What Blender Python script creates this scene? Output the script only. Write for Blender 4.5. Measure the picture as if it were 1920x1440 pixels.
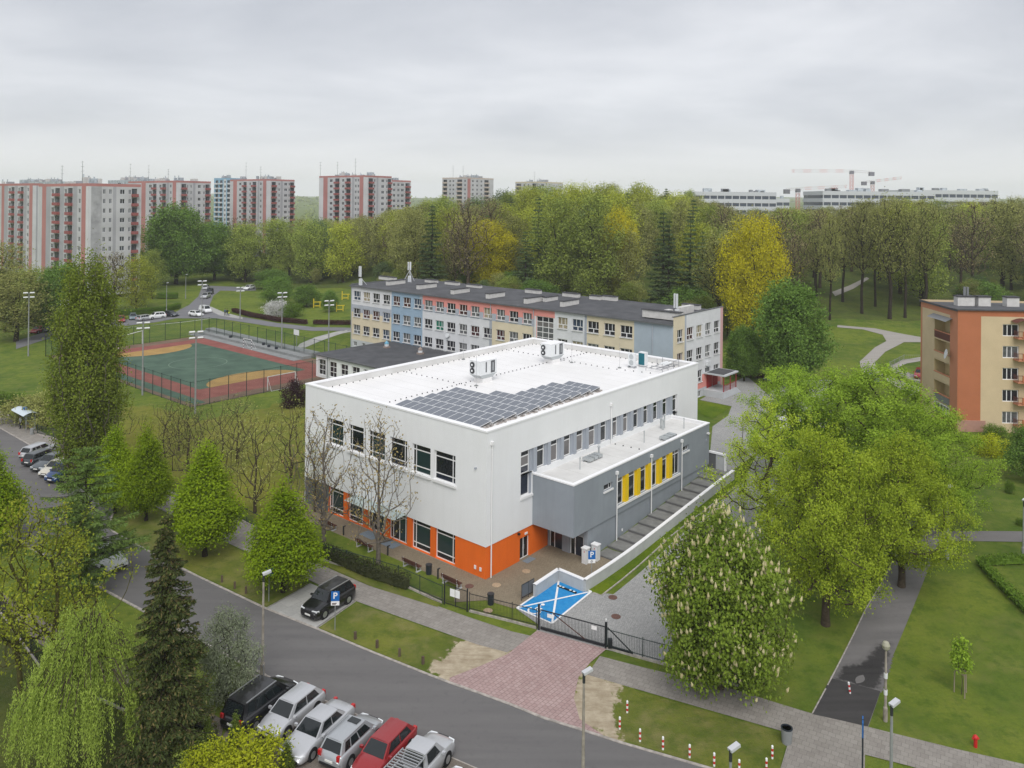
import bpy, bmesh, math, random
import numpy as np
from mathutils import Matrix, Vector, noise
rnd = random.Random(7)
R = math.radians
for o in list(bpy.data.objects): bpy.data.objects.remove(o)
SC = bpy.context.scene; COL = SC.collection

# ------------------------------------------------------------ camera
F = 1468.682; TH = .8695; PIT = -.0033; ROL = -.0102; SY = 372.4827   # focal length, tilt and shift in photo pixels
CAM = np.array([2.2791, -78.7897, 38.1064])*.82
def ray(u, v):
    x = (u-960)/F; z = (SY-v)/F; y = 1.
    c, s = math.cos(-ROL), math.sin(-ROL); x, z = x*c-z*s, x*s+z*c
    c, s = math.cos(PIT), math.sin(PIT)
    return np.array([x, y*c+z*s, -y*s+z*c])
cd = bpy.data.cameras.new('camera'); cam = bpy.data.objects.new('camera', cd); COL.objects.link(cam)
_f = ray(960, SY); _r = (ray(1060, SY)-_f); _r /= np.linalg.norm(_r); _u = np.cross(_r, _f)
cam.matrix_world = Matrix(((_r[0], _u[0], -_f[0], CAM[0]), (_r[1], _u[1], -_f[1], CAM[1]), (_r[2], _u[2], -_f[2], CAM[2]), (0, 0, 0, 1)))
cd.sensor_width = 36; cd.lens = F/1920*36; cd.shift_y = -(720-SY)/1920; cd.clip_end = 30000; cd.clip_start = .5
SC.camera = cam
SC.render.resolution_x = 1024; SC.render.resolution_y = 768

# ------------------------------------------------------------ sky: overcast cloud deck over a Nishita sky
SUN_EL, SUN_AZ = R(50), R(176)      # azimuth clockwise from +Y
W = bpy.data.worlds.new('World'); SC.world = W; W.use_nodes = True
nt = W.node_tree; nt.nodes.clear()
def N(t, typ, **kw):
    n = t.nodes.new(typ)
    for k, v in kw.items(): setattr(n, k, v)
    return n
out = N(nt, 'ShaderNodeOutputWorld'); bg = N(nt, 'ShaderNodeBackground'); bg.inputs['Strength'].default_value = .1
sky = N(nt, 'ShaderNodeTexSky', sky_type='NISHITA', sun_disc=False); sky.sun_elevation = SUN_EL; sky.sun_rotation = SUN_AZ
tc = N(nt, 'ShaderNodeTexCoord'); sp = N(nt, 'ShaderNodeSeparateXYZ'); nt.links.new(tc.outputs['Generated'], sp.inputs[0])
def wm(op, a, b=None, c=None):
    n = N(nt, 'ShaderNodeMath', operation=op)
    for i, x in enumerate((a, b, c)):
        if x is None: continue
        if isinstance(x, (int, float)): n.inputs[i].default_value = x
        else: nt.links.new(x, n.inputs[i])
    return n.outputs[0]
zz = wm('MAXIMUM', sp.outputs['Z'], 0.)
den = wm('ADD', zz, .2)
cx = wm('DIVIDE', sp.outputs['X'], den); cy = wm('DIVIDE', sp.outputs['Y'], den)
cb = N(nt, 'ShaderNodeCombineXYZ'); nt.links.new(cx, cb.inputs[0]); nt.links.new(cy, cb.inputs[1])
n1 = N(nt, 'ShaderNodeTexNoise'); n1.inputs['Scale'].default_value = .95; n1.inputs['Detail'].default_value = 7; n1.inputs['Roughness'].default_value = .55; n1.inputs['Distortion'].default_value = .35
mp = N(nt, 'ShaderNodeMapping'); mp.inputs['Location'].default_value = (3.1, 1.7, 0); mp.inputs['Scale'].default_value = (.85, 1.1, 1)
nt.links.new(cb.outputs[0], mp.inputs[0]); nt.links.new(mp.outputs[0], n1.inputs['Vector'])
rp = N(nt, 'ShaderNodeValToRGB'); cr = rp.color_ramp
cr.elements[0].position = .34; cr.elements[0].color = (.53, .55, .60, 1)
cr.elements[1].position = .68; cr.elements[1].color = (.80, .81, .845, 1)
nt.links.new(n1.outputs['Fac'], rp.inputs[0])
hz = N(nt, 'ShaderNodeMapRange', interpolation_type='SMOOTHSTEP'); hz.inputs['From Min'].default_value = 0.; hz.inputs['From Max'].default_value = .12; hz.inputs['To Min'].default_value = 1; hz.inputs['To Max'].default_value = 0
nt.links.new(zz, hz.inputs['Value'])
mh = N(nt, 'ShaderNodeMix', data_type='RGBA'); nt.links.new(hz.outputs[0], mh.inputs['Factor']); nt.links.new(rp.outputs[0], mh.inputs['A']); mh.inputs['B'].default_value = (.90, .90, .91, 1)
sc = N(nt, 'ShaderNodeVectorMath', operation='SCALE'); nt.links.new(mh.outputs['Result'], sc.inputs[0]); sc.inputs['Scale'].default_value = 6.9
mx = N(nt, 'ShaderNodeMix', data_type='RGBA'); mx.inputs['Factor'].default_value = .94
nt.links.new(sky.outputs[0], mx.inputs['A']); nt.links.new(sc.outputs[0], mx.inputs['B'])
nt.links.new(mx.outputs['Result'], bg.inputs['Color']); nt.links.new(bg.outputs[0], out.inputs[0])

sl = bpy.data.lights.new('sun', 'SUN'); sl.energy = 1.5; sl.angle = R(40); sl.color = (1, .97, .93)
so = bpy.data.objects.new('sun', sl); COL.objects.link(so)
so.rotation_euler = (math.pi/2-SUN_EL, 0, -SUN_AZ+math.pi)
SC.view_settings.view_transform = 'Standard'; SC.view_settings.look = 'None'; SC.view_settings.gamma = 1; SC.view_settings.exposure = .66
SC.view_settings.use_curve_mapping = False
SC.cycles.max_bounces = 5; SC.cycles.diffuse_bounces = 2; SC.cycles.glossy_bounces = 2; SC.cycles.transmission_bounces = 3; SC.cycles.transparent_max_bounces = 6

# ------------------------------------------------------------ terrain
Bd = np.array([math.cos(TH), math.sin(TH)]); Ad = np.array([-math.sin(TH), math.cos(TH)])
def W2(a, b): return a*Ad+b*Bd                       # site coordinates (a along the gym's left face, b along its right face) to world
def AB(x, y): return x*Ad[0]+y*Ad[1], x*Bd[0]+y*Bd[1]
def ss(lo, hi, x): 
    t = min(1, max(0, (x-lo)/(hi-lo))); return t*t*(3-2*t)
def ramp(x, lo, hi, s=4.5):                            # linear ramp with soft ends
    k = 1/(hi-lo); f = lambda y: 0. if y < -s else (y if y > s else (y+s)**2/(4*s))     # softened corner at y = 0
    return k*(f(x-lo)-f(x-hi))
def H(x, y):
    a, b = AB(x, y)
    wl = ss(24, 52, a)
    near = (1-wl)*2.2*ramp(b, 8.5, 31.5)+wl*(.4*ss(-4, 6, b)+1.5*ss(42, 62, b))
    z = near
    d = math.hypot(x, y)
    if d > 60:
        z += ss(-80, 0, x)*12*ss(75, 260, y)
        z -= 7.*ss(330, 900, d)
        if d > 700:
            z += ss(1200, 4200, d)*(48+40*noise.noise((x*.0006, y*.0006, .3)))
    return z
def G(u, v):                                          # ground point seen at a photo pixel
    d = ray(u, v); t0 = 20.; z = lambda t: CAM[2]+d[2]*t-H(CAM[0]+d[0]*t, CAM[1]+d[1]*t)
    t = t0
    while z(t) > 0 and t < 9000: t0 = t; t *= 1.04
    for _ in range(30):
        m = (t0+t)/2
        if z(m) > 0: t0 = m
        else: t = m
    p = CAM+d*t
    return Vector((p[0], p[1], H(p[0], p[1])))
def UZ(u, v, z):
    d = ray(u, v); p = CAM+d*((z-CAM[2])/d[2]); return Vector(p)
def UY(u, v, Y):
    d = ray(u, v); p = CAM+d*((Y-CAM[1])/d[1]); return Vector(p)

# ------------------------------------------------------------ materials
MATS = {}
def mat(name, col, rough=.7, spec=.3, var=0., vscale=2., col2=None, bump=0., bscale=40., metal=0., rnd_obj=0., coat=0.):
    if name in MATS: return MATS[name]
    m = bpy.data.materials.new(name); m.use_nodes = True; MATS[name] = m
    t = m.node_tree; p = t.nodes['Principled BSDF']
    p.inputs['Roughness'].default_value = rough; p.inputs['Specular IOR Level'].default_value = spec; p.inputs['Metallic'].default_value = metal
    if coat: p.inputs['Coat Weight'].default_value = coat; p.inputs['Coat Roughness'].default_value = .05
    c4 = tuple(col)+(1,)
    p.inputs['Base Color'].default_value = c4
    src = None
    if var or col2:
        g = N(t, 'ShaderNodeNewGeometry'); nz = N(t, 'ShaderNodeTexNoise'); nz.inputs['Scale'].default_value = vscale; nz.inputs['Detail'].default_value = 6; nz.inputs['Roughness'].default_value = .6
        t.links.new(g.outputs['Position'], nz.inputs['Vector'])
        r = N(t, 'ShaderNodeValToRGB'); r.color_ramp.elements[0].position = .36; r.color_ramp.elements[1].position = .64
        if col2: r.color_ramp.elements[0].color = c4; r.color_ramp.elements[1].color = tuple(col2)+(1,)
        else:
            r.color_ramp.elements[0].color = tuple(max(0, x*(1-var)) for x in col)+(1,); r.color_ramp.elements[1].color = tuple(min(1, x*(1+var)) for x in col)+(1,)
        t.links.new(nz.outputs['Fac'], r.inputs[0]); src = r.outputs[0]
    if rnd_obj:
        oi = N(t, 'ShaderNodeObjectInfo'); hs = N(t, 'ShaderNodeHueSaturation')
        mr = N(t, 'ShaderNodeMapRange'); mr.inputs['To Min'].default_value = 1-rnd_obj; mr.inputs['To Max'].default_value = 1+rnd_obj
        t.links.new(oi.outputs['Random'], mr.inputs['Value']); t.links.new(mr.outputs[0], hs.inputs['Value'])
        if src: t.links.new(src, hs.inputs['Color'])
        else: hs.inputs['Color'].default_value = c4
        src = hs.outputs[0]
    if src: t.links.new(src, p.inputs['Base Color'])
    if bump:
        g = N(t, 'ShaderNodeNewGeometry'); nz = N(t, 'ShaderNodeTexNoise'); nz.inputs['Scale'].default_value = bscale; nz.inputs['Detail'].default_value = 4
        t.links.new(g.outputs['Position'], nz.inputs['Vector']); b = N(t, 'ShaderNodeBump'); b.inputs['Strength'].default_value = bump; b.inputs['Distance'].default_value = .05
        t.links.new(nz.outputs['Fac'], b.inputs['Height']); t.links.new(b.outputs[0], p.inputs['Normal'])
    return m
def nodemix(t, fac, a, b, blend='MIX'):
    n = N(t, 'ShaderNodeMix', data_type='RGBA', blend_type=blend)
    for k, x in (('Factor', fac), ('A', a), ('B', b)):
        if isinstance(x, (int, float)): n.inputs[k].default_value = x
        elif isinstance(x, tuple): n.inputs[k].default_value = x if len(x) == 4 else x+(1,)
        else: t.links.new(x, n.inputs[k])
    return n.outputs['Result']
def tnoise(t, vec, scale, detail=5, rough=.6, lo=.35, hi=.65):
    nz = N(t, 'ShaderNodeTexNoise'); nz.inputs['Scale'].default_value = scale; nz.inputs['Detail'].default_value = detail; nz.inputs['Roughness'].default_value = rough
    t.links.new(vec, nz.inputs['Vector'])
    m = N(t, 'ShaderNodeMapRange'); m.inputs['From Min'].default_value = lo; m.inputs['From Max'].default_value = hi
    t.links.new(nz.outputs['Fac'], m.inputs['Value']); return m.outputs[0]
GRASS = {}
def grass_col(t, g, dark, light, dry, dryamt, fine):
    c = nodemix(t, tnoise(t, g, .16, 6), dark, light)
    f = N(t, 'ShaderNodeMath', operation='MULTIPLY'); t.links.new(tnoise(t, g, .45, 8, .7, .46, .70), f.inputs[0]); f.inputs[1].default_value = dryamt
    c = nodemix(t, f.outputs[0], c, dry)
    f = N(t, 'ShaderNodeMath', operation='MULTIPLY'); t.links.new(tnoise(t, g, .09, 5, .65, .44, .60), f.inputs[0]); f.inputs[1].default_value = .7
    c = nodemix(t, f.outputs[0], c, tuple(min(1, x*k) for x, k in zip(light, (1.35, 1.22, 1.1))))
    f = N(t, 'ShaderNodeMath', operation='MULTIPLY'); t.links.new(tnoise(t, g, .8, 6, .75, .48, .66), f.inputs[0]); f.inputs[1].default_value = .65
    c = nodemix(t, f.outputs[0], c, tuple(x*k for x, k in zip(dark, (.7, .85, .7))))
    f2 = N(t, 'ShaderNodeMath', operation='MULTIPLY'); t.links.new(tnoise(t, g, 3.6, 6, .75, .3, .7), f2.inputs[0]); f2.inputs[1].default_value = fine
    return nodemix(t, f2.outputs[0], c, tuple(x*.45 for x in dark))
def grass_bump(t, g, p):
    nz = N(t, 'ShaderNodeTexNoise'); nz.inputs['Scale'].default_value = 7; nz.inputs['Detail'].default_value = 6; nz.inputs['Roughness'].default_value = .75; t.links.new(g, nz.inputs['Vector'])
    b = N(t, 'ShaderNodeBump'); b.inputs['Strength'].default_value = .7; b.inputs['Distance'].default_value = .12; t.links.new(nz.outputs['Fac'], b.inputs['Height']); t.links.new(b.outputs[0], p.inputs['Normal'])
def grass_mat(name, dark, light, dry, dryamt=.5, fine=.35):
    GRASS[name] = (dark, light, dry, dryamt, fine)
    m = bpy.data.materials.new(name); m.use_nodes = True; MATS[name] = m
    t = m.node_tree; p = t.nodes['Principled BSDF']; p.inputs['Roughness'].default_value = .9; p.inputs['Specular IOR Level'].default_value = .12
    g = N(t, 'ShaderNodeNewGeometry').outputs['Position']
    t.links.new(grass_col(t, g, *GRASS[name]), p.inputs['Base Color']); grass_bump(t, g, p)
    return m
ASPH = {}
def sand_col(t, g):
    c = nodemix(t, tnoise(t, g, 1.1, 6, .65), (.34, .28, .195), (.50, .43, .32)); 
    mpn = N(t, 'ShaderNodeMapping'); mpn.inputs['Rotation'].default_value = (0, 0, .5); mpn.inputs['Scale'].default_value = (.6, 3.5, 1); t.links.new(g, mpn.inputs[0])
    f = N(t, 'ShaderNodeMath', operation='MULTIPLY'); t.links.new(tnoise(t, mpn.outputs[0], .8, 4, .6, .5, .62), f.inputs[0]); f.inputs[1].default_value = .5
    return nodemix(t, f.outputs[0], c, (.27, .21, .14))
def colour_of(t, g, kind):
    if kind in GRASS: return grass_col(t, g, *GRASS[kind])
    if kind in ASPH: return asphalt_col(t, g, *ASPH[kind])
    return sand_col(t, g)
def blend_mat(name, under, over, nscale=.9, spread=.9):
    """two ground covers meeting along a ragged border; the sheet carries its distance to the border as attribute m"""
    m = bpy.data.materials.new(name); m.use_nodes = True; MATS[name] = m
    t = m.node_tree; p = t.nodes['Principled BSDF']; p.inputs['Roughness'].default_value = .9; p.inputs['Specular IOR Level'].default_value = .12
    g = N(t, 'ShaderNodeNewGeometry').outputs['Position']; at = N(t, 'ShaderNodeAttribute', attribute_name='m')
    n1_ = tnoise(t, g, nscale, 7, .7, .25, .75); ad = N(t, 'ShaderNodeMath', operation='MULTIPLY_ADD'); t.links.new(n1_, ad.inputs[0]); ad.inputs[1].default_value = spread*2; 
    ad2 = N(t, 'ShaderNodeMath', operation='SUBTRACT'); t.links.new(at.outputs['Fac'], ad2.inputs[0]); ad2.inputs[1].default_value = spread; t.links.new(ad2.outputs[0], ad.inputs[2])
    mr = N(t, 'ShaderNodeMapRange', interpolation_type='SMOOTHSTEP'); mr.inputs['From Min'].default_value = -.18; mr.inputs['From Max'].default_value = .18; t.links.new(ad.outputs[0], mr.inputs['Value'])
    t.links.new(nodemix(t, mr.outputs[0], colour_of(t, g, under), colour_of(t, g, over)), p.inputs['Base Color']); grass_bump(t, g, p)
    return m
def paver_mat(name, col, col2, bw, bh, joint=.55, ang=None, stain=.25, mortar=.012):
    m = bpy.data.materials.new(name); m.use_nodes = True; MATS[name] = m
    t = m.node_tree; p = t.nodes['Principled BSDF']; p.inputs['Roughness'].default_value = .85; p.inputs['Specular IOR Level'].default_value = .2
    g = N(t, 'ShaderNodeNewGeometry').outputs['Position']
    mpn = N(t, 'ShaderNodeMapping'); mpn.inputs['Rotation'].default_value = (0, 0, -(TH if ang is None else ang)); t.links.new(g, mpn.inputs[0])
    br = N(t, 'ShaderNodeTexBrick'); t.links.new(mpn.outputs[0], br.inputs['Vector']); br.inputs['Scale'].default_value = 1
    br.inputs['Brick Width'].default_value = bw; br.inputs['Row Height'].default_value = bh; br.inputs['Mortar Size'].default_value = mortar; br.inputs['Mortar Smooth'].default_value = .3
    br.inputs['Color1'].default_value = tuple(col)+(1,); br.inputs['Color2'].default_value = tuple(col2)+(1,); br.inputs['Mortar'].default_value = tuple(x*joint for x in col)+(1,)
    f = N(t, 'ShaderNodeMath', operation='MULTIPLY'); t.links.new(tnoise(t, g, .5, 7, .65, .4, .7), f.inputs[0]); f.inputs[1].default_value = stain
    c = nodemix(t, f.outputs[0], br.outputs['Color'], tuple(x*.55 for x in col))
    f = N(t, 'ShaderNodeMath', operation='MULTIPLY'); t.links.new(tnoise(t, g, 5., 4, .7, .35, .7), f.inputs[0]); f.inputs[1].default_value = .22
    c = nodemix(t, f.outputs[0], c, tuple(min(1, x*1.35) for x in col2))
    t.links.new(c, p.inputs['Base Color'])
    return m
def asphalt_col(t, g, c1, c2, ang, fine):
    mpn = N(t, 'ShaderNodeMapping'); mpn.inputs['Rotation'].default_value = (0, 0, -ang); mpn.inputs['Scale'].default_value = (.05, .9, 1); t.links.new(g, mpn.inputs[0])
    c = nodemix(t, tnoise(t, mpn.outputs[0], 1.1, 5, .55, .38, .62), c1, c2)
    c = nodemix(t, tnoise(t, g, .35, 7, .6, .35, .7), c, tuple((x+y)/2 for x, y in zip(c1, c2)))
    f = N(t, 'ShaderNodeMath', operation='MULTIPLY'); t.links.new(tnoise(t, g, 1.7, 6, .7, .55, .72), f.inputs[0]); f.inputs[1].default_value = .35
    c = nodemix(t, f.outputs[0], c, tuple(x*.6 for x in c1))
    f = N(t, 'ShaderNodeMath', operation='MULTIPLY'); t.links.new(tnoise(t, g, 22, 3, .8, .3, .7), f.inputs[0]); f.inputs[1].default_value = fine
    return nodemix(t, f.outputs[0], c, tuple(x*1.7 for x in c2))
def asphalt_mat(name, c1, c2, streak=.3, ang=0., fine=.25):
    ASPH[name] = (c1, c2, ang, fine)
    m = bpy.data.materials.new(name); m.use_nodes = True; MATS[name] = m
    t = m.node_tree; p = t.nodes['Principled BSDF']; p.inputs['Roughness'].default_value = .8; p.inputs['Specular IOR Level'].default_value = .25
    g = N(t, 'ShaderNodeNewGeometry').outputs['Position']; t.links.new(asphalt_col(t, g, c1, c2, ang, fine), p.inputs['Base Color'])
    return m
# road runs at about 10 degrees to the gym's left face
RA = math.atan2(*(reversed([float(x) for x in (W2(19.17, -18.57)-W2(-28.05, -10.11))])))
grass_mat('grass', (.075, .128, .018), (.14, .19, .028), (.27, .25, .08), .5)
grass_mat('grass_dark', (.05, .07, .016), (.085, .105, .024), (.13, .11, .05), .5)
grass_mat('grass_fresh', (.075, .135, .008), (.13, .19, .012), (.17, .17, .03), .3)
grass_mat('grass_dry', (.10, .135, .022), (.165, .19, .036), (.30, .25, .115), .8)
grass_mat('meadow_dry', (.125, .15, .02), (.19, .20, .034), (.24, .20, .065), .7)
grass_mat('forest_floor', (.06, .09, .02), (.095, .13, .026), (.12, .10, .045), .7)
asphalt_mat('asphalt', (.112, .108, .108), (.145, .14, .138), ang=RA, fine=.2)
asphalt_mat('asphalt_old', (.11, .105, .105), (.17, .162, .16), ang=R(60))
asphalt_mat('asphalt_far', (.12, .12, .13), (.18, .18, .19), ang=R(30))
asphalt_mat('asphalt_new', (.03, .029, .03), (.058, .055, .055), ang=R(60))
paver_mat('paver_walk', (.235, .215, .195), (.29, .27, .245), .4, .4, .6, RA)
paver_mat('paver_brown', (.215, .178, .125), (.265, .222, .16), .2, .1, .7)
paver_mat('paver_grey', (.29, .29, .285), (.40, .395, .385), .2, .1, .62, stain=.3)
paver_mat('paver_red', (.335, .23, .22), (.41, .305, .29), .3, .3, .6, stain=.3, mortar=.02)
paver_mat('paver_dark', (.165, .142, .12), (.205, .18, .155), .2, .1, .7, RA, stain=.4)
paver_mat('concrete_slab', (.33, .33, .315), (.39, .385, .37), 1.2, 1.2, .7, stain=.35)
asphalt_mat('path_light', (.26, .24, .22), (.33, .31, .285), ang=R(60))
mat('sand', (.42, .34, .23), .95, .1, col2=(.58, .49, .36), vscale=1.6, bump=.8, bscale=3)
mat('soil', (.12, .09, .06), .95, .1, col2=(.2, .16, .1), vscale=2)
mat('kerb', (.36, .33, .30), .85, .2, var=.25, vscale=3)
mat('kerb_light', (.62, .62, .60), .85, .2, var=.1, vscale=3)

# ------------------------------------------------------------ mesh helpers
class MB:
    def __init__(s): s.v = []; s.f = []; s.m = []
    def q(s, *p, m=0):
        i = len(s.v); s.v += [tuple(x) for x in p]; s.f.append(tuple(range(i, i+len(p)))); s.m.append(m); return s
    def box(s, x0, x1, y0, y1, z0, z1, m=0):
        i = len(s.v); s.v += [(x, y, z) for z in (z0, z1) for y in (y0, y1) for x in (x0, x1)]
        for f in ((0, 2, 3, 1), (4, 5, 7, 6), (0, 1, 5, 4), (2, 6, 7, 3), (0, 4, 6, 2), (1, 3, 7, 5)): s.f.append(tuple(i+k for k in f)); s.m.append(m)
        return s
    def obox(s, c, size, rz=0, m=0, rx=0, ry=0):
        i = len(s.v); M = Matrix.Translation(c) @ Matrix.Rotation(rz, 4, 'Z') @ Matrix.Rotation(ry, 4, 'Y') @ Matrix.Rotation(rx, 4, 'X')
        hx, hy, hz_ = (k/2 for k in size)
        s.v += [tuple(M @ Vector((x, y, z))) for z in (-hz_, hz_) for y in (-hy, hy) for x in (-hx, hx)]
        for f in ((0, 2, 3, 1), (4, 5, 7, 6), (0, 1, 5, 4), (2, 6, 7, 3), (0, 4, 6, 2), (1, 3, 7, 5)): s.f.append(tuple(i+k for k in f)); s.m.append(m)
        return s
    def bar(s, p0, p1, w, h=None, m=0):
        p0, p1 = Vector(p0), Vector(p1); h = h or w; d = (p1-p0); L = d.length
        if L < 1e-6: return s
        d /= L; up = Vector((0, 0, 1)) if abs(d.z) < .95 else Vector((0, 1, 0)); x = d.cross(up).normalized(); y = x.cross(d)
        i = len(s.v)
        for p in (p0, p1):
            for a, b in ((-1, -1), (1, -1), (1, 1), (-1, 1)): s.v.append(tuple(p+x*a*w/2+y*b*h/2))
        for f in ((0, 3, 2, 1), (4, 5, 6, 7), (0, 1, 5, 4), (1, 2, 6, 5), (2, 3, 7, 6), (3, 0, 4, 7)): s.f.append(tuple(i+k for k in f)); s.m.append(m)
        return s
    def tube(s, pts, rs, n=8, m=0, caps=True):
        pts = [Vector(p) for p in pts]
        if isinstance(rs, (int, float)): rs = [rs]*len(pts)
        base = len(s.v); prev = None
        for k, p in enumerate(pts):
            d = (pts[min(k+1, len(pts)-1)]-pts[max(k-1, 0)])
            d = d.normalized() if d.length > 1e-9 else Vector((0, 0, 1))
            if prev is None: x = d.cross(Vector((0, 0, 1)) if abs(d.z) < .9 else Vector((1, 0, 0))).normalized()
            else:
                x = prev-d*prev.dot(d); x = x.normalized() if x.length > 1e-6 else d.orthogonal().normalized()
            prev = x; y = d.cross(x)
            for j in range(n):
                a = 2*math.pi*j/n; s.v.append(tuple(p+(x*math.cos(a)+y*math.sin(a))*rs[k]))
        for k in range(len(pts)-1):
            for j in range(n):
                a = base+k*n+j; b = base+k*n+(j+1) % n; s.f.append((a, b, b+n, a+n)); s.m.append(m)
        if caps:
            s.f.append(tuple(base+j for j in range(n))[::-1]); s.m.append(m)
            e = base+(len(pts)-1)*n; s.f.append(tuple(e+j for j in range(n))); s.m.append(m)
        return s
    def lathe(s, prof, c=(0, 0, 0), n=12, m=0):
        base = len(s.v)
        for r, z in prof:
            for j in range(n):
                a = 2*math.pi*j/n; s.v.append((c[0]+r*math.cos(a), c[1]+r*math.sin(a), c[2]+z))
        for k in range(len(prof)-1):
            for j in range(n):
                a = base+k*n+j; b = base+k*n+(j+1) % n; s.f.append((a, b, b+n, a+n)); s.m.append(m)
        s.f.append(tuple(base+j for j in range(n))[::-1]); s.m.append(m)
        e = base+(len(prof)-1)*n; s.f.append(tuple(e+j for j in range(n))); s.m.append(m)
        return s
    def prism(s, poly, z0, z1, m=0):
        n = len(poly); i = len(s.v); s.v += [(p[0], p[1], z0) for p in poly]+[(p[0], p[1], z1) for p in poly]
        s.f.append(tuple(i+k for k in range(n))[::-1]); s.f.append(tuple(i+n+k for k in range(n))); s.m += [m, m]
        for k in range(n): s.f.append((i+k, i+(k+1) % n, i+n+(k+1) % n, i+n+k)); s.m.append(m)
        return s
    def mesh(s, name, mats, smooth=False):
        me = bpy.data.meshes.new(name); me.from_pydata(s.v, [], s.f)
        for x in (mats if isinstance(mats, (list, tuple)) else [mats]): me.materials.append(MATS[x] if isinstance(x, str) else x)
        if any(s.m): me.polygons.foreach_set('material_index', s.m)
        if smooth: me.polygons.foreach_set('use_smooth', [True]*len(s.f))
        me.update(); return me
    def build(s, name, mats, parent=None, smooth=False, loc=None, rz=None):
        return obj(name, s.mesh(name, mats, smooth), parent, loc, rz)
def obj(name, me, parent=None, loc=None, rz=None):
    o = bpy.data.objects.new(name, me); COL.objects.link(o)
    if parent: o.parent = parent
    if loc is not None: o.location = loc
    if rz is not None: o.rotation_euler = (0, 0, rz)
    return o
def tag(o, label=None, cat=None, group=None, kind=None):
    if label: o['label'] = label
    if cat: o['category'] = cat
    if group: o['group'] = group
    if kind: o['kind'] = kind
    return o
def thing(name, label, cat, loc=(0, 0, 0), rz=0, group=None):
    o = bpy.data.objects.new(name, None); COL.objects.link(o); o.location = loc; o.rotation_euler = (0, 0, rz); o.empty_display_size = .2
    return tag(o, label, cat, group)
def copy_tree(o, parent=None, loc=None, rz=None, label=None, scale=None):
    c = o.copy(); COL.objects.link(c)
    if parent: c.parent = parent
    if loc is not None: c.location = loc
    if rz is not None: c.rotation_euler = (0, 0, rz)
    if label: c['label'] = label
    if scale is not None: c.scale = scale if isinstance(scale, (tuple, list)) else (scale,)*3
    for ch in o.children: copy_tree(ch, c)
    return c

# ------------------------------------------------------------ ground sheet
def axis(lo, hi, step, far):
    xs = list(np.arange(lo, hi+.01, step)); s = step; x = xs[-1]
    while x < far: s *= 1.22; x += s; xs.append(x)
    s = step; x = xs[0]; pre = []
    while x > -far: s *= 1.22; x -= s; pre.append(x)
    return pre[::-1]+xs
GX = axis(-130, 110, 2., 5200); GY = [y for y in axis(-62, 150, 2., 5200) if y > -500]
mb = MB(); nx = len(GX)
mb.v = [(x, y, H(x, y)) for y in GY for x in GX]
mb.f = [(j*nx+i, j*nx+i+1, (j+1)*nx+i+1, (j+1)*nx+i) for j in range(len(GY)-1) for i in range(nx-1)]; mb.m = [0]*len(mb.f)
ground = tag(mb.build('ground', 'grass', smooth=True), 'grassy ground of the whole district, sloping gently up behind the school', kind='structure')

def patch(name, pts, material, off, px=True, rough_edge=0., label=None, kind='structure', world=False, parent=None):
    """flat sheet lying on the terrain, given by photo pixels (or site/world coordinates)"""
    if world: P = [Vector((p[0], p[1], 0)) for p in pts]
    elif px: P = [G(*p) for p in pts]
    else: P = [Vector((*W2(*p), 0)) for p in pts]
    if rough_edge:
        Q = []
        for k, p in enumerate(P):
            q = P[(k+1) % len(P)]; n = max(1, int((q-p).length/.22))
            for i in range(n):
                w = p.lerp(q, i/n); nv = noise.noise_vector((w.x*.9, w.y*.9, 3.)); n2 = noise.noise_vector((w.x*4, w.y*4, 9.)); Q.append(w+Vector((nv.x*1.6+n2.x*.7, nv.y*1.6+n2.y*.7, 0))*rough_edge)
        P = Q
    bm = bmesh.new(); f = bm.faces.new([bm.verts.new((p.x, p.y, 0)) for p in P])
    bmesh.ops.triangulate(bm, faces=[f])
    x0 = min(p.x for p in P); x1 = max(p.x for p in P); y0 = min(p.y for p in P); y1 = max(p.y for p in P)
    for L, lo, hi, nrm in ((GX, x0, x1, (1, 0, 0)), (GY, y0, y1, (0, 1, 0))):
        for c in L:
            if lo < c < hi:
                bmesh.ops.bisect_plane(bm, geom=bm.verts[:]+bm.edges[:]+bm.faces[:], plane_co=(c, c, 0), plane_no=nrm, dist=1e-5)
    for v in bm.verts: v.co.z = H(v.co.x, v.co.y)+off
    bmesh.ops.recalc_face_normals(bm, faces=bm.faces[:])
    for fc in bm.faces:
        if fc.normal.z < 0: fc.normal_flip()
    me = bpy.data.meshes.new(name); bm.to_mesh(me); bm.free(); me.materials.append(MATS[material])
    o = obj(name, me, parent)
    if not parent: tag(o, label, kind=kind)
    return o
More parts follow.
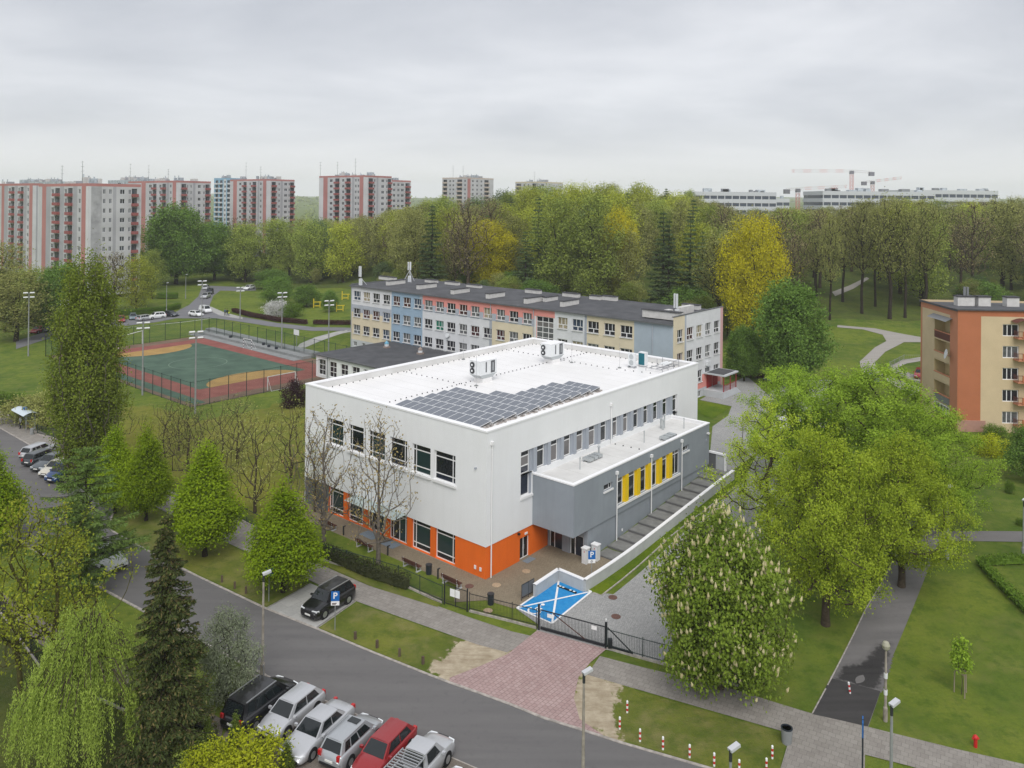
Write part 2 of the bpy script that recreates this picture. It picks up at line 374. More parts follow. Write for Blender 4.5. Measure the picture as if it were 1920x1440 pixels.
def blend_patch(name, pts, material, off, label, grow_=1.2, cell=.4, kind='structure', px=True, clip=None):
    P = [G(*p) for p in pts] if px else [Vector((*W2(*p), 0)) for p in pts]; n = len(P); A = np.array([(p.x, p.y) for p in P]); B_ = np.roll(A, -1, 0)
    x0, y0 = A.min(0)-grow_; x1, y1 = A.max(0)+grow_; xs = np.arange(x0, x1, cell); ys = np.arange(y0, y1, cell); X, Y = np.meshgrid(xs, ys); Q = np.stack([X.ravel(), Y.ravel()], 1)
    dmin = np.full(len(Q), 1e9); ins = np.zeros(len(Q), bool)
    for a, b in zip(A, B_):
        ab_ = b-a; t = np.clip(((Q-a)@ab_)/max(1e-9, ab_@ab_), 0, 1); dmin = np.minimum(dmin, np.linalg.norm(Q-a-t[:, None]*ab_, axis=1))
        c = (a[1] > Q[:, 1]) != (b[1] > Q[:, 1]); xx = (b[0]-a[0])*(Q[:, 1]-a[1])/(b[1]-a[1]+1e-12)+a[0]; ins ^= c & (Q[:, 0] < xx)
    m_ = np.where(ins, dmin, -dmin); nx_ = len(xs); mb = MB(); keep = m_ > -grow_; used = {}
    vals = []
    def vid(i):
        if i not in used: used[i] = len(mb.v); x, y = Q[i]; mb.v.append((x, y, H(x, y)+off)); vals.append(float(m_[i]))
        return used[i]
    for j in range(len(ys)-1):
        for i in range(nx_-1):
            k = j*nx_+i; L = (k, k+1, k+nx_+1, k+nx_)
            if all(keep[q] for q in L): mb.f.append(tuple(vid(q) for q in L)); mb.m.append(0)
    o = mb.build(name, material); at = o.data.attributes.new('m', 'FLOAT', 'POINT'); at.data.foreach_set('value', vals); return tag(o, label, kind=kind)
def line_pts(pts, px=True, step=2.5):
    P = [G(*p) for p in pts] if px else [Vector((p[0], p[1], H(p[0], p[1]))) for p in pts]
    out_ = [P[0]]
    for p, q in zip(P, P[1:]):
        n = max(1, int((q-p).length/step))
        for i in range(1, n+1):
            w = p.lerp(q, i/n); out_.append(Vector((w.x, w.y, H(w.x, w.y))))
    return out_
def kerb(name, pts, w=.15, h=.1, material='kerb', px=True, off=0., parent=None):
    P = line_pts(pts, px); m = MB()
    L = []
    for k, p in enumerate(P):
        d = P[min(k+1, len(P)-1)]-P[max(0, k-1)]; n = Vector((-d.y, d.x, 0)).normalized()*w/2
        L.append((p-n, p+n))
    for (a, b), (c, d) in zip(L, L[1:]):
        t = Vector((0, 0, h+off)); u = Vector((0, 0, -.1))
        m.q(a+t, c+t, d+t, b+t).q(a+u, c+u, c+t, a+t).q(b+t, d+t, d+u, b+u)
    m.q(L[0][0]+u, L[0][0]+t, L[0][1]+t, L[0][1]+u).q(L[-1][0]+u, L[-1][1]+u, L[-1][1]+t, L[-1][0]+t)
    o = m.build(name, material, parent)
    if not parent: tag(o, kind='structure')
    return o

SK = [(-60, 960), (60, 1030), (140, 1075), (218, 1119), (300, 1163), (400, 1216), (499, 1268), (563, 1295), (668, 1341), (770, 1390), (866, 1431), (1000, 1490), (1200, 1570)]
NK = [(-60, 770), (0, 803), (58, 836), (120, 868), (200, 905), (222, 930), (208, 975), (204, 993), (239, 1012), (280, 1035), (370, 1081), (408, 1099), (499, 1142), (592, 1179), (691.5, 1221), (793.6, 1262), (843, 1281), (900, 1301), (960, 1323), (1016.6, 1346.5), (1104, 1374), (1162, 1393), (1279, 1427), (1345, 1446), (1500, 1490)]
# ------------------------------------------------------------ roads, pavements, paths
patch('road', NK+SK[::-1], 'asphalt', .036, label='grey asphalt street running past the school')
kerb('road_kerb', NK[8:12]+NK[12:], .18, .07); kerb('road_kerb', SK[:7], .18, .07); kerb('road_kerb', SK[6:], .18, .04)
kerb('road_kerb', NK[:9], .16, .07)
patch('parking_lot', [(499, 1268), (563, 1295), (668, 1341), (770, 1390), (866, 1431), (1000, 1490), (900, 1640), (560, 1560), (470, 1440), (415, 1385)], 'paver_dark', .044, label='dark block paved parking strip below the street')
patch('pavement', [(-60, 735), (0, 769), (96, 819), (180, 862), (240, 893), (306, 925), (390, 955), (470, 985), (530, 1020), (600, 1059), (691.5, 1099), (820, 1137), (872, 1155.6), (960, 1185), (1008, 1196), (951, 1224), (895.6, 1209.5), (773, 1166), (668, 1128), (630, 1113), (559, 1078), (500, 1053), (430, 1020), (370, 990), (300, 955), (235, 918), (200, 905), (120, 868), (58, 836), (0, 803), (-60, 770)], 'paver_walk', .038, label='beige paved footpath along the school fence')
patch('pavement', [(1124.6, 1231), (1209, 1253), (1378, 1294), (1460, 1320), (1523, 1339), (1628, 1364), (1797.6, 1406.5), (1920, 1434), (2050, 1464), (2050, 1530), (1920, 1500), (1704, 1437), (1622, 1416), (1621, 1470), (1455, 1470), (1477, 1396), (1465, 1371.5), (1162.5, 1284), (1101, 1266)], 'paver_walk', .038, label='beige paved footpath crossing below the flowering chestnut')
patch('driveway', [(1007, 1183), (1137, 1218), (1107, 1243), (1085, 1270), (1076, 1310), (1087, 1350), (1142, 1387), (1104, 1374), (1016.6, 1346.5), (960, 1323), (900, 1301), (843, 1281), (843, 1272), (900, 1250), (951, 1228)], 'paver_red', .045, label='faded red block paved driveway leading to the gate')
patch('parking_bay', [(500, 1141), (582, 1095), (666, 1128), (593, 1179)], 'concrete_slab', .05, label='pale concrete parking bay under the black off-roader')
kerb('bay_kerb', [(500, 1141), (582, 1095)], .12, .05); kerb('bay_kerb', [(593, 1179), (666, 1128)], .12, .05)
blend_mat('sand_verge', 'grass_dry', 'sand'); blend_mat('meadow_blend', 'grass', 'meadow_dry', .5, 1.6); blend_mat('repair_blend', 'asphalt_old', 'asphalt_new', 1.8, .3)
blend_patch('sand', [(800, 1262), (843, 1283), (955, 1232), (945, 1210), (900, 1196), (868, 1204), (845, 1214), (838, 1232), (815, 1244)], 'sand_verge', .03, 'churned bare sand beside the red driveway')
blend_patch('sand', [(1095, 1262), (1125, 1266), (1158, 1286), (1162, 1318), (1148, 1340), (1152, 1372), (1180, 1400), (1150, 1395), (1080, 1360), (1066, 1325), (1075, 1290)], 'sand_verge', .03, 'bare trampled sand right of the red driveway')
# verge and garden lawns that look different from the meadow
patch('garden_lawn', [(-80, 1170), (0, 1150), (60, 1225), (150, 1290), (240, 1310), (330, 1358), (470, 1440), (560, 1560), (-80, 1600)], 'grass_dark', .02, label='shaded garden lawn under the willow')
patch('pavement', [(-80, 1060), (0, 1108), (60, 1150), (150, 1200), (250, 1255), (350, 1310), (420, 1352), (415, 1385), (350, 1345), (230, 1285), (140, 1250), (70, 1205), (0, 1140), (-80, 1090)], 'paver_dark', .03, label='narrow dark footpath behind the street trees')
patch('verge', [(600, 1178), (668, 1131), (773, 1168), (895, 1211), (940, 1222), (845, 1278), (793.6, 1258), (691.5, 1217)], 'grass_dry', .02, label='patchy verge with wooden posts between street and footpath')
patch('verge', [(300, 958), (370, 992), (430, 1022), (500, 1055), (559, 1080), (578, 1094), (500, 1138), (408, 1095), (280, 1031), (240, 1008), (228, 940)], 'grass_dry', .02, label='shaded verge under the hornbeams')
patch('verge', [(1104, 1269), (1162, 1287), (1462, 1374), (1473, 1396), (1460, 1450), (1345, 1442), (1162, 1388), (1095, 1355)], 'grass_dry', .02, label='patchy verge with red and white bollards')
blend_patch('meadow', [(228, 760), (300, 765), (372, 790), (480, 770), (560, 745), (574, 760), (572, 905), (600, 975), (610, 1030), (520, 1000), (440, 955), (310, 912), (240, 880), (215, 830)], 'meadow_blend', .018, 'dry yellowish meadow below the pitch fence', 2.4, .8)
patch('verge', [(602, 1058), (640, 1062), (700, 1084), (830, 1133), (820, 1139), (700, 1102)], 'grass_dry', .042, label='thin grass verge outside the school fence')
# gym forecourt
patch('forecourt', [(27, -2.8), (27, 1), (1, 1), (1, 10.2), (-7.3, 10.2), (-7.3, 4.4), (-4.6, 4.3), (-4.7, -1.9), (-2.2, -2.4), (-.5, -4.3), (2.2, -4.9), (2.6, -2.6)], 'paver_brown', .032, px=False, label='brown block paved forecourt around the gym corner')
patch('courtyard', [(1050, 1087), (1112, 1110), (1150, 1115), (1290, 990), (1395, 905), (1420, 850), (1445, 800), (1440, 740), (1470, 715), (1560, 712), (1570, 760), (1500, 880), (1440, 1000), (1345, 1100), (1285, 1170), (1240, 1243), (1200, 1233), (1138, 1219), (1006, 1184), (1010, 1172), (968, 1142)], 'paver_grey', .03, label='light grey block paved courtyard beside the annex')
patch('courtyard', [(1329, 876), (1350, 890), (1378, 880), (1420, 850), (1445, 800), (1440, 740), (1400, 705), (1330, 740), (1312, 750), (1372, 762), (1365, 780), (1336, 800)], 'paver_grey', .034, label='grey paved yard between annex and school entrance')
patch('grass_strip', [(1095, 1108), (1127, 1116), (1260, 1003), (1392, 903), (1380, 890)], 'grass_fresh', .05, label='bright green grass strip along the low white wall')
kerb('courtyard_kerb', [(1112, 1112), (1128, 1117), (1260, 1004), (1394, 903)], .1, .07, 'kerb')
patch('grass_strip', [(1309, 752), (1372, 763), (1336, 786), (1309, 775)], 'grass_fresh', .05, label='patchy lawn corner behind the gym')
patch('grass_strip', [(24, -6.2), (20.5, -2.6), (1.2, -2.2), (-.6, -4.3), (6, -5.2)], 'grass', .035, px=False, label='lawn strip with benches in front of the gym')
# disabled bay
mat('bay_blue', (.012, .215, .52), .6, .3, col2=(.03, .27, .58), vscale=3); mat('paint_white', (.80, .80, .80), .6, .3, var=.06, vscale=6); mat('paint_worn', (.6, .6, .58), .7, .3, var=.2, vscale=4)
BL = [(969, 1141), (1035, 1170), (1109, 1110), (1048, 1087)]
bay = patch('parking_bay', BL, 'bay_blue', .045, label='blue painted disabled parking bay with white cross')
gp = [G(*p) for p in BL]
def strip(name, p, q, w, parent, off, material='paint_white'):
    d = (q-p); n = Vector((-d.y, d.x, 0)).normalized()*w/2; k = 6; m = MB()
    for i in range(k):
        a = p.lerp(q, i/k); b = p.lerp(q, (i+1)/k); L = [a-n, b-n, b+n, a+n]
        m.q(*[(x.x, x.y, H(x.x, x.y)+off) for x in L])
    return m.build(name, material, parent)
for i in range(4): strip('painted_line', gp[i], gp[(i+1) % 4], .16, bay, .054)
strip('painted_line', gp[0], gp[2], .16, bay, .058); strip('painted_line', gp[1], gp[3], .16, bay, .062)
# wheelchair symbol painted in the front third of the bay
wc = G(1003, 1145); ex = (gp[0]-gp[1]).normalized(); ey = (gp[3]-gp[0]).normalized()
m = MB(); Zs = lambda p: (p.x, p.y, H(p.x, p.y)+.068)
def P2(x, y): return wc+ex*-x*1.25+ey*y*1.25
n = 18
for i in range(n-4):
    a0, a1 = R(150)+2*math.pi*i/n, R(150)+2*math.pi*(i+1)/n
    m.q(Zs(P2(.42*math.cos(a0), .42*math.sin(a0)-.1)), Zs(P2(.42*math.cos(a1), .42*math.sin(a1)-.1)), Zs(P2(.3*math.cos(a1), .3*math.sin(a1)-.1)), Zs(P2(.3*math.cos(a0), .3*math.sin(a0)-.1)))
def stroke(x0, y0, x1, y1, w=.12):
    d = Vector((x1-x0, y1-y0)); nn = Vector((-d.y, d.x)).normalized()*w/2
    m.q(*[Zs(P2(*t)) for t in ((x0-nn.x, y0-nn.y), (x1-nn.x, y1-nn.y), (x1+nn.x, y1+nn.y), (x0+nn.x, y0+nn.y))])
stroke(-.05, .1, 0, .62); stroke(0, .1, .36, .1); stroke(.36, .12, .5, -.42); stroke(.46, -.42, .68, -.38); stroke(-.02, .38, .3, .34)
m.q(*[Zs(P2(.02+.13*math.cos(k*math.pi/4), .82+.13*math.sin(k*math.pi/4))) for k in range(8)])
m.build('wheelchair_symbol', 'paint_white', bay)
# wheel stop
mat('rubber_black', (.016, .016, .018), .7, .3); mat('reflector', (.85, .85, .8), .4, .5)
ws = thing('wheel_stop', 'black rubber wheel stop with white reflectors in the blue bay', 'wheel stop', G(1063, 1107), math.atan2((gp[2]-gp[3]).y, (gp[2]-gp[3]).x))
MB().prism([(-.9, -.08), (.9, -.08), (.9, .08), (-.9, .08)], .045, .14).build('body', 'rubber_black', ws)
for x in (-.75, -.45, .25, .6): MB().box(x, x+.18, -.075, .075, .14, .147).build('reflector', 'reflector', ws)
# footpaths on the right
patch('footpath', [(1523, 1339), (1576, 1239), (1622, 1145), (1655, 1090), (1690, 1020), (1705, 960), (1690, 900), (1650, 830), (1690, 830), (1735, 900), (1751, 932), (1765, 964), (1765, 1013), (1757, 1026), (1739, 1072), (1710, 1145), (1669, 1242), (1628, 1364)], 'asphalt_old', .028, label='worn grey asphalt footpath under the maples')
patch('asphalt_repair', [(1523, 1340), (1557, 1272), (1651, 1297), (1627, 1363)], 'asphalt_new', .04, label='dark asphalt end of the footpath at the crossing')
blend_patch('asphalt_stain', [(1568, 1274), (1582, 1252), (1614, 1246), (1634, 1228), (1650, 1210), (1668, 1207), (1662, 1240), (1645, 1294)], 'repair_blend', .036, 'ragged black damp patch on the worn footpath', .42, .14)
patch('footpath', [(1764, 997), (1930, 997), (2010, 997), (2010, 1018), (1930, 1017), (1764, 1015)], 'asphalt_old', .03, label='narrow cross path over the right lawn')
kerb('path_kerb', [(1523, 1339), (1576, 1239), (1622, 1145), (1655, 1090), (1680, 1040)], .08, .04)
patch('park_path', [(1710, 742), (1672, 720), (1648, 704), (1616, 700), (1612, 678), (1640, 652), (1662, 640), (1655, 628), (1618, 618), (1570, 614), (1570, 610), (1640, 616), (1690, 626), (1735, 634), (1735, 642), (1695, 642), (1660, 660), (1640, 680), (1645, 694), (1680, 712), (1735, 730)], 'path_light', .06, label='pale winding park path behind the orange block')
patch('park_path', [(1735, 668), (1690, 676), (1664, 690), (1676, 700), (1720, 716), (1735, 716), (1735, 708), (1692, 696), (1682, 690), (1700, 682), (1735, 676)], 'path_light', .06, label='side loop of the park path')
patch('park_path', [(1560, 548), (1592, 536), (1625, 520), (1630, 523), (1600, 542), (1566, 556)], 'path_light', .1, label='distant park path among the tall trees')
patch('park_path', [(1140, 560), (1200, 570), (1260, 577), (1262, 580), (1200, 574), (1140, 564)], 'path_light', .1, label='light path glimpsed between trees behind the school')
# pitch (site coordinates)
def pab(u, v): p = G(u, v); return AB(p.x, p.y)
a0, b0 = pab(373.5, 731); a1, b1_ = pab(366, 643.8); ox, oy = pab(366, 755)
b1_ = b0+20.2; 
mat('pitch_green', (.055, .095, .07), .85, .2, col2=(.085, .14, .10), vscale=.3); mat('pitch_red', (.21, .072, .062), .9, .15, col2=(.27, .10, .085), vscale=.5)
mat('pitch_yellow', (.36, .23, .085), .9, .15, var=.12, vscale=.6); mat('pitch_line', (.18, .25, .19), .8, .2)
rd = 4.2; mat('pitch_soil', (.15, .10, .075), .9, .1, col2=(.2, .14, .10), vscale=.5)
pitch = patch('sports_pitch', [(a0-rd-5, b0-rd-2), (a1+rd+3.5, b0-rd-2), (a1+rd+3.5, b1_+rd+2.5), (a0-rd-5, b1_+rd+2.5)], 'pitch_soil', .03, px=False, label='enclosed sports ground behind the poplar')
patch('running_lane', [(a0-rd-2, b0-rd+1), (a1+rd, b0-rd+1), (a1+rd, b1_+rd), (a0-rd-2, b1_+rd)], 'pitch_red', .042, px=False, parent=pitch)
patch('green_edge', [(a0-rd-4, b0-rd-1), (a1+rd, b0-rd-1), (a1+rd, b0-rd+.9), (a0-rd-4, b0-rd+.9)], 'pitch_green', .046, px=False, parent=pitch)
patch('playing_field', [(a0, b0), (a1, b0), (a1, b1_), (a0, b1_)], 'pitch_green', .054, px=False, parent=pitch)
cbm = (b0+b1_)/2
for aa, sgn in ((a0, 1), (a1, -1)):
    pts = [(aa, cbm-8.3)]+[(aa+sgn*6*math.sin(t*math.pi/14), cbm-8.3*math.cos(t*math.pi/14)) for t in range(1, 14)]+[(aa, cbm+8.3)]
    patch('goal_area', pts, 'pitch_yellow', .062, px=False, parent=pitch)
m = MB()
for i in range(40):
    t0, t1 = 2*math.pi*i/40, 2*math.pi*(i+1)/40; ca = (a0+a1)/2
    L = [W2(ca+r*math.cos(t), cbm+r*math.sin(t)) for r, t in ((5, t0), (5, t1), (5.12, t1), (5.12, t0))]
    m.q(*[(p[0], p[1], H(*p)+.066) for p in L])
m.build('centre_circle', 'pitch_line', pitch)
# far road with verges
patch('road', [(30, 640), (100, 618), (215, 601), (330, 585), (355, 572), (372, 556), (378, 540), (395, 537), (420, 540), (400, 555), (393, 573), (400, 582), (440, 592), (520, 606), (590, 614), (690, 616), (690, 622), (585, 621), (505, 612), (440, 602), (405, 597), (330, 597), (215, 614), (100, 632), (30, 655)], 'asphalt_far', .05, label='pale estate road curving between the tower blocks and the pitch')
patch('road', [(378, 541), (395, 536), (440, 538), (480, 540), (480, 545), (440, 546), (410, 545)], 'asphalt_far', .055, label='far end of the estate road under the trees')
patch('footpath', [(395, 575), (420, 586), (455, 595), (455, 599), (412, 592), (392, 582)], 'concrete_slab', .06, label='light pavement at the bend of the estate road')
patch('footpath', [(672, 616), (632, 622), (590, 633), (562, 645), (556, 652), (572, 652), (600, 640), (640, 626), (674, 620)], 'concrete_slab', .05, label='light footpath from the estate road to the school')
kerb('path_kerb', [(215, 617), (300, 608), (395, 597)], .12, .06, 'kerb_light')
mat('concrete_grey', (.24, .25, .25), .85, .2, var=.12, vscale=.6)
tb = thing('spectator_terrace', 'grey stepped concrete terrace along the pitch fence', 'terrace')
p0, p1 = G(400, 620), G(600, 668)
dd = (p1-p0); nn = Vector((dd.y, -dd.x, 0)).normalized()
if nn.y > 0: nn = -nn
for k in range(3):
    q0, q1 = p0+nn*(k*2.), p1+nn*(k*2.)
    L = [q0, q1, q1+nn*1.9, q0+nn*1.9]
    MB().prism([(p.x, p.y) for p in L], .2, .4+.42*(2-k)+.2).build('step', 'concrete_grey', tb)
# road paint at the left
rl = tag(MB().q((0, 0, -1), (0, .01, -1), (.01, 0, -1)).build('lane_marking', 'paint_white'), 'row of white painted edge dashes beside the parked cars', kind='structure')
rl.data.clear_geometry(); m = MB()
L0, L1 = G(36, 886), G(150, 955); dl = (L1-L0).normalized(); nl = Vector((-dl.y, dl.x, 0))
for k in range(12):
    c = L0+dl*(k*1.45)
    m.q(*[(p.x, p.y, H(p.x, p.y)+.032) for p in (c-nl*.13, c+dl*.8-nl*.13, c+dl*.8+nl*.13, c+nl*.13)])
rl.data = m.mesh('lane_marking', 'paint_white')
mat('crack', (.035, .035, .037), .9, .1)
m = MB(); cp = [(420, 1180), (500, 1208), (600, 1254), (700, 1297), (800, 1340), (900, 1378), (960, 1395)]
CP = line_pts(cp, True, .8)
for p, q in zip(CP, CP[1:]):
    if rnd.random() < .25: continue
    d = (q-p).normalized(); n_ = Vector((-d.y, d.x, 0))*.03; j = Vector((rnd.uniform(-.05, .05), rnd.uniform(-.05, .05), 0))
    m.q(*[(x.x, x.y, H(x.x, x.y)+.03) for x in (p-n_+j, q-n_+j, q+n_+j, p+n_+j)])
tag(m.build('tar_seam', 'crack'), 'dark tar seam along the middle of the street', kind='structure')
# manholes
mat('iron_rust', (.14, .075, .06), .8, .3, var=.2, vscale=9); mat('cover_pale', (.40, .30, .20), .9, .2, var=.15, vscale=9)
for (u, v, mm, lab) in ((1149, 1121, 'iron_rust', 'round rusty manhole cover nearest the grass strip'), (1155, 1157, 'iron_rust', 'round rusty manhole cover in the grey courtyard beside the gate'), (880, 1100, 'iron_rust', 'rusty manhole cover beside the last bench'), (931, 1098, 'cover_pale', 'pale manhole cover before the orange corner'), (987, 1072, 'cover_pale', 'sandy round cover near the orange door'), (915, 1146, 'cover_pale', 'pale round cover in the grass behind the fence'), (1357, 932, 'iron_rust', 'small rusty cover in the courtyard far end')):
    p = G(u, v)
    tag(MB().lathe([(.36, .03), (.36, .06), (.33, .066)], (0, 0, 0), 16).build('manhole_cover', mm, loc=p), lab, 'manhole', 'manhole covers')
# ------------------------------------------------------------ building helpers
mat('render_white', (.80, .81, .82), .75, .25, var=.02, vscale=.4); mat('render_grey', (.285, .315, .35), .8, .2, var=.05, vscale=.5); mat('render_orange', (.80, .155, .018), .7, .25, var=.03, vscale=.6)
mat('grey_dark', (.13, .14, .15), .8, .2, var=.05); mat('frame_white', (.80, .80, .80), .5, .4); mat('coping_white', (.86, .86, .87), .45, .4)
mat('roof_white', (.78, .77, .76), .4, .45, col2=(.84, .83, .825), vscale=.22); mat('roof_pale', (.60, .595, .58), .6, .35, col2=(.70, .695, .68), vscale=.35)
mat('panel_grey', (.35, .38, .43), .6, .4); mat('yellow_fin', (.80, .56, .012), .5, .4); mat('steel', (.42, .43, .45), .35, .5, metal=.9); mat('metal_dark', (.03, .032, .036), .5, .4)
def streak(name, amt, dark):
    t = MATS[name].node_tree; p = t.nodes['Principled BSDF']; g = N(t, 'ShaderNodeNewGeometry').outputs['Position']; mpn = N(t, 'ShaderNodeMapping'); mpn.inputs['Scale'].default_value = (1.6, 1.6, .1); t.links.new(g, mpn.inputs[0])
    f = N(t, 'ShaderNodeMath', operation='MULTIPLY'); t.links.new(tnoise(t, mpn.outputs[0], 1.2, 6, .65, .46, .75), f.inputs[0]); f.inputs[1].default_value = amt
    l = p.inputs['Base Color'].links[0].from_socket; t.links.new(nodemix(t, f.outputs[0], l, dark), p.inputs['Base Color'])
streak('render_white', .12, (.60, .60, .58)); streak('render_grey', .3, (.22, .24, .26)); streak('render_orange', .2, (.6, .10, .01))
def glass_mat(name, col, col2=None, rough=.06, spec=.7, rv=0.):
    m = mat(name, col, rough, spec, col2=col2, vscale=1.3, rnd_obj=rv); return m
glass_mat('glass_dark', (.010, .014, .018)); glass_mat('glass_green', (.016, .04, .042)); glass_mat('glass_blind', (.16, .15, .15), rv=.25); glass_mat('glass_navy', (.016, .022, .04))
def facade(mb, O, U, u0, u1, z0, z1, ops, cf=lambda u, z: 0, cu=(), cz=(), dep=.2, rm=None):
    """wall with real openings: O origin, U horizontal direction, outward normal is U turned -90 degrees"""
    O = Vector((O[0], O[1], 0)); U = Vector((U[0], U[1], 0)); Nn = Vector((U.y, -U.x, 0))
    us = sorted({round(x, 4) for x in [u0, u1, *cu]+[x for o in ops for x in o[:2]] if u0-1e-6 <= x <= u1+1e-6}); zs = sorted({round(x, 4) for x in [z0, z1, *cz]+[x for o in ops for x in o[2:4]] if z0-1e-6 <= x <= z1+1e-6})
    P = lambda u, z, d=0: O+U*u-Nn*d+Vector((0, 0, z))
    for a, b in zip(us, us[1:]):
        for c, d in zip(zs, zs[1:]):
            uc, zc = (a+b)/2, (c+d)/2
            if any(o[0] < uc < o[1] and o[2] < zc < o[3] for o in ops): continue
            mb.q(P(a, c), P(b, c), P(b, d), P(a, d), m=cf(uc, zc))
    for o in ops:
        a, b, c, d = o[:4]; k = cf((a+b)/2, d+.01) if rm is None else rm
        mb.q(P(a, c), P(a, d), P(a, d, dep), P(a, c, dep), m=k).q(P(b, d), P(b, c), P(b, c, dep), P(b, d, dep), m=k)
        mb.q(P(a, d), P(b, d), P(b, d, dep), P(a, d, dep), m=k).q(P(b, c), P(a, c), P(a, c, dep), P(b, c, dep), m=k)
    return mb
def window_parts(w, h, vbars, hbars, fr=.06, th=.07, full_h=True):
    """frame mesh builder and pane rectangles; vbars/hbars are bar centres in fractions of the width/height (bottom up)"""
    m = MB(); m.box(0, fr, 0, th, 0, h).box(w-fr, w, 0, th, 0, h).box(fr, w-fr, 0, th, 0, fr).box(fr, w-fr, 0, th, h-fr, h)
    xs = [0]+[v*w for v in vbars]+[w]; zs = [0]+[v*h for v in hbars]+[h]
    for v in vbars: m.box(v*w-fr/2, v*w+fr/2, .004, th-.004, fr, h-fr)
    for v in hbars: m.box(fr, w-fr, .002, th-.002, v*h-fr/2, v*h+fr/2)
    panes = [(a+(.5 if i else 1)*fr, b-(.5 if i < len(vbars) else 1)*fr, c+(.5 if j else 1)*fr, d-(.5 if j < len(hbars) else 1)*fr) for i, (a, b) in enumerate(zip(xs, xs[1:])) for j, (c, d) in enumerate(zip(zs, zs[1:]))]
    return m, panes
WCACHE = {}
def window(parent, O, U, u, z, w, h, vb, hb, glass, dep=.2, fr=.06, name='window', frame='frame_white', sill=None, split=True, lower=None):
    """a window standing at the back of its reveal; glass may be a name or a list per pane"""
    key = (round(w, 2), round(h, 2), tuple(vb), tuple(hb), fr, frame, name, bool(sill))
    if key not in WCACHE:
        m, panes = window_parts(w, h, vb, hb, fr)
        if sill: m.box(-.04, w+.04, -dep-.08, 0, -.05, .0)
        WCACHE[key] = (m.mesh(name, frame), panes, {})
    me, panes, pc = WCACHE[key]
    Uv = Vector((U[0], U[1], 0)); Nn = Vector((U[1], -U[0], 0))
    loc = Vector((O[0], O[1], 0))+Uv*u-Nn*(dep-.075)+Vector((0, 0, z))
    o = obj(name, me, parent, loc, math.atan2(U[1], U[0]))
    if split:
        for i, p in enumerate(panes):
            g = glass[i % len(glass)] if isinstance(glass, (list, tuple)) else glass
            if (i, g) not in pc: pc[(i, g)] = MB().q((p[0], .03, p[2]), (p[1], .03, p[2]), (p[1], .03, p[3]), (p[0], .03, p[3])).mesh('pane', g)
            obj('pane', pc[(i, g)], o)
    else:
        g = glass
        if g not in pc:
            m = MB()
            for p in panes: m.q((p[0], .03, p[2]), (p[1], .03, p[2]), (p[1], .03, p[3]), (p[0], .03, p[3]))
            pc[g] = m.mesh('pane', g)
        obj('pane', pc[g], o)
    return o

# ------------------------------------------------------------ the gym: white block over an orange ground floor with a grey annex
LA, LB, HH, HO = 25.131, 37.467, 12.253, 2.70
XA0, XA1, WA, ZA, ZB, XD = 6.115, 31.464, 4.459, 7.255, 2.758, 8.40
gym = thing('gym_building', 'white school gym with orange ground floor and grey side annex', 'building', (0, 0, 0), TH)
# left face (x = 0), u = -y
upL = [(3.57, 6.14), (6.62, 8.98), (9.65, 11.98), (12.68, 15.09), (15.77, 18.03), (18.86, 21.25)]
opsL = [(-b, -a, 6.93, 9.45) for a, b in upL]
m = MB(); facade(m, (0, 0), (0, -1), -LA, 0, HO, HH-.12, opsL, dep=.22)
opsR = [(a, b, 7.52, 9.46) for a, b in [(6.69, 7.94), (8.73, 9.95), (10.73, 11.96), (12.73, 14.02), (14.77, 16.06), (16.81, 18.05), (18.99, 20.09), (20.97, 22.10), (22.96, 24.15), (25.01, 26.18), (27.05, 28.24), (29.12, 30.32)]]
opsR = [(4.46, 32.54, 7.5, 9.46)]           # one long band with pilasters between the windows
facade(m, (0, 0), (1, 0), 0, LB, HO, HH-.12, [(4.46, 32.54, 7.42, 9.46), (4.46, 6.08, 5.5, 7.42), (31.5, 32.54, 6.3, 7.42)], dep=.3)
m.q((LB, 0, HO-3), (LB, LA, HO-3), (LB, LA, HH-.12), (LB, 0, HH-.12)).q((0, LA, HO), (LB, LA, HO), (LB, LA, HH-.12), (0, LA, HH-.12))
m.q((0, 0, HO), (LB, 0, HO), (LB, .12, HO), (0, .12, HO)).q((0, 0, HO), (.12, 0, HO), (.12, LA, HO), (0, LA, HO))
m.build('wall', 'render_white', gym)
# ground floor, set back 6 cm
e = .06
gf = [(3.57, 6.03), (6.6, 9.05), (9.63, 12.09), (12.62, 15.14), (15.79, 18.12), (18.8, 21.2)]
m = MB(); facade(m, (e, 0), (0, -1), -LA+e, -e, -.35, HO, [(-b, -a, .06, 2.68) for a, b in gf], cf=lambda u, z: 0 if u > -21.2 else 1, cu=(-21.2,), dep=.3, rm=0)
m.q((0, LA, -.35), (LB, LA, -.35), (LB, LA, HO), (0, LA, HO), m=2)
facade(m, (0, e), (1, 0), e, XD+.1, -.35, HO, [(4.5, 5.86, .02, 1.95)], dep=.25)
m.build('ground_floor_wall', ['render_orange', 'grey_dark', 'render_white'], gym)
GL = ['glass_green', 'glass_dark', 'glass_dark', 'glass_dark', 'glass_green', 'glass_green', 'glass_dark', 'glass_green', 'glass_green']
for i, (a, b) in enumerate(upL):
    vb = [.84] if i in (0, 2, 3) else ([.17] if i in (1, 5, 4) else [.8])
    if i in (2,): vb = [.82]
    if i == 3: vb = [.2]
    window(gym, (0, 0), (0, -1), -b, 6.93, b-a, 2.52, vb, [.22, .8], ['glass_dark', 'glass_dark', 'glass_dark', 'glass_green', 'glass_green', 'glass_dark'] if i % 2 else ['glass_navy', 'glass_dark', 'glass_dark'], dep=.22, fr=.09)
    MB().box(-.16, .0, a-.12, b+.12, 6.72, 6.93).build('sill', 'frame_white', gym)
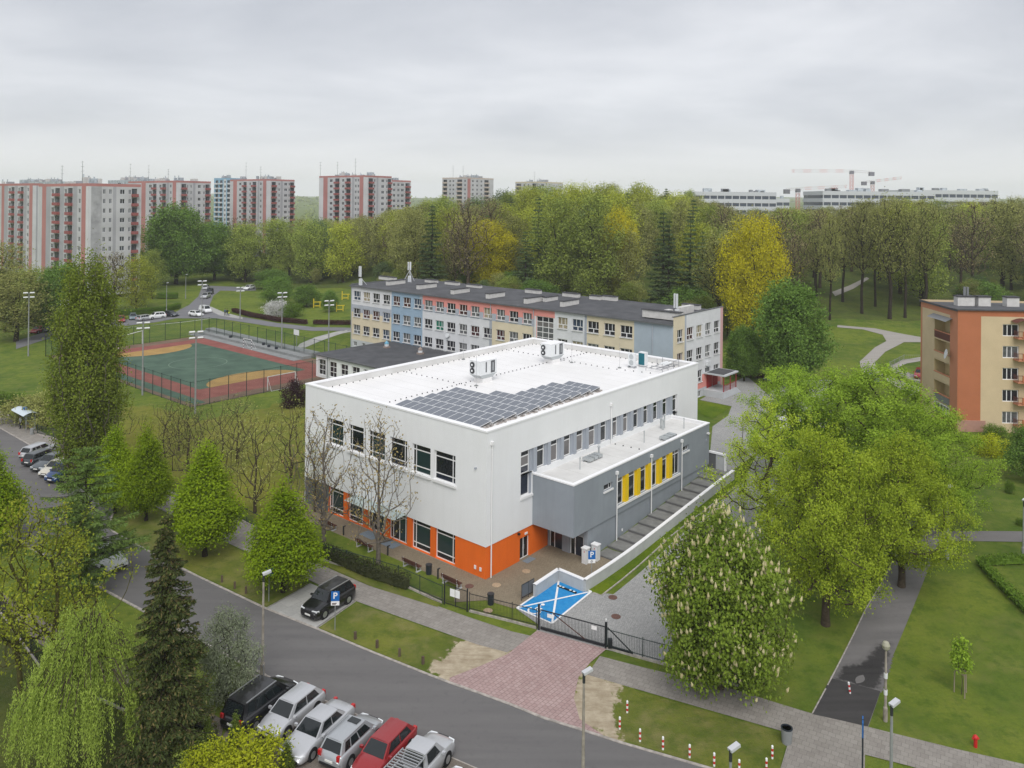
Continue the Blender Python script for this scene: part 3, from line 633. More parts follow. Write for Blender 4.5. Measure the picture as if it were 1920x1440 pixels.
for i, (a, b) in enumerate(gf):
    if i in (2, 3):
        window(gym, (e, 0), (0, -1), -b, .06, b-a, 2.62, [.16, .5, .84], [.84] if i == 2 else [.82], ['glass_dark', 'glass_green', 'glass_dark', 'glass_green', 'glass_green'], dep=.3, fr=.08, name='glass_door')
    else:
        window(gym, (e, 0), (0, -1), -b, .06, b-a, 2.62, [.82] if i in (0, 4) else [.17], [.2, .83], ['glass_dark', 'glass_green', 'glass_dark'], dep=.3, fr=.085)
MB().box(-.02, .0, 3.4, 21.3, -.3, .05).build('base_strip', 'concrete_slab', gym)
mat('door_mat', (.19, .23, .27), .9, .2, var=.15, vscale=12)
for yy in (10.1, 12.9): MB().box(-1.25, -.15, yy, yy+1.9, .03, .05).build('door_mat', 'door_mat', gym)
# glass canopy over the entrance
mg = bpy.data.materials.new('canopy_glass'); mg.use_nodes = True; MATS['canopy_glass'] = mg
t = mg.node_tree; p = t.nodes['Principled BSDF']; p.inputs['Base Color'].default_value = (.68, .8, .78, 1); p.inputs['Roughness'].default_value = .12; p.inputs['Alpha'].default_value = .45
MB().obox((-.75, 13.2, 2.82), (1.5, 7.1, .03), 0, 0, 0, R(-4)).build('canopy', 'canopy_glass', gym)
for yy in (9.8, 12, 14.3, 16.6): MB().bar((0, yy, 3.25), (-1.3, yy, 2.87), .03).build('canopy_rod', 'steel', gym)
# window band on the right face
wb = [(4.46, 5.72), (6.69, 7.94), (8.73, 9.95), (10.73, 11.96), (12.73, 14.02), (14.77, 16.06), (16.81, 18.05), (18.99, 20.09), (20.97, 22.10), (22.96, 24.15), (25.01, 26.18), (27.05, 28.24), (29.12, 30.32), (31.36, 32.54)]
for i, (a, b) in enumerate(wb):
    if i == 0:
        window(gym, (0, 0), (1, 0), a, 5.5, b-a+.1, 3.96, [], [.5, .66, .87], ['glass_navy', 'glass_navy', 'glass_blind', 'glass_dark'], dep=.3, fr=.1)
        MB().box(a-.05, 6.1, -.1, .0, 5.3, 5.5).build('sill', 'frame_white', gym)
    else:
        window(gym, (0, 0), (1, 0), a, 7.48 if i < 13 else 6.4, b-a, 1.98 if i < 13 else 3.06, [], [.74] if i < 13 else [.4, .83], ['glass_blind' if (i*7) % 5 not in (2,) and i < 9 else 'glass_dark', 'glass_dark', 'glass_dark'], dep=.3, fr=.09)
for i in range(13):
    a, b = wb[i][1], wb[i+1][0]
    if i == 0: a += .1
    m = MB(); k = (b-a)
    m.box(a, b, .13, .3, 7.42 if i else 5.55, 9.46).box(a+k*.45, b, -.02, .14, 7.42 if i else 7.3, 9.44)
    m.build('pilaster', 'panel_grey', gym)
# main roof
PW = .42
MB().q((PW, PW, 11.5), (LB-PW, PW, 11.5), (LB-PW, LA-PW, 11.5), (PW, LA-PW, 11.5)).build('roof', 'roof_white', gym)
m = MB(); m.q((PW, PW, 11.4), (LB-PW, PW, 11.4), (LB-PW, PW, 12.14), (PW, PW, 12.14)).q((PW, LA-PW, 11.4), (LB-PW, LA-PW, 11.4), (LB-PW, LA-PW, 12.14), (PW, LA-PW, 12.14)).q((PW, PW, 11.4), (PW, LA-PW, 11.4), (PW, LA-PW, 12.14), (PW, PW, 12.14)).q((LB-PW, PW, 11.4), (LB-PW, LA-PW, 11.4), (LB-PW, LA-PW, 12.14), (LB-PW, PW, 12.14))
m.build('parapet', 'roof_pale', gym)
def coping(x0, x1, y0, y1, z0, z1, w, o=.05):
    m = MB()
    m.box(x0-o, x1+o, y0-o, y0+w, z0, z1).box(x0-o, x1+o, y1-w, y1+o, z0, z1).box(x0-o, x0+w, y0+w, y1-w, z0, z1).box(x1-w, x1+o, y0+w, y1-w, z0, z1)
    return m
coping(0, LB, 0, LA, HH-.12, HH+.02, PW+.04).build('coping', 'coping_white', gym)
# grey annex
m = MB(); y0 = -WA
facade(m, (0, y0), (1, 0), XA0, XA1, ZB, ZA-.1, [(10.7, 12.17, 5.42, 5.98), (12.9, 24.8, 3.5, 6.0), (25.3, 26.75, 5.42, 5.98)], dep=.25)
m.q((XA0, 0, ZB), (XA0, y0, ZB), (XA0, y0, ZA-.1), (XA0, 0, ZA-.1)).q((XA1, y0, ZB), (XA1, 0, ZB), (XA1, 0, ZA-.1), (XA1, y0, ZA-.1)).q((XA0, y0, ZB), (XA1, y0, ZB), (XA1, 0, ZB), (XA0, 0, ZB))
m.build('annex_wall', 'render_grey', gym)
yl = y0+.1
m = MB(); facade(m, (XD, 0), (0, -1), 0, -yl, -.35, ZB, [(.15, 1.6, .02, 1.95), (2.42, 3.92, .02, 1.95)], dep=.2)
m.q((XD, yl, -.4), (XA1-.06, yl, -.4), (XA1-.06, yl, ZB), (XD, yl, ZB)).q((XA1-.06, yl, -.4), (XA1-.06, 0, -.4), (XA1-.06, 0, ZB), (XA1-.06, yl, ZB))
m.build('annex_base_wall', 'render_grey', gym)
for u in (.15, 2.42):
    d = window(gym, (XD, 0), (0, -1), u, .02, 1.47, 1.93, [.36], [], ['glass_dark', 'glass_navy'], dep=.2, fr=.09, name='entrance_door')
    MB().bar((.62, -.04, .8), (.62, -.04, 1.2), .03).build('handle', 'steel', d)
d = window(gym, (0, e), (1, 0), 4.5, .02, 1.36, 1.93, [.5], [], 'glass_dark', dep=.25, fr=.09, name='side_door'); MB().bar((.74, -.04, .8), (.74, -.04, 1.2), .03).build('handle', 'steel', d)
MB().box(4.6, 5.8, -.75, -.1, .03, .05).build('door_mat', 'door_mat', gym); MB().box(XD-.8, XD-.1, -1.7, -.2, .03, .05).build('door_mat', 'door_mat', gym); MB().box(XD-.8, XD-.1, -3.9, -2.4, .03, .05).build('door_mat', 'door_mat', gym)
for a in (10.7, 25.3):
    window(gym, (0, y0), (1, 0), a, 5.42, 1.46, .56, [.72] if a < 12 else [.7], [], 'glass_dark', dep=.25, fr=.06); MB().box(a-.06, a+1.5, y0-.1, y0+.01, 5.27, 5.42).build('sill', 'frame_white', gym)
fins = [(14.07, 14.82), (16.15, 16.93), (18.17, 18.95), (20.22, 21.07), (22.25, 23.13)]
ed = [12.9]+[x for f in fins for x in f]+[24.8]
for i in range(0, len(ed), 2):
    a, b = ed[i], ed[i+1]; b2 = b+.35 if i < 10 else b
    window(gym, (0, y0), (1, 0), a, 3.5, b-a, 2.5, [] if i < 10 else [.55], [.83], ['glass_dark', 'glass_blind'], dep=.25, fr=.07)
for a, b in fins:
    MB().box(a, b, y0+.15, y0+.25, 3.5, 6.0).box(a+(b-a)*.3, b, y0-.06, y0+.16, 3.44, 5.98).build('fin', 'yellow_fin', gym)
MB().box(12.85, 24.85, y0-.1, y0+.0, 3.3, 3.5).build('sill', 'frame_white', gym)
MB().q((XA0+.3, y0+.3, 6.92), (XA1-.3, y0+.3, 6.92), (XA1-.3, .0, 6.92), (XA0+.3, .0, 6.92)).build('annex_roof', 'roof_pale', gym)
m = MB(); m.box(XA0-.04, XA1+.04, y0-.04, y0+.34, ZA-.1, ZA+.02).box(XA0-.04, XA0+.34, y0+.34, -.0, ZA-.1, ZA+.02).box(XA1-.34, XA1+.04, y0+.34, -.0, ZA-.1, ZA+.02)
m.box(XA0+.3, XA1-.3, y0+.28, y0+.31, 6.85, ZA-.1).box(XA1-.32, XA1-.3, y0+.3, 0, 6.85, ZA-.1).box(XA0+.3, XA0+.32, y0+.3, 0, 6.85, ZA-.1)
m.build('annex_coping', 'coping_white', gym)
for x, yy, za, zb in ((.58, -.1, 11.3, .05), (18.62, -.1, 11.05, 6.95), (12.75, y0-.1, 6.75, .35), (18.93, y0-.1, 6.8, .95), (25.08, y0-.1, 6.85, 1.6)):
    m = MB().box(x-.14, x+.14, yy-.1, yy+.1, za-.28, za).tube([(x, yy, za-.28), (x, yy, zb)], .055, 8)
    m.build('downpipe', 'frame_white', gym)
# small fittings
mat('lamp_black', (.02, .02, .022), .5, .4)
MB().obox((-.1, 1.15, 9.0), (.2, .12, .12)).build('camera_housing', 'panel_grey', gym)
MB().obox((4.2, -.08, 2.5), (.16, .2, .16)).build('wall_lamp', 'lamp_black', gym); MB().obox((6.9, -.12, 2.55), (.3, .25, .2)).build('wall_lamp', 'lamp_black', gym)
MB().obox((5.3, .02, 2.2), (.34, .08, .16)).build('emergency_lamp', 'frame_white', gym)
for yy in (.55, 1.15): MB().obox((-.02, yy, .75), (.06, .2, .3)).build('socket_box', 'frame_white', gym)
MB().obox((31.0, y0-.12, 6.2), (.3, .25, .14)).build('camera_housing', 'frame_white', gym); MB().obox((30.7, y0-.05, 5.5), (.1, .1, .25)).build('camera_housing', 'panel_grey', gym)
MB().obox((13.95, yl-.04, 1.0), (.12, .08, .2)).build('socket_box', 'frame_white', gym)

def gl(x, y, z=0.): p = W2(y, x); return Vector((p[0], p[1], z))     # gym coordinates to world
m = MB()
for k in range(18): m.box(1.6+k*2.0, 1.66+k*2.0, .5, LA-.5, 11.5, 11.506)
mat('membrane_seam', (.68, .675, .67), .5, .4); m.build('membrane_seam', 'membrane_seam', gym)
m = MB()
for k in range(12): m.box(7.6+k*2.0, 7.65+k*2.0, -WA+.35, -.02, 6.92, 6.926)
m.build('membrane_seam', 'membrane_seam2', gym) if mat('membrane_seam2', (.56, .55, .53), .6, .3) else None
# solar array
mat('ballast', (.36, .33, .31), .9, .2, var=.2, vscale=5)
mat('pv', (.10, .115, .14), .16, .6, col2=(.12, .135, .165), vscale=3, coat=.3); mat('pv_frame', (.74, .75, .76), .5, .4)
pv = thing('solar_array', 'rows of blue grey solar panels tilted on the white gym roof', 'solar panels', gl(2.03, 2.44, 11.5), TH)
rows = [(1.71*k, n_, 0) for k, n_ in enumerate((11, 11, 11, 11, 11, 7, 5, 5, 5, 5, 4))]
pw, pl, tilt = 1.0, 1.55, R(8)
pm = MB().obox((0, 0, 0), (pl-.05, pw-.07, .035)).mesh('panel', 'pv'); fm_ = MB().obox((0, 0, -.008), (pl+.09, pw-.01, .04)).mesh('panel_frame', 'pv_frame')
for x, nn_, yo in rows:
    for k in range(nn_):
        o = obj('panel', pm, pv, (x+pl/2, .25+k*pw+pw/2, .28)); o.rotation_euler = (0, -tilt, 0); f = obj('panel_frame', fm_, o)
    m = MB(); ln = nn_*pw
    for xx, zz_ in ((x+.05, .08), (x+pl-.05, .34)): m.box(xx-.03, xx+.03, .25, .25+ln, zz_-.03, zz_+.01)
    m.q((x+pl, .25, .02), (x+pl, .25+ln, .02), (x+pl, .25+ln, .38), (x+pl, .25, .38))
    m.build('rail', 'pv_frame', pv)
    m = MB()
    for k in range(5): m.obox((x+rnd.uniform(.2, 1.5), .1+rnd.uniform(-.12, .12), .06), (rnd.uniform(.25, .5), .2, .1), rnd.uniform(0, 3))
    m.build('ballast', 'ballast', pv)
# roof units
mat('unit_white', (.72, .74, .75), .45, .4, var=.03); mat('unit_grey', (.10, .105, .115), .5, .4); mat('unit_silver', (.50, .53, .54), .4, .5, metal=.5); mat('logo', (.7, .4, .15), .6, .3)
def roof_unit(x, y, lab):
    t = thing('rooftop_unit', lab, 'roof unit', gl(x, y, 11.5), TH, 'air handling units on the white roof')
    MB().box(-.75, .75, -.65, .65, 0, .45).build('base', 'roof_white', t)
    m = MB(); lo = [(-.75, -.65), (.75, -.65), (.75, .65), (-.75, .65)]; hi = [(-1.35, -.8), (1.35, -.8), (1.35, .8), (-1.35, .8)]
    for k in range(4):
        a, b = lo[k], lo[(k+1) % 4]; c, d = hi[(k+1) % 4], hi[k]; m.q((*a, .45), (*b, .45), (*c, .9), (*d, .9))
    m.build('hopper', 'unit_silver', t)
    MB().box(-1.35, 1.35, -.8, .8, .9, 2.4).build('cabinet', 'unit_white', t)
    MB().box(-1.37, 1.37, -.82, .82, 2.4, 2.44).build('lid', 'coping_white', t)
    MB().box(.35, 1.0, -.83, -.79, 1.0, 2.3).build('grille', 'unit_grey', t); MB().box(-.5, -.32, -.82, -.79, 1.15, 2.25).build('slot', 'unit_grey', t)
    MB().box(.6, .74, -.84, -.825, 1.2, 2.1).build('badge', 'unit_silver', t)
    for z in (1.3, 1.95):
        f = MB().tube([(-1.35, .35, z), (-1.45, .35, z)], .31, 16).build('fan', 'metal_dark', t); MB().tube([(-1.44, .35, z), (-1.47, .35, z)], .12, 10).build('hub', 'unit_white', f)
    return t
roof_unit(15.6, 14.6, 'white rooftop air unit nearer the solar panels'); roof_unit(28.9, 15.2, 'white rooftop air unit farther back on the roof')
ac = thing('condenser_unit', 'white twin-fan condenser on the roof beside the teal cabinet', 'condenser', gl(32.8, 6.2, 11.5), TH)
MB().box(-.2, .2, -.45, .45, .25, 1.75).build('cabinet', 'unit_white', ac); MB().box(-.25, .25, -.45, -.35, 0, .25).box(-.25, .25, .35, .45, 0, .25).build('feet', 'steel', ac)
for z in (.65, 1.35): MB().tube([(-.2, 0, z), (-.23, 0, z)], .3, 16).build('fan', 'unit_silver', ac)
mat('teal', (.01, .13, .17), .5, .4)
tc_ = thing('plant_cabinet', 'white roof cabinet with teal door', 'cabinet', gl(34.3, 5.6, 11.5), TH)
MB().box(-.35, .35, -.45, .45, .15, 1.75).build('cabinet', 'unit_white', tc_); MB().box(-.37, -.35, -.4, .4, .25, 1.65).build('door', 'teal', tc_); MB().box(-.35, .35, -.4, .4, 0, .15).build('plinth', 'steel', tc_)
rf = thing('roof_rack', 'steel pipe rack and railing at the far corner of the gym roof', 'pipe rack', gl(34.5, 3.2, 11.5), TH)
for x in (-1.9, -.6, .7, 2.0):
    m = MB()
    for yy in (-1.2, 1.0): m.bar((x, yy, 0), (x, yy, 1.0 if x > 0 else .35), .05)
    m.bar((x, -1.2, .35), (x, 1.0, .35), .05).build('support', 'steel', rf)
for yy, z in ((-1.0, .4), (-.4, .4), (.5, .4), (-1.2, 1.0)): MB().bar((-1.9 if z < .5 else .7, yy, z), (2.0, yy, z), .07 if z < .5 else .045).build('rail', 'steel', rf)
for yy in (-.2, .3): MB().tube([(.2, yy, .5), (1.9, yy, .5)], .16, 10).build('duct', 'unit_white', rf)
# wire supports dotted over the roof: lightning-conductor blocks
m = MB()
def dots(x0, y0, x1, y1, n, z=11.5):
    for k in range(n): m.lathe([(.07, z), (.05, z+.1)], (x0+(x1-x0)*k/(n-1), y0+(y1-y0)*k/(n-1), 0), 6)
dots(2, 15.2, 13, 15.4, 16); dots(13, 15.4, 36.6, 15.4, 34); dots(12.9, 24, 12.8, 13, 14); dots(1, 24.4, 36.5, 24.4, 40); dots(36.8, 2, 36.8, 24, 30); dots(31, 24, 30.5, 8, 20); dots(30.5, 8, 32, 1, 8)
dots(18.9, -.4, 19.2, -3.9, 5, 6.92)
tag(m.build('conductor_blocks', 'metal_dark', gym), kind='stuff')
# vents and rods on the annex roof and the main roof
for x, y, z, h, r, vlab in ((10.5, -2.0, 6.92, 1.0, .05, 'nearest the front corner'), (21.3, -2.3, 6.92, 1.1, .05, 'standing alone in the middle'), (15.2, -.9, 6.92, .7, .09, 'behind the front duct boxes'), (28.6, -2.9, 6.92, 1.0, .05, 'right of the rear duct boxes'), (27.0, -1.0, 6.92, 1.0, .1, 'middle of the far cluster'), (26.6, -1.5, 6.92, 1.0, .1, 'front of the far cluster'), (27.4, -1.2, 6.92, 1.3, .08, 'tallest of the far cluster')):
    tag(MB().tube([(0, 0, 0), (0, 0, h)], r, 8).lathe([(r*1.6, h), (r*1.6, h+.08), (r*.5, h+.16)], n=8).build('roof_vent', 'unit_silver', loc=gl(x, y, z)), 'grey vent pipe on the annex roof '+vlab, 'vent', 'vent pipes on the annex roof')
for x, y, h, vlab in ((13.4, 13.6, 3.2, 'beside the solar panels'), (30.2, 13.2, 3.2, 'beside the farther air unit'), (22.5, 24.2, 2.6, 'at the rear parapet'), (31.6, 7.2, 3., 'by the condenser')):
    t = thing('lightning_rod', 'thin lightning rod on the white gym roof '+vlab, 'lightning rod', gl(x, y, 11.5), TH, 'lightning rods')
    MB().lathe([(.22, 0), (.22, .08), (.1, .14)], n=8).build('foot', 'concrete_grey', t); MB().tube([(0, 0, .1), (0, 0, h)], .016, 5).build('rod', 'steel', t)
for x, y, lab in ((13.6, -1.3, 'silver roof duct boxes near the window band'), (24.3, -3.4, 'silver roof duct boxes by the annex parapet')):
    t = thing('duct_box', lab, 'duct', gl(x, y, 6.92), TH)
    for k in range(3): MB().box(-1.1+k*.75, -.5+k*.75, -.45, .45, .12, .36).build('box', 'unit_silver', t)
    MB().box(-1.2, 1.2, -.3, -.2, 0, .12).box(-1.2, 1.2, .2, .3, 0, .12).build('skid', 'steel', t)
# low wall, steps, ramp railing
mat('wall_cast', (.46, .475, .48), .85, .2, var=.06, vscale=1.2)
wl_ = thing('low_wall', 'low pale concrete wall with white top beside the blue bay', 'wall', (0, 0, 0))
def wallrun(p, q, hgt, w=.24):
    n = max(1, int((q-p).length/2.)); d = (q-p).normalized(); nn = Vector((-d.y, d.x, 0))*w/2
    m = MB(); c = MB()
    for i in range(n):
        a, b = p.lerp(q, i/n), p.lerp(q, (i+1)/n); za, zb = H(a.x, a.y), H(b.x, b.y)
        m.q(a-nn+Vector((0, 0, za-.3)), b-nn+Vector((0, 0, zb-.3)), b-nn+Vector((0, 0, zb+hgt)), a-nn+Vector((0, 0, za+hgt))); m.q(b+nn+Vector((0, 0, zb-.3)), a+nn+Vector((0, 0, za-.3)), a+nn+Vector((0, 0, za+hgt)), b+nn+Vector((0, 0, zb+hgt)))
        k = nn*1.3; t0 = hgt; t1 = hgt+.07
        c.q(a-k+Vector((0, 0, za+t1)), b-k+Vector((0, 0, zb+t1)), b+k+Vector((0, 0, zb+t1)), a+k+Vector((0, 0, za+t1)))
        for s in (-1, 1): c.q(a+k*s+Vector((0, 0, za+t0)), b+k*s+Vector((0, 0, zb+t0)), b+k*s+Vector((0, 0, zb+t1)), a+k*s+Vector((0, 0, za+t1)))
        if i == 0: m.q(a-nn+Vector((0, 0, za-.3)), a+nn+Vector((0, 0, za-.3)), a+nn+Vector((0, 0, za+hgt)), a-nn+Vector((0, 0, za+hgt)))
        if i == n-1: m.q(b-nn+Vector((0, 0, zb-.3)), b+nn+Vector((0, 0, zb-.3)), b+nn+Vector((0, 0, zb+hgt)), b-nn+Vector((0, 0, zb+hgt)))
    m.build('wall_segment', 'wall_cast', wl_); c.build('cap', 'coping_white', wl_)
wa_, wb_, wc_, wd_ = UZ(1002, 1097.5, .93), UZ(1047, 1066.5, .98), UZ(1096, 1087, .98), UZ(1375, 881, H(*G(1380, 893)[:2])+.98)
for v_ in (wa_, wb_, wc_, wd_): v_.z = 0
wallrun(wa_, wb_, .95); wallrun(wb_, wc_, .95); wallrun(wc_, wd_, .95)
mat('step_edge', (.14, .14, .14), .9, .2)
mat('step_tread', (.21, .21, .20), .9, .2, var=.15, vscale=1.5)
st = thing('outdoor_steps', 'long grey stepped path climbing beside the annex', 'steps')
for k in range(13):
    x0_ = 9.6+k*1.75; z1 = .12+(x0_+1.75-9.6)*.0945
    L = [gl(x0_, -4.5), gl(x0_+1.85, -4.5), gl(x0_+1.85, -6.75), gl(x0_, -6.75)]
    o = MB().prism([(p.x, p.y) for p in L], -.3, z1).build('step', 'step_tread', st)
    L = [gl(x0_-.03, -4.5), gl(x0_+.1, -4.5), gl(x0_+.1, -6.7), gl(x0_-.03, -6.7)]
    MB().prism([(p.x, p.y) for p in L], -.2, z1+.006).build('nosing', 'step_edge', st)
gd = thing('guard_panel', 'grey mesh guard panel at the corner of the blue bay', 'railing')
p, q = UZ(978, 1126, .05), UZ(1001, 1113, .05)
m = MB()
for a in (p, q, p.lerp(q, .55)): m.bar((a.x, a.y, 0), (a.x, a.y, 1.25), .05)
m.bar((p.x, p.y, 1.25), (q.x, q.y, 1.25), .05).bar((p.x, p.y, .25), (q.x, q.y, .25), .05).build('frame', 'metal_dark', gd)
mat('mesh_grey', (.12, .125, .13), .6, .4); MB().bar(p.lerp(q, .02)+Vector((0, 0, .72)), p.lerp(q, .98)+Vector((0, 0, .72)), .02, .9).build('panel', 'mesh_grey', gd)
# far end: gate pillar by the annex
gp_ = thing('wall_stub', 'white framed opening and wall stub at the far end of the annex', 'wall', gl(31.7, -4.4, 2.2), TH)
MB().box(0, .25, -1.9, -1.7, -.2, 1.9).box(0, .25, -1.7, .1, 1.7, 1.9).build('frame', 'coping_white', gp_); MB().box(.1, .18, -1.7, -.7, -.2, 1.7).build('leaf', 'wall_cast', gp_); MB().box(.09, .19, -.7, .1, -.2, 1.7).build('gap_panel', 'mesh_grey', gp_)
# ------------------------------------------------------------ the old school: long three-storey block behind the gym
for n_, c_ in (('sch_white', (.66, .67, .69)), ('sch_grey', (.40, .43, .48)), ('sch_beige', (.66, .58, .43)), ('sch_blue', (.30, .41, .52)), ('sch_coral', (.72, .29, .255)), ('sch_bluegrey', (.38, .44, .50)), ('sch_plinth', (.50, .52, .54))):
    mat(n_, c_, .85, .2, var=.05, vscale=.5)
mat('bitumen', (.062, .064, .070), .8, .3, col2=(.095, .097, .105), vscale=.45); mat('bitumen_edge', (.12, .125, .13), .7, .3)
for n_, c_ in (('cur_dark', (.022, .022, .03)), ('cur_grey', (.12, .125, .13)), ('cur_cream', (.30, .26, .18)), ('cur_blue', (.04, .06, .10)), ('cur_red', (.06, .02, .022)), ('cur_green', (.02, .16, .11))): mat(n_, c_, .15, .5, var=.3, vscale=2.)
BS, YS0, YS1, ZS = 51.5, 10.9, 83., 14.05; DS = 16.
sch = thing('school_building', 'long three-storey school with grey, beige, blue and coral painted panels', 'building', (0, 0, 0), TH)
cols = [82.35, 80.18, 79.35, 77.31, 76.43, 74.36, 73.41, 71.4, 70.48, 68.51, 67.61, 65.55, 64.67, 62.66, 61.81, 59.71, 58.88, 56.83, 56.02, 53.9, 52.98, 51.04, 50.15, 48.14, 47.18, 45.31, 44.22, 42.36, 41.38, 39.45, 38.51, 36.6]
cols2 = [31.32, 29.41, 28.49, 26.47, 25.6, 23.54, 22.57, 20.64, 19.71, 17.62]
cl = [(cols[i+1], cols[i]) for i in range(0, len(cols), 2)]+[(cols2[i+1], cols2[i]) for i in range(0, len(cols2), 2)]
rowz = [(11.22, 13.0), (7.86, 9.6), (4.52, 6.28)]
ops = [(-b, -a, z0, z1) for a, b in cl for z0, z1 in rowz]+[(-35.63, -32.17, 2.6, 12.75)]+[(-82.2+k*2.6, -81.2+k*2.6, 2.0, 2.9) for k in range(5)]
def scf(u, z):
    y = -u
    if z < 3.3: return 6
    if y > 70.9: return 0 if z > 10.3 else (1 if z > 8.8 else 2)
    if y > 62.3: return 3 if y > 63.1 or z < 11.5 else 5
    if y > 36.: return 4 if z > 12.15 else (1 if z > 10.9 else (2 if (y < 45.2 and z < 10.9) else (1 if y < 45.8 and y > 45.2 else 0)))
    if y > 31.9: return 4 if z > 12.7 else 0
    if y > 26.1: return 0
    if y > 25.7: return 1
    if y > 17.3: return 2
    return 5
m = MB(); facade(m, (BS, 0), (0, -1), -YS1, -YS0, .5, ZS-.1, ops, scf, cu=(-70.9, -63.1, -62.3, -45.8, -45.2, -36., -31.9, -26.1, -25.7, -17.3), cz=(3.3, 8.8, 10.3, 10.9, 12.15, 12.7, 11.5), dep=.22)
XE = BS+DS
gops = [(a, b, z0, z1) for a, b in ((52.7, 54.4), (55.6, 57.6), (58.6, 60.5), (61.5, 63.3), (64.4, 66.3)) for z0, z1 in ((11.25, 13.05), (7.9, 9.7))]+[(a, b, z0, z1) for a, b in ((52.7, 54.4), (55.6, 57.6), (58.6, 60.5)) for z0, z1 in ((4.5, 6.3),)]+[(61.5, 63.3, 5.5, 6.3), (64.4, 66.3, 5.5, 6.3), (59.2, 60.2, 2.3, 3.2)]
def gcf(u, z):
    if u > 66.6: return 7
    if z < 3.5: return 6
    if z < 5.5 and u > 57.9: return 4
    if u < 54.9: return 2
    if u < 55.4: return 1
    return 0
mat('sch_pink', (.62, .38, .37), .85, .2)
facade(m, (0, YS0), (1, 0), BS, XE, .5, ZS+.95, gops, gcf, cu=(54.9, 55.4, 57.9, 66.6), cz=(3.5, 5.5), dep=.22)
m.q((XE, YS0, .5), (XE, YS1, .5), (XE, YS1, ZS), (XE, YS0, ZS), m=0).q((BS, YS1, .5), (XE, YS1, .5), (XE, YS1, ZS), (BS, YS1, ZS), m=1)
m.build('wall', ['sch_white', 'sch_grey', 'sch_beige', 'sch_blue', 'sch_coral', 'sch_bluegrey', 'sch_plinth', 'sch_pink'], sch)
cur = ['cur_dark', 'cur_dark', 'cur_grey', 'cur_blue', 'cur_dark', 'cur_cream', 'cur_grey', 'cur_red', 'cur_dark']
def swin(O, U, u, z, w, h, g):
    key = ('school', round(w, 1), round(h, 1))
    ww = round(w, 1); hh = round(h, 1)
    if key not in WCACHE:
        f = .07; m, _ = window_parts(ww, hh, [], [], f); k = hh*.36
        m.box(f, ww-f, .003, .068, k-.05, k+.05)
        for v in (.36, .72): m.box(v*ww-.04, v*ww+.04, .005, .065, k, hh-f)
        m.box(.5*ww-.07, .5*ww+.07, .005, .065, f, k); m.box(-.05, ww+.05, -.3, 0, -.07, 0)
        WCACHE[key] = (m.mesh('window', 'frame_white'), {})
    me, pc = WCACHE[key]
    Nn = Vector((U[1], -U[0], 0)); loc = Vector((O[0], O[1], 0))+Vector((U[0], U[1], 0))*u-Nn*.145+Vector((0, 0, z))
    o = obj('window', me, sch, loc, math.atan2(U[1], U[0])); 
    if g not in pc: pc[g] = MB().q((.06, .03, .06), (ww-.06, .03, .06), (ww-.06, .03, hh-.06), (.06, .03, hh-.06)).mesh('pane', g)
    obj('pane', pc[g], o)
r2 = random.Random(3)
for i, (a, b) in enumerate(cl):
    for j, (z0, z1) in enumerate(rowz):
        swin((BS, 0), (0, -1), -b, z0, b-a, z1-z0, 'cur_green' if (i == 8 and j == 1) else r2.choice(cur))
for o_ in gops:
    if o_[3]-o_[2] > 1: swin((0, YS0), (1, 0), o_[0], o_[2], o_[1]-o_[0], o_[3]-o_[2], r2.choice(cur))
    else: window(sch, (0, YS0), (1, 0), o_[0], o_[2], o_[1]-o_[0], o_[3]-o_[2], [.5], [], 'cur_grey', split=False)
for k in range(5): window(sch, (BS, 0), (0, -1), -82.2+k*2.6, 2.0, 1.0, .9, [.5], [], 'cur_grey', split=False)
window(sch, (BS, 0), (0, -1), -35.63, 2.6, 3.46, 10.15, [.36, .7], [k/12 for k in range(1, 12)], ['cur_grey', 'cur_grey', 'glass_blind', 'cur_dark'], fr=.1, name='stair_window')
MB().q((BS-.35, YS0-.0, ZS), (XE, YS0, ZS+.35), (XE, YS1+.2, ZS+.35), (BS-.35, YS1+.2, ZS)).build('roof', 'bitumen', sch)
m = MB(); m.box(BS-.38, BS-.05, YS0-.05, YS1+.25, ZS-.22, ZS-.005).box(BS-.05, XE, YS1, YS1+.25, ZS-.2, ZS+.3).box(BS, XE+.1, YS0-.06, YS0+.25, ZS+.95, ZS+1.05); m.build('roof_edge', 'bitumen_edge', sch)
for y in (36.15, 45.5, 26.0, 14.2, 82.9): MB().tube([(BS-.1, y, 13.9), (BS-.1, y, 1.)], .06, 6).build('downpipe', 'sch_grey', sch)
mat('chimney_white', (.58, .57, .55), .9, .2, var=.08, vscale=1.5); mat('cap_dark', (.055, .055, .06), .8, .3)
def roofpt(u, v, z=ZS+.15):
    p = UZ(u, v, z); return AB(p.x, p.y)
for u, v, L, ang, hh in ((863, 549, 4.4, 0, .75), (929, 557, 4.4, 0, .75), (1001, 566, 4.6, 0, .8), (1032, 564, 3.4, 0, .7), (1068, 572, 4.4, 0, .8), (742, 533, 4.6, 0, .8), (800, 540, 4.8, 0, .8), (848, 535, 3.6, 1, .7), (889, 540, 3.6, 1, .6), (1000, 551, 3.4, 1, .8), (1071, 558, 3.4, 1, .8), (1117, 563, 2.2, 1, .8), (1134, 560, 2.2, 1, .7), (1154, 563, 2.8, 1, .9), (727, 524, 5.0, 1, .5), (809, 531, 3.2, 1, .7), (1315, 577, 3., 1, .9)):
    a, b = roofpt(u, v); b = min(max(b, BS+1.5), XE-1.5); hh *= .7
    c = MB().obox((b, a, ZS+hh/2+.2), (L, .7, hh+.3) if not ang else (.8, L, hh+.3)).build('chimney', 'chimney_white', sch)
    MB().obox((b, a, ZS+hh+.42), (L+.15, .9, .1) if not ang else (1., L+.15, .1)).build('cap', 'cap_dark', c)
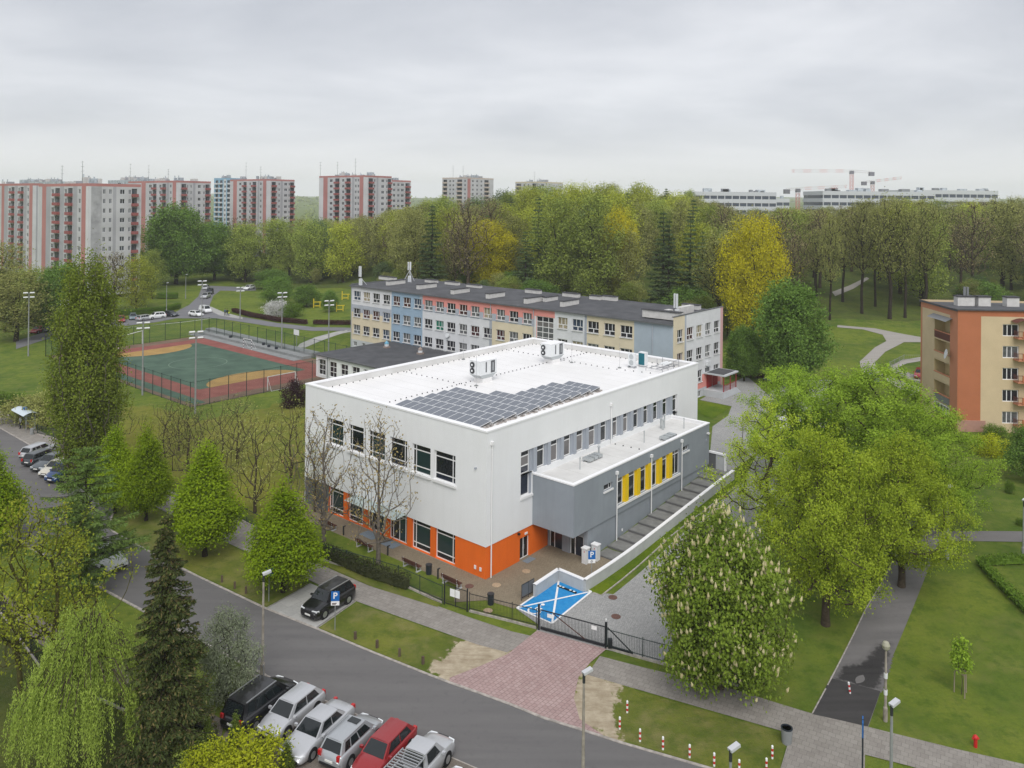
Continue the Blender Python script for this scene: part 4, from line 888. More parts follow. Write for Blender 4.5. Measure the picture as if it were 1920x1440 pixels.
c = MB().obox((BS+2.6, 14.2, ZS+.75), (1.0, 6.0, 1.1)).build('roof_box', 'chimney_white', sch); MB().obox((BS+2.6, 14.2, ZS+1.36), (1.3, 6.3, .1)).build('cap', 'cap_dark', c)
MB().obox((BS+5, 15., ZS+.6), (3.4, .8, 1.0)).build('chimney', 'chimney_white', sch); MB().obox((BS+9.4, 14., ZS+.8), (4.2, .8, 1.2)).build('chimney', 'chimney_white', sch)
def sw(y, x, z=0.): p = W2(y, x); return Vector((p[0], p[1], z))
mat('antenna_white', (.66, .68, .70), .5, .4)
for k, (u, v, hgt, lab) in enumerate(((768, 529, 4.2, 'tripod antenna mast with white panels on the school roof'), (663, 536, 3.6, 'white panel antenna at the left corner of the school roof'), (1268, 596, 3.4, 'white panel antenna at the right corner of the school roof'))):
    a, b = roofpt(u, v); b = max(b, BS+.4)
    t = thing('antenna_mast', lab, 'antenna', sw(a, b, ZS+.1), TH)
    MB().tube([(0, 0, 0), (0, 0, hgt)], .06, 6).build('mast', 'steel', t)
    for s in range(3):
        an = s*2.1
        if k == 0: MB().bar((1.4*math.cos(an), 1.4*math.sin(an), 0), (0, 0, hgt*.6), .08).build('strut', 'antenna_white', t)
    if k: MB().bar((1.2, -.3, .1), (0, 0, 1.5), .08).build('strut', 'antenna_white', t)
    for an in ((0, 2.1, 4.2) if k == 0 else (0, 1.5)): MB().obox((.28*math.cos(an+2.4), .28*math.sin(an+2.4), hgt-.8), (.3, .16, 1.7 if k == 0 else 2.1), an).build('panel', 'antenna_white', t)
    MB().obox((-.3, -.3, .75), (.5, .5, 1.3)).build('cabinet', 'antenna_white', t)
# satellite dishes and AC on the wall
for y, z in ((55.6, 7.2), (62.9, 0.8),):
    if z > 1: MB().tube([(BS-.1, y, z), (BS-.35, y, z+.05)], .42, 12).build('dish', 'antenna_white', sch)
MB().obox((62.0, YS0-.25, 7.0), (.9, .45, .65)).build('condenser', 'antenna_white', sch)
# entrance porch at the gable end
po = thing('entrance_porch', 'red railed school entrance porch with dark flat canopy', 'porch', sw(YS0, 62.6, 2.2), TH)
mat('door_red', (.35, .03, .03), .6, .3); mat('rail_red', (.28, .04, .045), .6, .3)
MB().box(-1.6, 3.0, -3.2, -.02, -.3, 1.0).build('landing', 'sch_plinth', po)
MB().q((3.0, -3.2, 1.0), (3.0, -.02, 1.0), (5.2, -.02, -.2), (5.2, -3.2, -.2)).q((3., -3.2, -.2), (5.2, -3.2, -.2), (3., -3.2, 1.)).build('ramp', 'sch_plinth', po)
MB().box(-1.5, 3.2, -3.4, -.02, 3.3, 3.5).build('canopy', 'sch_plinth', po); MB().box(-1.2, 2.9, -3.0, -.3, 3.5, 3.53).build('canopy_roof', 'bitumen', po)
for x in (-1.3, 1.0, 3.0): MB().bar((x, -3.1, 1.0), (x, -3.1, 3.3), .12).build('post', 'rail_red', po)
MB().box(-.6, 1.0, -.12, -.02, 1.0, 3.1).build('door', 'door_red', po); MB().box(1.4, 3.0, -.1, -.02, 1.0, 3.2).build('side_panel', 'door_red', po)
m = MB().bar((-1.3, -3.1, 1.95), (3.0, -3.1, 1.95), .06)
for k in range(22): m.bar((-1.2+k*.2, -3.1, 1.0), (-1.2+k*.2, -3.1, 1.95), .025)
m.build('railing', 'rail_red', po)

# ------------------------------------------------------------ low white hall with black roof between pitch and school
LX0, LX1, LY0, LY1, LZ = 34.4, 51.3, 46., 70.9, 4.25
lo = thing('low_hall', 'low white hall with black bitumen roof beside the pitch', 'building', (0, 0, 0), TH)
lw = [(-70.2+k*3.05, -68.2+k*3.05, .9, 3.55) for k in range(8)]
m = MB(); facade(m, (LX0, 0), (0, -1), -LY1, -LY0, -.6, LZ, lw, dep=.25)
m.q((LX0, LY1, -.6), (LX1, LY1, -.6), (LX1, LY1, LZ), (LX0, LY1, LZ)).q((LX0, LY0, -.6), (LX1, LY0, -.6), (LX1, LY0, LZ), (LX0, LY0, LZ)); m.build('wall', 'render_white', lo)
for a, b, z0, z1 in lw: window(lo, (LX0, 0), (0, -1), a, z0, b-a, z1-z0, [.5], [.33, .66], 'cur_dark', dep=.25, fr=.09, split=False)
MB().q((LX0-.3, LY0, LZ+.05), (LX1, LY0, LZ+.05), (LX1, LY1+.3, LZ+.05), (LX0-.3, LY1+.3, LZ+.05)).build('roof', 'bitumen', lo)
MB().box(LX0-.34, LX0-.2, LY0, LY1+.34, LZ-.12, LZ+.12).box(LX0-.2, LX1, LY1+.2, LY1+.34, LZ-.12, LZ+.1).build('roof_edge', 'bitumen_edge', lo)
mat('vent_blue', (.16, .38, .52), .5, .4); mat('vent_rust', (.3, .24, .21), .7, .3)
for u, v, mm, lab in ((725, 652, 'vent_blue', 'blue capped roof ventilator on the black roof'), (788, 664, 'vent_rust', 'rusty grey roof ventilator on the black roof')):
    p = UZ(u, v, LZ+.05)
    t = thing('roof_ventilator', lab, 'ventilator', p, TH); MB().box(-.45, .45, -.45, .45, 0, .3).build('base', 'vent_rust', t); MB().lathe([(.4, .3), (.42, .62), (.3, .7)], n=12).build('collar', 'antenna_white', t); MB().lathe([(.42, .7), (.36, .95), (.14, 1.15), (.05, 1.35)], n=12).build('cap', mm, t)

# ------------------------------------------------------------ orange and beige apartment block
mat('ap_orange', (.44, .16, .08), .85, .2, var=.04, vscale=.5); mat('ap_orange_light', (.50, .22, .13), .85, .2); mat('ap_beige', (.58, .465, .30), .85, .2, var=.04, vscale=.5); mat('ap_pink', (.42, .24, .19), .85, .2, var=.05); mat('ap_dark', (.10, .055, .05), .8, .2); mat('ap_cream', (.58, .46, .25), .85, .2)
mat('balcony_brown', (.12, .045, .035), .7, .3); mat('tin', (.20, .21, .22), .5, .4)
ap = thing('apartment_block', 'five-storey orange and beige apartment block on the right', 'building', (59.5, 36.4, 1.9), -.058)
AL, AD, AH = 34., 10.3, 16.0
rz_ = [14.2-2.8*k for k in range(5)]
ops = [(5.6+d, 7.62+d, z-1.55, z) for d in (0, 6.9, 13.8, 20.7) for z in rz_]
m = MB(); facade(m, (0, 0), (1, 0), 0, AL, .2, AH, ops, lambda u, z: 0 if (u < 2.9 or z > 15.15) else 1, cu=(2.9,), cz=(15.15,), dep=.2, rm=1)
lg = [(-6.2, -2.0, z-1.9, z+.15) for z in [13.9-2.8*k for k in range(5)]]
facade(m, (0, 0), (0, -1), -AD, 0, .2, AH, lg, lambda u, z: 2 if (z > 15. or u < -9.8 or u > -2.0) else 1, cu=(-9.8, -2.), cz=(15.,), dep=1.4, rm=3)
m.q((0, AD, .2), (AL, AD, .2), (AL, AD, AH), (0, AD, AH), m=1).q((AL, 0, .2), (AL, AD, .2), (AL, AD, AH), (AL, 0, AH), m=1)
m.build('wall', ['ap_orange', 'ap_beige', 'ap_orange_light', 'ap_cream'], ap)
MB().box(-.05, AL, -.06, AD, -.9, .2).build('plinth', 'ap_dark', ap); MB().box(-.02, 3.5, -.09, 0, .2, 1.75).build('base_panel', 'ap_pink', ap)
MB().q((-.25, -.25, AH+.06), (AL+.2, -.25, AH+.06), (AL+.2, AD+.2, AH-.3), (-.25, AD+.2, AH-.3)).box(-.25, AL, -.25, -.1, AH-.1, AH+.05).box(-.25, -.1, -.1, AD, AH-.25, AH+.0).build('roof', 'bitumen', ap)
for d in (0, 6.9, 13.8, 20.7):
    for k, z in enumerate(rz_):
        window(ap, (0, 0), (1, 0), 5.6+d, z-1.55, 2.02, 1.55, [.3, .58], [], 'cur_grey' if (k+int(d)) % 3 == 1 else 'cur_dark', fr=.1)
        if k < 5:
            b = MB().box(6.9+d, 9.9+d, -1.15, -.02, z-1.75, z-1.6).build('balcony', 'ap_orange_light', ap)
            MB().box(7.45+d, 9.9+d, -1.2, -1.1, z-1.6, z-.75).build('front_panel', 'ap_orange', b)
            m = MB()
            for q_ in range(6): m.box(6.92+d+q_*.0, 6.97+d, -1.15+q_*.2, -1.12+q_*.2, z-1.6, z-.75)
            m.box(6.9+d, 7.5+d, -1.16, -1.1, z-.8, z-.74).build('railing', 'balcony_brown', b)
    m = MB()
    for k in range(7):
        t0, t1 = k/7, (k+1)/7
        f_ = lambda t: (6.6+d+t*2.4, 14.5+.35*math.sin(t*math.pi))
        (x0, z0), (x1, z1) = f_(t0), f_(t1); m.q((x0, -1.2, z0), (x1, -1.2, z1), (x1, 0, z1+.15), (x0, 0, z0+.15))
    m.build('canopy', 'balcony_brown', ap)
for k, (u0_, u1_, z0, z1) in enumerate(lg):
    window(ap, (1.35, 0), (0, -1), -3.6, z0, 1.5, 1.75, [.5], [.3], 'cur_dark', dep=.08, fr=.1, name='balcony_door')
    MB().box(1.38, 1.42, 2.0, 6.2, z0-.1, z1).build('loggia_wall', 'ap_cream', ap)
    MB().box(-.05, .06, 2.02, 6.18, z0-.55, z0+.35).build('parapet', ('balcony_brown', 'ap_beige', 'ap_beige', 'tin', 'ap_orange_light')[k], ap)
    MB().box(-.1, .1, 1.98, 6.22, z0+.36, z0+.48).build('rail_cap', 'ap_orange_light', ap)
window(ap, (.0, 0), (0, -1), -6.15, lg[4][2]+.5, 4.1, 1.5, [.2, .4, .6, .8], [], 'cur_grey', dep=.05, fr=.1, name='loggia_glazing')
MB().q((-.9, 1.4, 14.15), (-.9, 6.6, 14.15), (.0, 6.6, 14.6), (.0, 1.4, 14.6)).build('canopy', 'tin', ap)
d = MB().lathe([(.05, -.1), (.4, 0), (.66, .14)], n=16).build('dish', 'antenna_white', ap, loc=(-.55, 1.7, 9.9)); d.rotation_euler = (R(-12), R(-78), 0)
MB().bar((0, 1.7, 9.6), (-.5, 1.7, 9.8), .06).build('dish_arm', 'steel', ap)
for x, w_ in ((2.2, 2.2), (4.9, 1.6), (8.6, 1.6), (16.5, 1.8), (23, 1.8)):
    c = MB().box(x, x+w_, 4.5, 5.6, AH-.3, AH+1.1).build('chimney', 'chimney_white', ap); MB().box(x-.1, x+w_+.1, 4.4, 5.7, AH+1.1, AH+1.25).build('cap', 'cap_dark', c)
for x in (3.3, 3.7): MB().tube([(x, 5, AH+1.2), (x, 5, AH+2.4)], .17, 8).build('flue', 'tin', ap)

# ------------------------------------------------------------ tower blocks
for n_, c_ in (('tw_grey', (.50, .50, .51)), ('tw_dark', (.37, .37, .39)), ('tw_light', (.60, .60, .61)), ('tw_coral', (.43, .20, .185)), ('tw_red', (.30, .105, .10)), ('tw_blue', (.26, .42, .55)), ('tw_beige', (.52, .44, .38)), ('tw_yellow', (.55, .48, .33))): mat(n_, c_, .85, .2, var=.08, vscale=.12)
mat('tw_stain', (.30, .30, .31), .9, .1, col2=(.46, .46, .47), vscale=.35)
mat('tw_glass', (.035, .04, .05), .2, .5, rnd_obj=.8); mat('tw_frame', (.62, .63, .64), .6, .3); mat('loggia_dark', (.11, .11, .115), .8, .2, rnd_obj=.6); mat('tank_grey', (.40, .44, .47), .7, .3, var=.3, vscale=.7)
TW = {}
def tw_mesh(w, h):
    k = (round(w, 1), round(h, 1))
    if k not in TW:
        w, h = k; m = MB(); m.q((0, .06, 0), (w, .06, 0), (w, .06, h), (0, .06, h), m=1); f = .09
        m.box(0, f, 0, .1, 0, h).box(w-f, w, 0, .1, 0, h).box(f, w-f, 0, .1, 0, f).box(f, w-f, 0, .1, h-f, h).box(w*.5-.05, w*.5+.05, .01, .09, f, h-f)
        TW[k] = m.mesh('window', ['tw_frame', 'tw_glass'])
    return TW[k]
TDIR = np.array([.775, -.632])
def tower(name, label, xL, xC, xR, D0, vtop, nfl, colsp, band='tw_coral', fh=2.8, wall='tw_grey', zg=2.5, clutter=10, balc='tw_red', ant=2, rsd=1):
    """two-faced block seen over its near corner: photo columns of left end, corner and right end, distance of the corner, window columns as photo columns"""
    rr = random.Random(rsd)
    d = ray(xC, 372); pc = np.array([CAM[0]+d[0]/d[1]*D0, CAM[1]+D0]); U = TDIR; V = np.array([-U[1], U[0]])
    def hit(x, w):
        d = ray(x, 372); A = np.array([[w[0], -d[0]], [w[1], -d[1]]]); return float(np.linalg.solve(A, CAM[:2]-pc)[0])
    L = -hit(xL, U); depth = hit(xR, V)
    ztop = UY(xC, vtop, CAM[1]+D0).z
    t = thing(name, label, 'tower block', (pc[0], pc[1], zg), math.atan2(U[1], U[0])); Ht = ztop-zg
    mats = [wall, 'tw_dark', 'tw_light', 'tw_coral', 'tw_stain', 'tw_blue', 'tw_yellow', 'loggia_dark', band]
    zt = Ht-1.15; rows = [zt-fh*k for k in range(nfl) if zt-fh*(k+1) > 0]; m = MB()
    for face in (0, 1):
        cc = [c for c in colsp if ((c[0]+c[1])/2 > xC) == bool(face)]; ff = (lambda x: hit(x, V)) if face else (lambda x: hit(x, U)); UU = (0, 1) if face else (1, 0)
        u0, u1 = (0, depth) if face else (-L, 0)
        cl_ = lambda x: min(u1-.02, max(u0+.02, ff(x)))
        stripes = [(cl_(c[0]), cl_(c[1]), {'c': 3, 'd': 1, 'l': 2, 's': 4, 'u': 5, 'y': 6}[c[2]]) for c in cc if c[2] not in 'wb']
        wins = [(cl_(c[0]), cl_(c[1])) for c in cc if c[2] == 'w']; bals = [(cl_(c[0]), cl_(c[1])) for c in cc if c[2] == 'b']
        ops = [(a, b, z-1.9, z-.5) for a, b in wins for z in rows]+[(a, b, z-2.6, z-.2) for a, b in bals for z in rows]
        def cf(u, z):
            if z > Ht-.85: return 8
            for a, b, k in stripes:
                if a < u < b: return k
            return 0
        facade(m, (0, 0), UU, u0, u1, 0, Ht, ops, cf, cu=[x for s in stripes for x in s[:2]], cz=(Ht-.85,), dep=.18)
        Q = lambda u, dd, z: (-dd, u, z) if face else (u, dd, z)
        rz0 = math.pi/2 if face else 0
        for a, b in bals:
            for z in rows: m.q(Q(a, .18, z-2.6), Q(b, .18, z-2.6), Q(b, .18, z-.2), Q(a, .18, z-.2), m=7)
        for a, b in wins:
            for z in rows: obj('window', tw_mesh(b-a, 1.4), t, Q(a, .07, z-1.9), rz0)
        for a, b in bals:
            w_ = b-a
            me = MB().box(-.1, w_+.1, -.85, .1, -.12, .0).box(-.1, w_+.1, -.9, -.8, -.1, .8).box(-.1, 0, -.85, 0, -.1, .8).box(w_, w_+.1, -.85, 0, -.1, .8).mesh('balcony', balc)
            dm = MB().q((.1, .1, .1), (.5*w_, .1, .1), (.5*w_, .1, 2.1), (.1, .1, 2.1)).mesh('balcony_door', 'tw_glass')
            for z in rows: obj('balcony', me, t, Q(a, 0, z-2.6), rz0); obj('balcony_door', dm, t, Q(a, 0, z-2.6), rz0)
    m.q((-L, depth, 0), (0, depth, 0), (0, depth, Ht), (-L, depth, Ht)).q((-L, 0, 0), (-L, depth, 0), (-L, depth, Ht), (-L, 0, Ht), m=2)
    m.build('wall', mats, t); MB().q((-L, 0, Ht-.05), (0, 0, Ht-.05), (0, depth, Ht-.05), (-L, depth, Ht-.05)).build('roof', 'bitumen', t)
    for k in range(clutter):
        w_ = rr.uniform(1, 3.5); x = -rr.uniform(.1, .97)*L; h_ = rr.uniform(.6, 2.); y = depth*rr.uniform(.2, .6)
        MB().box(x, x+w_, y, y+w_*.7, Ht-.1, Ht+h_).build('roof_housing', rr.choice(['tank_grey', 'tw_dark', 'chimney_white']), t)
        if rr.random() < .6: MB().tube([(x+.4, y+.3, Ht), (x+.4, y+.3, Ht+h_+.9)], .22, 6).build('flue', 'tank_grey', t)
    for k in range(ant):
        x = -L*(.25+.4*k); hh = rr.uniform(5, 9)
        o = MB().tube([(x, 2, Ht), (x, 2, Ht+hh)], [.09, .05], 5).build('antenna', 'tin', t)
        for q_ in range(3): MB().bar((x-1.1, 2, Ht+hh*(.55+.2*q_)), (x+1.1, 2, Ht+hh*(.55+.2*q_)), .06).build('crossbar', 'tin', o)
    return t
tower('tower_block', 'nearest tall grey block with coral stripes and a weather-stained gable', 72, 166, 264, 226, 343.5, 11, [(79, 86.5, 'c'), (86.5, 95, 'd'), (96, 101, 'w'), (103, 112, 'b'), (112, 120, 'd'), (121, 125, 'w'), (127, 136, 'b'), (137, 145, 'd'), (147, 151, 'w'), (153, 161, 'c'), (161, 165.9, 'l'), (166, 171, 'l'), (171, 191, 's'), (193, 198, 'w'), (204.5, 209.5, 'w'), (212, 218, 'd'), (225, 234, 'w'), (241, 246, 'w'), (247, 257, 'b')], ant=2, clutter=10, rsd=4)
tower('tower_block', 'grey and coral block at the far left edge behind the poplar', -60, 62, 79.5, 288, 343.5, 11, [(-40, -34, 'w'), (-25, -15, 'b'), (3, 8, 'c'), (8, 15, 'd'), (16, 20, 'w'), (21, 27, 'b'), (28, 33, 'd'), (34, 37, 'w'), (38, 44, 'b'), (45, 50, 'd'), (51, 54, 'w'), (55, 61, 'c'), (62.1, 68, 'l'), (68, 71, 'd'), (71, 79, 'l')], ant=0, clutter=6, rsd=5)
tower('tower_block', 'grey coral-striped block second from the left behind the dark trees', 240, 331, 395, 338, 338.5, 12, [(265, 273, 'c'), (279, 284, 'w'), (286.5, 293, 'b'), (298, 302, 'w'), (304, 311, 'b'), (312, 317, 'd'), (318, 321, 'w'), (323.5, 330, 'c'), (331, 338, 'l'), (340, 349, 'b'), (350, 353, 'w'), (357, 360, 'w'), (362, 366, 'd'), (371, 376, 'w'), (381, 384, 'w'), (385, 393, 'b')], ant=3, clutter=14, rsd=6)
tower('tower_block', 'grey coral-striped block right of the blue tower', 431, 499.5, 552, 384, 335.5, 12, [(437, 444, 'c'), (448, 452, 'w'), (456, 462, 'b'), (467, 470, 'w'), (473, 480, 'b'), (483, 486, 'd'), (487, 490, 'w'), (493, 499, 'c'), (500, 507, 'l'), (509, 517, 'b'), (522, 525, 'w'), (526, 530, 'd'), (533, 538, 'w'), (541, 544, 'w'), (544, 551, 'b')], ant=2, clutter=14, rsd=7)
tower('tower_block', 'pale blue and white tower beside the coral-striped block', 401, 424.5, 450, 462, 333.5, 13, [(401, 403, 'u'), (404, 409, 'b'), (412, 417, 'b'), (419, 424, 'l'), (420, 423, 'w'), (426, 431, 'b')], band='tw_blue', wall='tw_blue', balc='tw_light', ant=0, clutter=3, rsd=8)
tower('tower_block', 'grey and coral tower left of centre standing alone above the trees', 598, 681.5, 734, 372, 328.5, 13, [(598, 606, 'l'), (606, 614, 'c'), (618, 623, 'w'), (628, 636, 'b'), (641, 645, 'w'), (649, 657, 'b'), (660, 664, 'd'), (665, 668, 'w'), (670, 673, 'w'), (674, 681, 'c'), (682, 689, 'l'), (691, 699, 'b'), (701, 704, 'w'), (706, 709, 'd'), (715, 720, 'w'), (724, 727, 'w'), (727, 733, 'b')], ant=3, clutter=14, rsd=9)
tower('tower_block', 'grey and coral tower wing behind the lone tower', 690, 735, 770, 405, 337.5, 13, [(737, 741, 'w'), (745, 749, 'w'), (752, 757, 'w'), (760, 768, 'b')], ant=0, clutter=5, rsd=10)
tower('tower_block', 'small distant beige and grey tower in the middle of the skyline', 829, 876, 925, 512, 332.5, 12, [(831, 838, 'b'), (842, 845, 'w'), (848, 851, 'w'), (857, 866, 'b'), (870, 873, 'w'), (876.2, 882, 'c'), (885, 888, 'w'), (893, 896, 'w'), (901, 904, 'w'), (908, 916, 'b')], band='tw_beige', balc='tw_beige', ant=2, clutter=10, rsd=11)
tower('tower_block', 'distant yellowish tower half hidden by the forest top', 966, 1010, 1055, 552, 340.5, 11, [(968, 977, 'b'), (981, 984, 'w'), (989, 992, 'w'), (998, 1005, 'b'), (1015, 1020, 'w')], band='tw_yellow', balc='tw_yellow', ant=1, clutter=8, rsd=12)
tower('tower_block', 'pale tower roof with tanks rising behind the nearest block', 38, 110, 137, 420, 340, 13, [(60, 66, 'w'), (90, 96, 'w')], band='tank_grey', wall='tank_grey', clutter=26, ant=0, rsd=13)
tower('tower_block', 'pale roof with tanks rising behind the second block', 202, 260, 296, 470, 337, 13, [(220, 226, 'w')], band='tank_grey', wall='tank_grey', clutter=26, ant=0, rsd=14)
# distant offices
mat('office_white', (.54, .56, .58), .7, .3); mat('office_glass', (.045, .06, .085), .2, .5)
def office(xL, xR, D, v0, nb, lab, vstep=13.5, dp=40, glasses=1):
    p, q = UY(xL, v0, CAM[1]+D), UY(xR, v0, CAM[1]+D); L = (q-p).length
    t = thing('office_building', lab, 'office', (p.x, p.y, 0), math.atan2(q.y-p.y, q.x-p.x)); zt = p.z; hb = vstep/F*D
    for k in range(nb):
        z1 = zt-k*hb
        MB().box(-.3, L+.3, -.3, dp, z1-hb*.55, z1).build('wall_band', 'office_white', t); g = MB().box(0, L, 0, dp-.5, z1-hb*1.02, z1-hb*.5).build('window_band', 'office_glass', t)
        n = int(L/6); m = MB()
        for i in range(n): m.box(i*L/n, i*L/n+.7, -.05, .2, z1-hb, z1-hb*.55)
        m.build('mullion', 'office_white', g)
    MB().box(0, L, 0, dp-.5, -2, zt-nb*hb+.2).build('base', 'office_white', t)
    r_ = random.Random(int(xL))
    for k in range(int(L/9)): x = r_.uniform(.03, .93)*L; MB().box(x, x+r_.uniform(2, 7), 4, 9, zt-.1, zt+r_.uniform(.8, 3.)).build('roof_plant', r_.choice(['tank_grey', 'tin']), t)
    return t
office(1303, 1455, 640, 359, 4, 'distant white office block with dark window bands left of the cranes')
office(1543, 1752, 600, 358, 5, 'long distant white office block below the cranes'); office(1700, 1871, 720, 356, 4, 'distant white office block at the right end of the skyline')
office(1455, 1480, 800, 372, 2, 'low distant white link building between the offices')
sb = G(577, 486); o = thing('utility_building', 'small pale flat-roofed building among trees left of centre', 'building', sb, .3)
MB().box(-3.5, 3.5, -2.5, 2.5, -1, 5).build('wall', 'tw_light', o); MB().box(-3.7, 3.7, -2.7, 2.7, 5, 5.4).build('roof', 'cap_dark', o); MB().box(3.5, 3.6, -1.5, 1., 0, 3.5).build('door', 'cap_dark', o)
# tower cranes
mat('crane_red', (.55, .20, .18), .6, .3); mat('crane_white', (.62, .60, .60), .6, .3); mat('crane_grey', (.18, .18, .2), .7, .3)
def lattice(m, p, q, w, n, mi=0, th=.16, alt=None):
    p, q = Vector(p), Vector(q); d = (q-p); dn = d.normalized(); up = Vector((0, 0, 1)) if abs(dn.z) < .9 else Vector((1, 0, 0)); x = dn.cross(up).normalized(); y = x.cross(dn)
    cs = [x*w/2+y*w/2, -x*w/2+y*w/2, -x*w/2-y*w/2, x*w/2-y*w/2]
    for k in range(n):
        a, b = p+d*(k/n), p+d*((k+1)/n); mm = mi if alt is None else (mi if (k//3) % 2 else alt)
        for i in range(4):
            m.bar(a+cs[i], b+cs[i], th, m=mm); m.bar(a+cs[i], b+cs[(i+1) % 4], th*.7, m=mm)
def crane(lab, um, vt, vb, D, jl, vl, jr, vr):
    top = UY(um, vt, CAM[1]+D); base = Vector((top.x, top.y, 0)); t = thing('tower_crane', lab, 'crane', base)
    L = UY(jl, vl, CAM[1]+D)-base; Rr = UY(jr, vr, CAM[1]+D)-base; T = top-base
    m = MB(); lattice(m, (0, 0, 0), T, 2.2, max(6, int(T.z/2.6)), 0, .2); m.build('mast', 'crane_red', t)
    m = MB(); lattice(m, T, L, 1.9, 22, 0, .15, 1); m.build('jib', ['crane_red', 'crane_white'], t)
    m = MB(); lattice(m, T, Rr, 1.7, 8, 0, .18); m.build('counter_jib', 'crane_white', t)
    sh = Rr if (Rr-T).length < (L-T).length else L
    MB().obox(sh-Vector((0, 0, 1.4)), (4., 2.4, 3.2)).build('counterweight', 'crane_grey', t); MB().obox(T-Vector((0, 0, 1.2)), (2.8, 2.8, 2.6)).build('cab', 'crane_grey', t)
crane('tallest red and white tower crane behind the offices', 1597, 320.5, 360, 640, 1485, 320.5, 1634, 323)
crane('right tower crane with its jib raised slightly', 1636, 340, 360, 680, 1690, 333.5, 1620, 341)
crane('left red tower crane rising between the two offices', 1496, 354, 385, 560, 1587, 349.5, 1475, 355.5)
# ------------------------------------------------------------ vegetation
def leaf_mat(name, c1, c2, trans=.2, hue=.0, val=.18, bright=None):
    c1 = tuple(min(.7, x*1.56) for x in c1); c2 = tuple(min(.7, x*1.56) for x in c2)
    m = bpy.data.materials.new(name); m.use_nodes = True; MATS[name] = m; t = m.node_tree; t.nodes.clear()
    o = N(t, 'ShaderNodeOutputMaterial'); g = N(t, 'ShaderNodeNewGeometry'); oi = N(t, 'ShaderNodeObjectInfo')
    c = nodemix(t, g.outputs['Random Per Island'], c1, c2)
    nz = tnoise(t, g.outputs['Position'], .35, 3, .5, .35, .65); c = nodemix(t, nz, c, nodemix(t, .5, c, tuple(x*1.25 for x in c2)))
    hs = N(t, 'ShaderNodeHueSaturation'); mr = N(t, 'ShaderNodeMapRange'); mr.inputs['To Min'].default_value = 1-val; mr.inputs['To Max'].default_value = 1+val
    t.links.new(oi.outputs['Random'], mr.inputs['Value']); t.links.new(mr.outputs[0], hs.inputs['Value']); t.links.new(c, hs.inputs['Color'])
    d = N(t, 'ShaderNodeBsdfDiffuse'); tr = N(t, 'ShaderNodeBsdfTranslucent'); mx_ = N(t, 'ShaderNodeMixShader'); mx_.inputs[0].default_value = trans
    t.links.new(hs.outputs[0], d.inputs[0]); t.links.new(hs.outputs[0], tr.inputs[0]); t.links.new(d.outputs[0], mx_.inputs[1]); t.links.new(tr.outputs[0], mx_.inputs[2]); t.links.new(mx_.outputs[0], o.inputs[0])
    return m
leaf_mat('lf_hornbeam', (.085, .145, .008), (.16, .22, .012)); leaf_mat('lf_poplar', (.08, .115, .016), (.15, .185, .03)); leaf_mat('lf_maple', (.135, .20, .016), (.25, .305, .03)); leaf_mat('lf_maple2', (.10, .17, .016), (.185, .26, .03))
leaf_mat('lf_chestnut', (.058, .095, .013), (.115, .155, .022)); leaf_mat('lf_willow', (.105, .155, .024), (.185, .235, .045)); leaf_mat('lf_spruce', (.03, .048, .016), (.068, .082, .028), .15); leaf_mat('lf_spruce_tip', (.085, .075, .03), (.13, .105, .045), .15)
leaf_mat('lf_larch', (.055, .095, .022), (.10, .145, .038)); leaf_mat('lf_bud', (.12, .10, .035), (.22, .17, .07)); leaf_mat('lf_silver', (.075, .095, .055), (.17, .19, .125), .2); leaf_mat('lf_gold', (.105, .14, .016), (.19, .205, .024))
leaf_mat('lf_thuja', (.045, .075, .014), (.085, .11, .022)); leaf_mat('lf_golden_shrub', (.17, .21, .012), (.30, .32, .02)); leaf_mat('lf_blossom', (.36, .31, .17), (.46, .41, .25), .2); leaf_mat('lf_white', (.45, .45, .40), (.68, .66, .60), .2)
leaf_mat('lf_purple', (.024, .012, .018), (.045, .024, .028)); leaf_mat('lf_hedge_dk', (.022, .028, .014), (.05, .055, .026)); leaf_mat('lf_hedge', (.05, .09, .012), (.085, .14, .02)); leaf_mat('lf_hedge_red', (.03, .016, .016), (.06, .03, .028))
leaf_mat('lf_f_olive', (0.114, 0.13, 0.038), (0.198, 0.202, 0.066), val=.22); leaf_mat('lf_f_green', (0.108, 0.15, 0.031), (0.192, 0.228, 0.05), val=.22); leaf_mat('lf_f_yellow', (0.156, 0.186, 0.024), (0.258, 0.282, 0.038), val=.18); leaf_mat('lf_f_dark', (0.05, 0.082, 0.034), (0.09, 0.126, 0.05), val=.2); leaf_mat('lf_f_gold', (.21, .195, .010), (.37, .335, .018), val=.1); leaf_mat('lf_f_brown', (0.12, 0.106, 0.054), (0.198, 0.168, 0.084), val=.2); leaf_mat('lf_f_rich', (0.06, 0.114, 0.022), (0.108, 0.174, 0.036), val=.15)
mat('bark', (.075, .058, .042), .95, .1, var=.3, vscale=4); mat('bark_grey', (.15, .13, .11), .95, .1, var=.25, vscale=4); mat('bark_dark', (.038, .03, .024), .95, .1, var=.3, vscale=4); mat('bark_moss', (.075, .07, .025), .95, .1, var=.4, vscale=2)

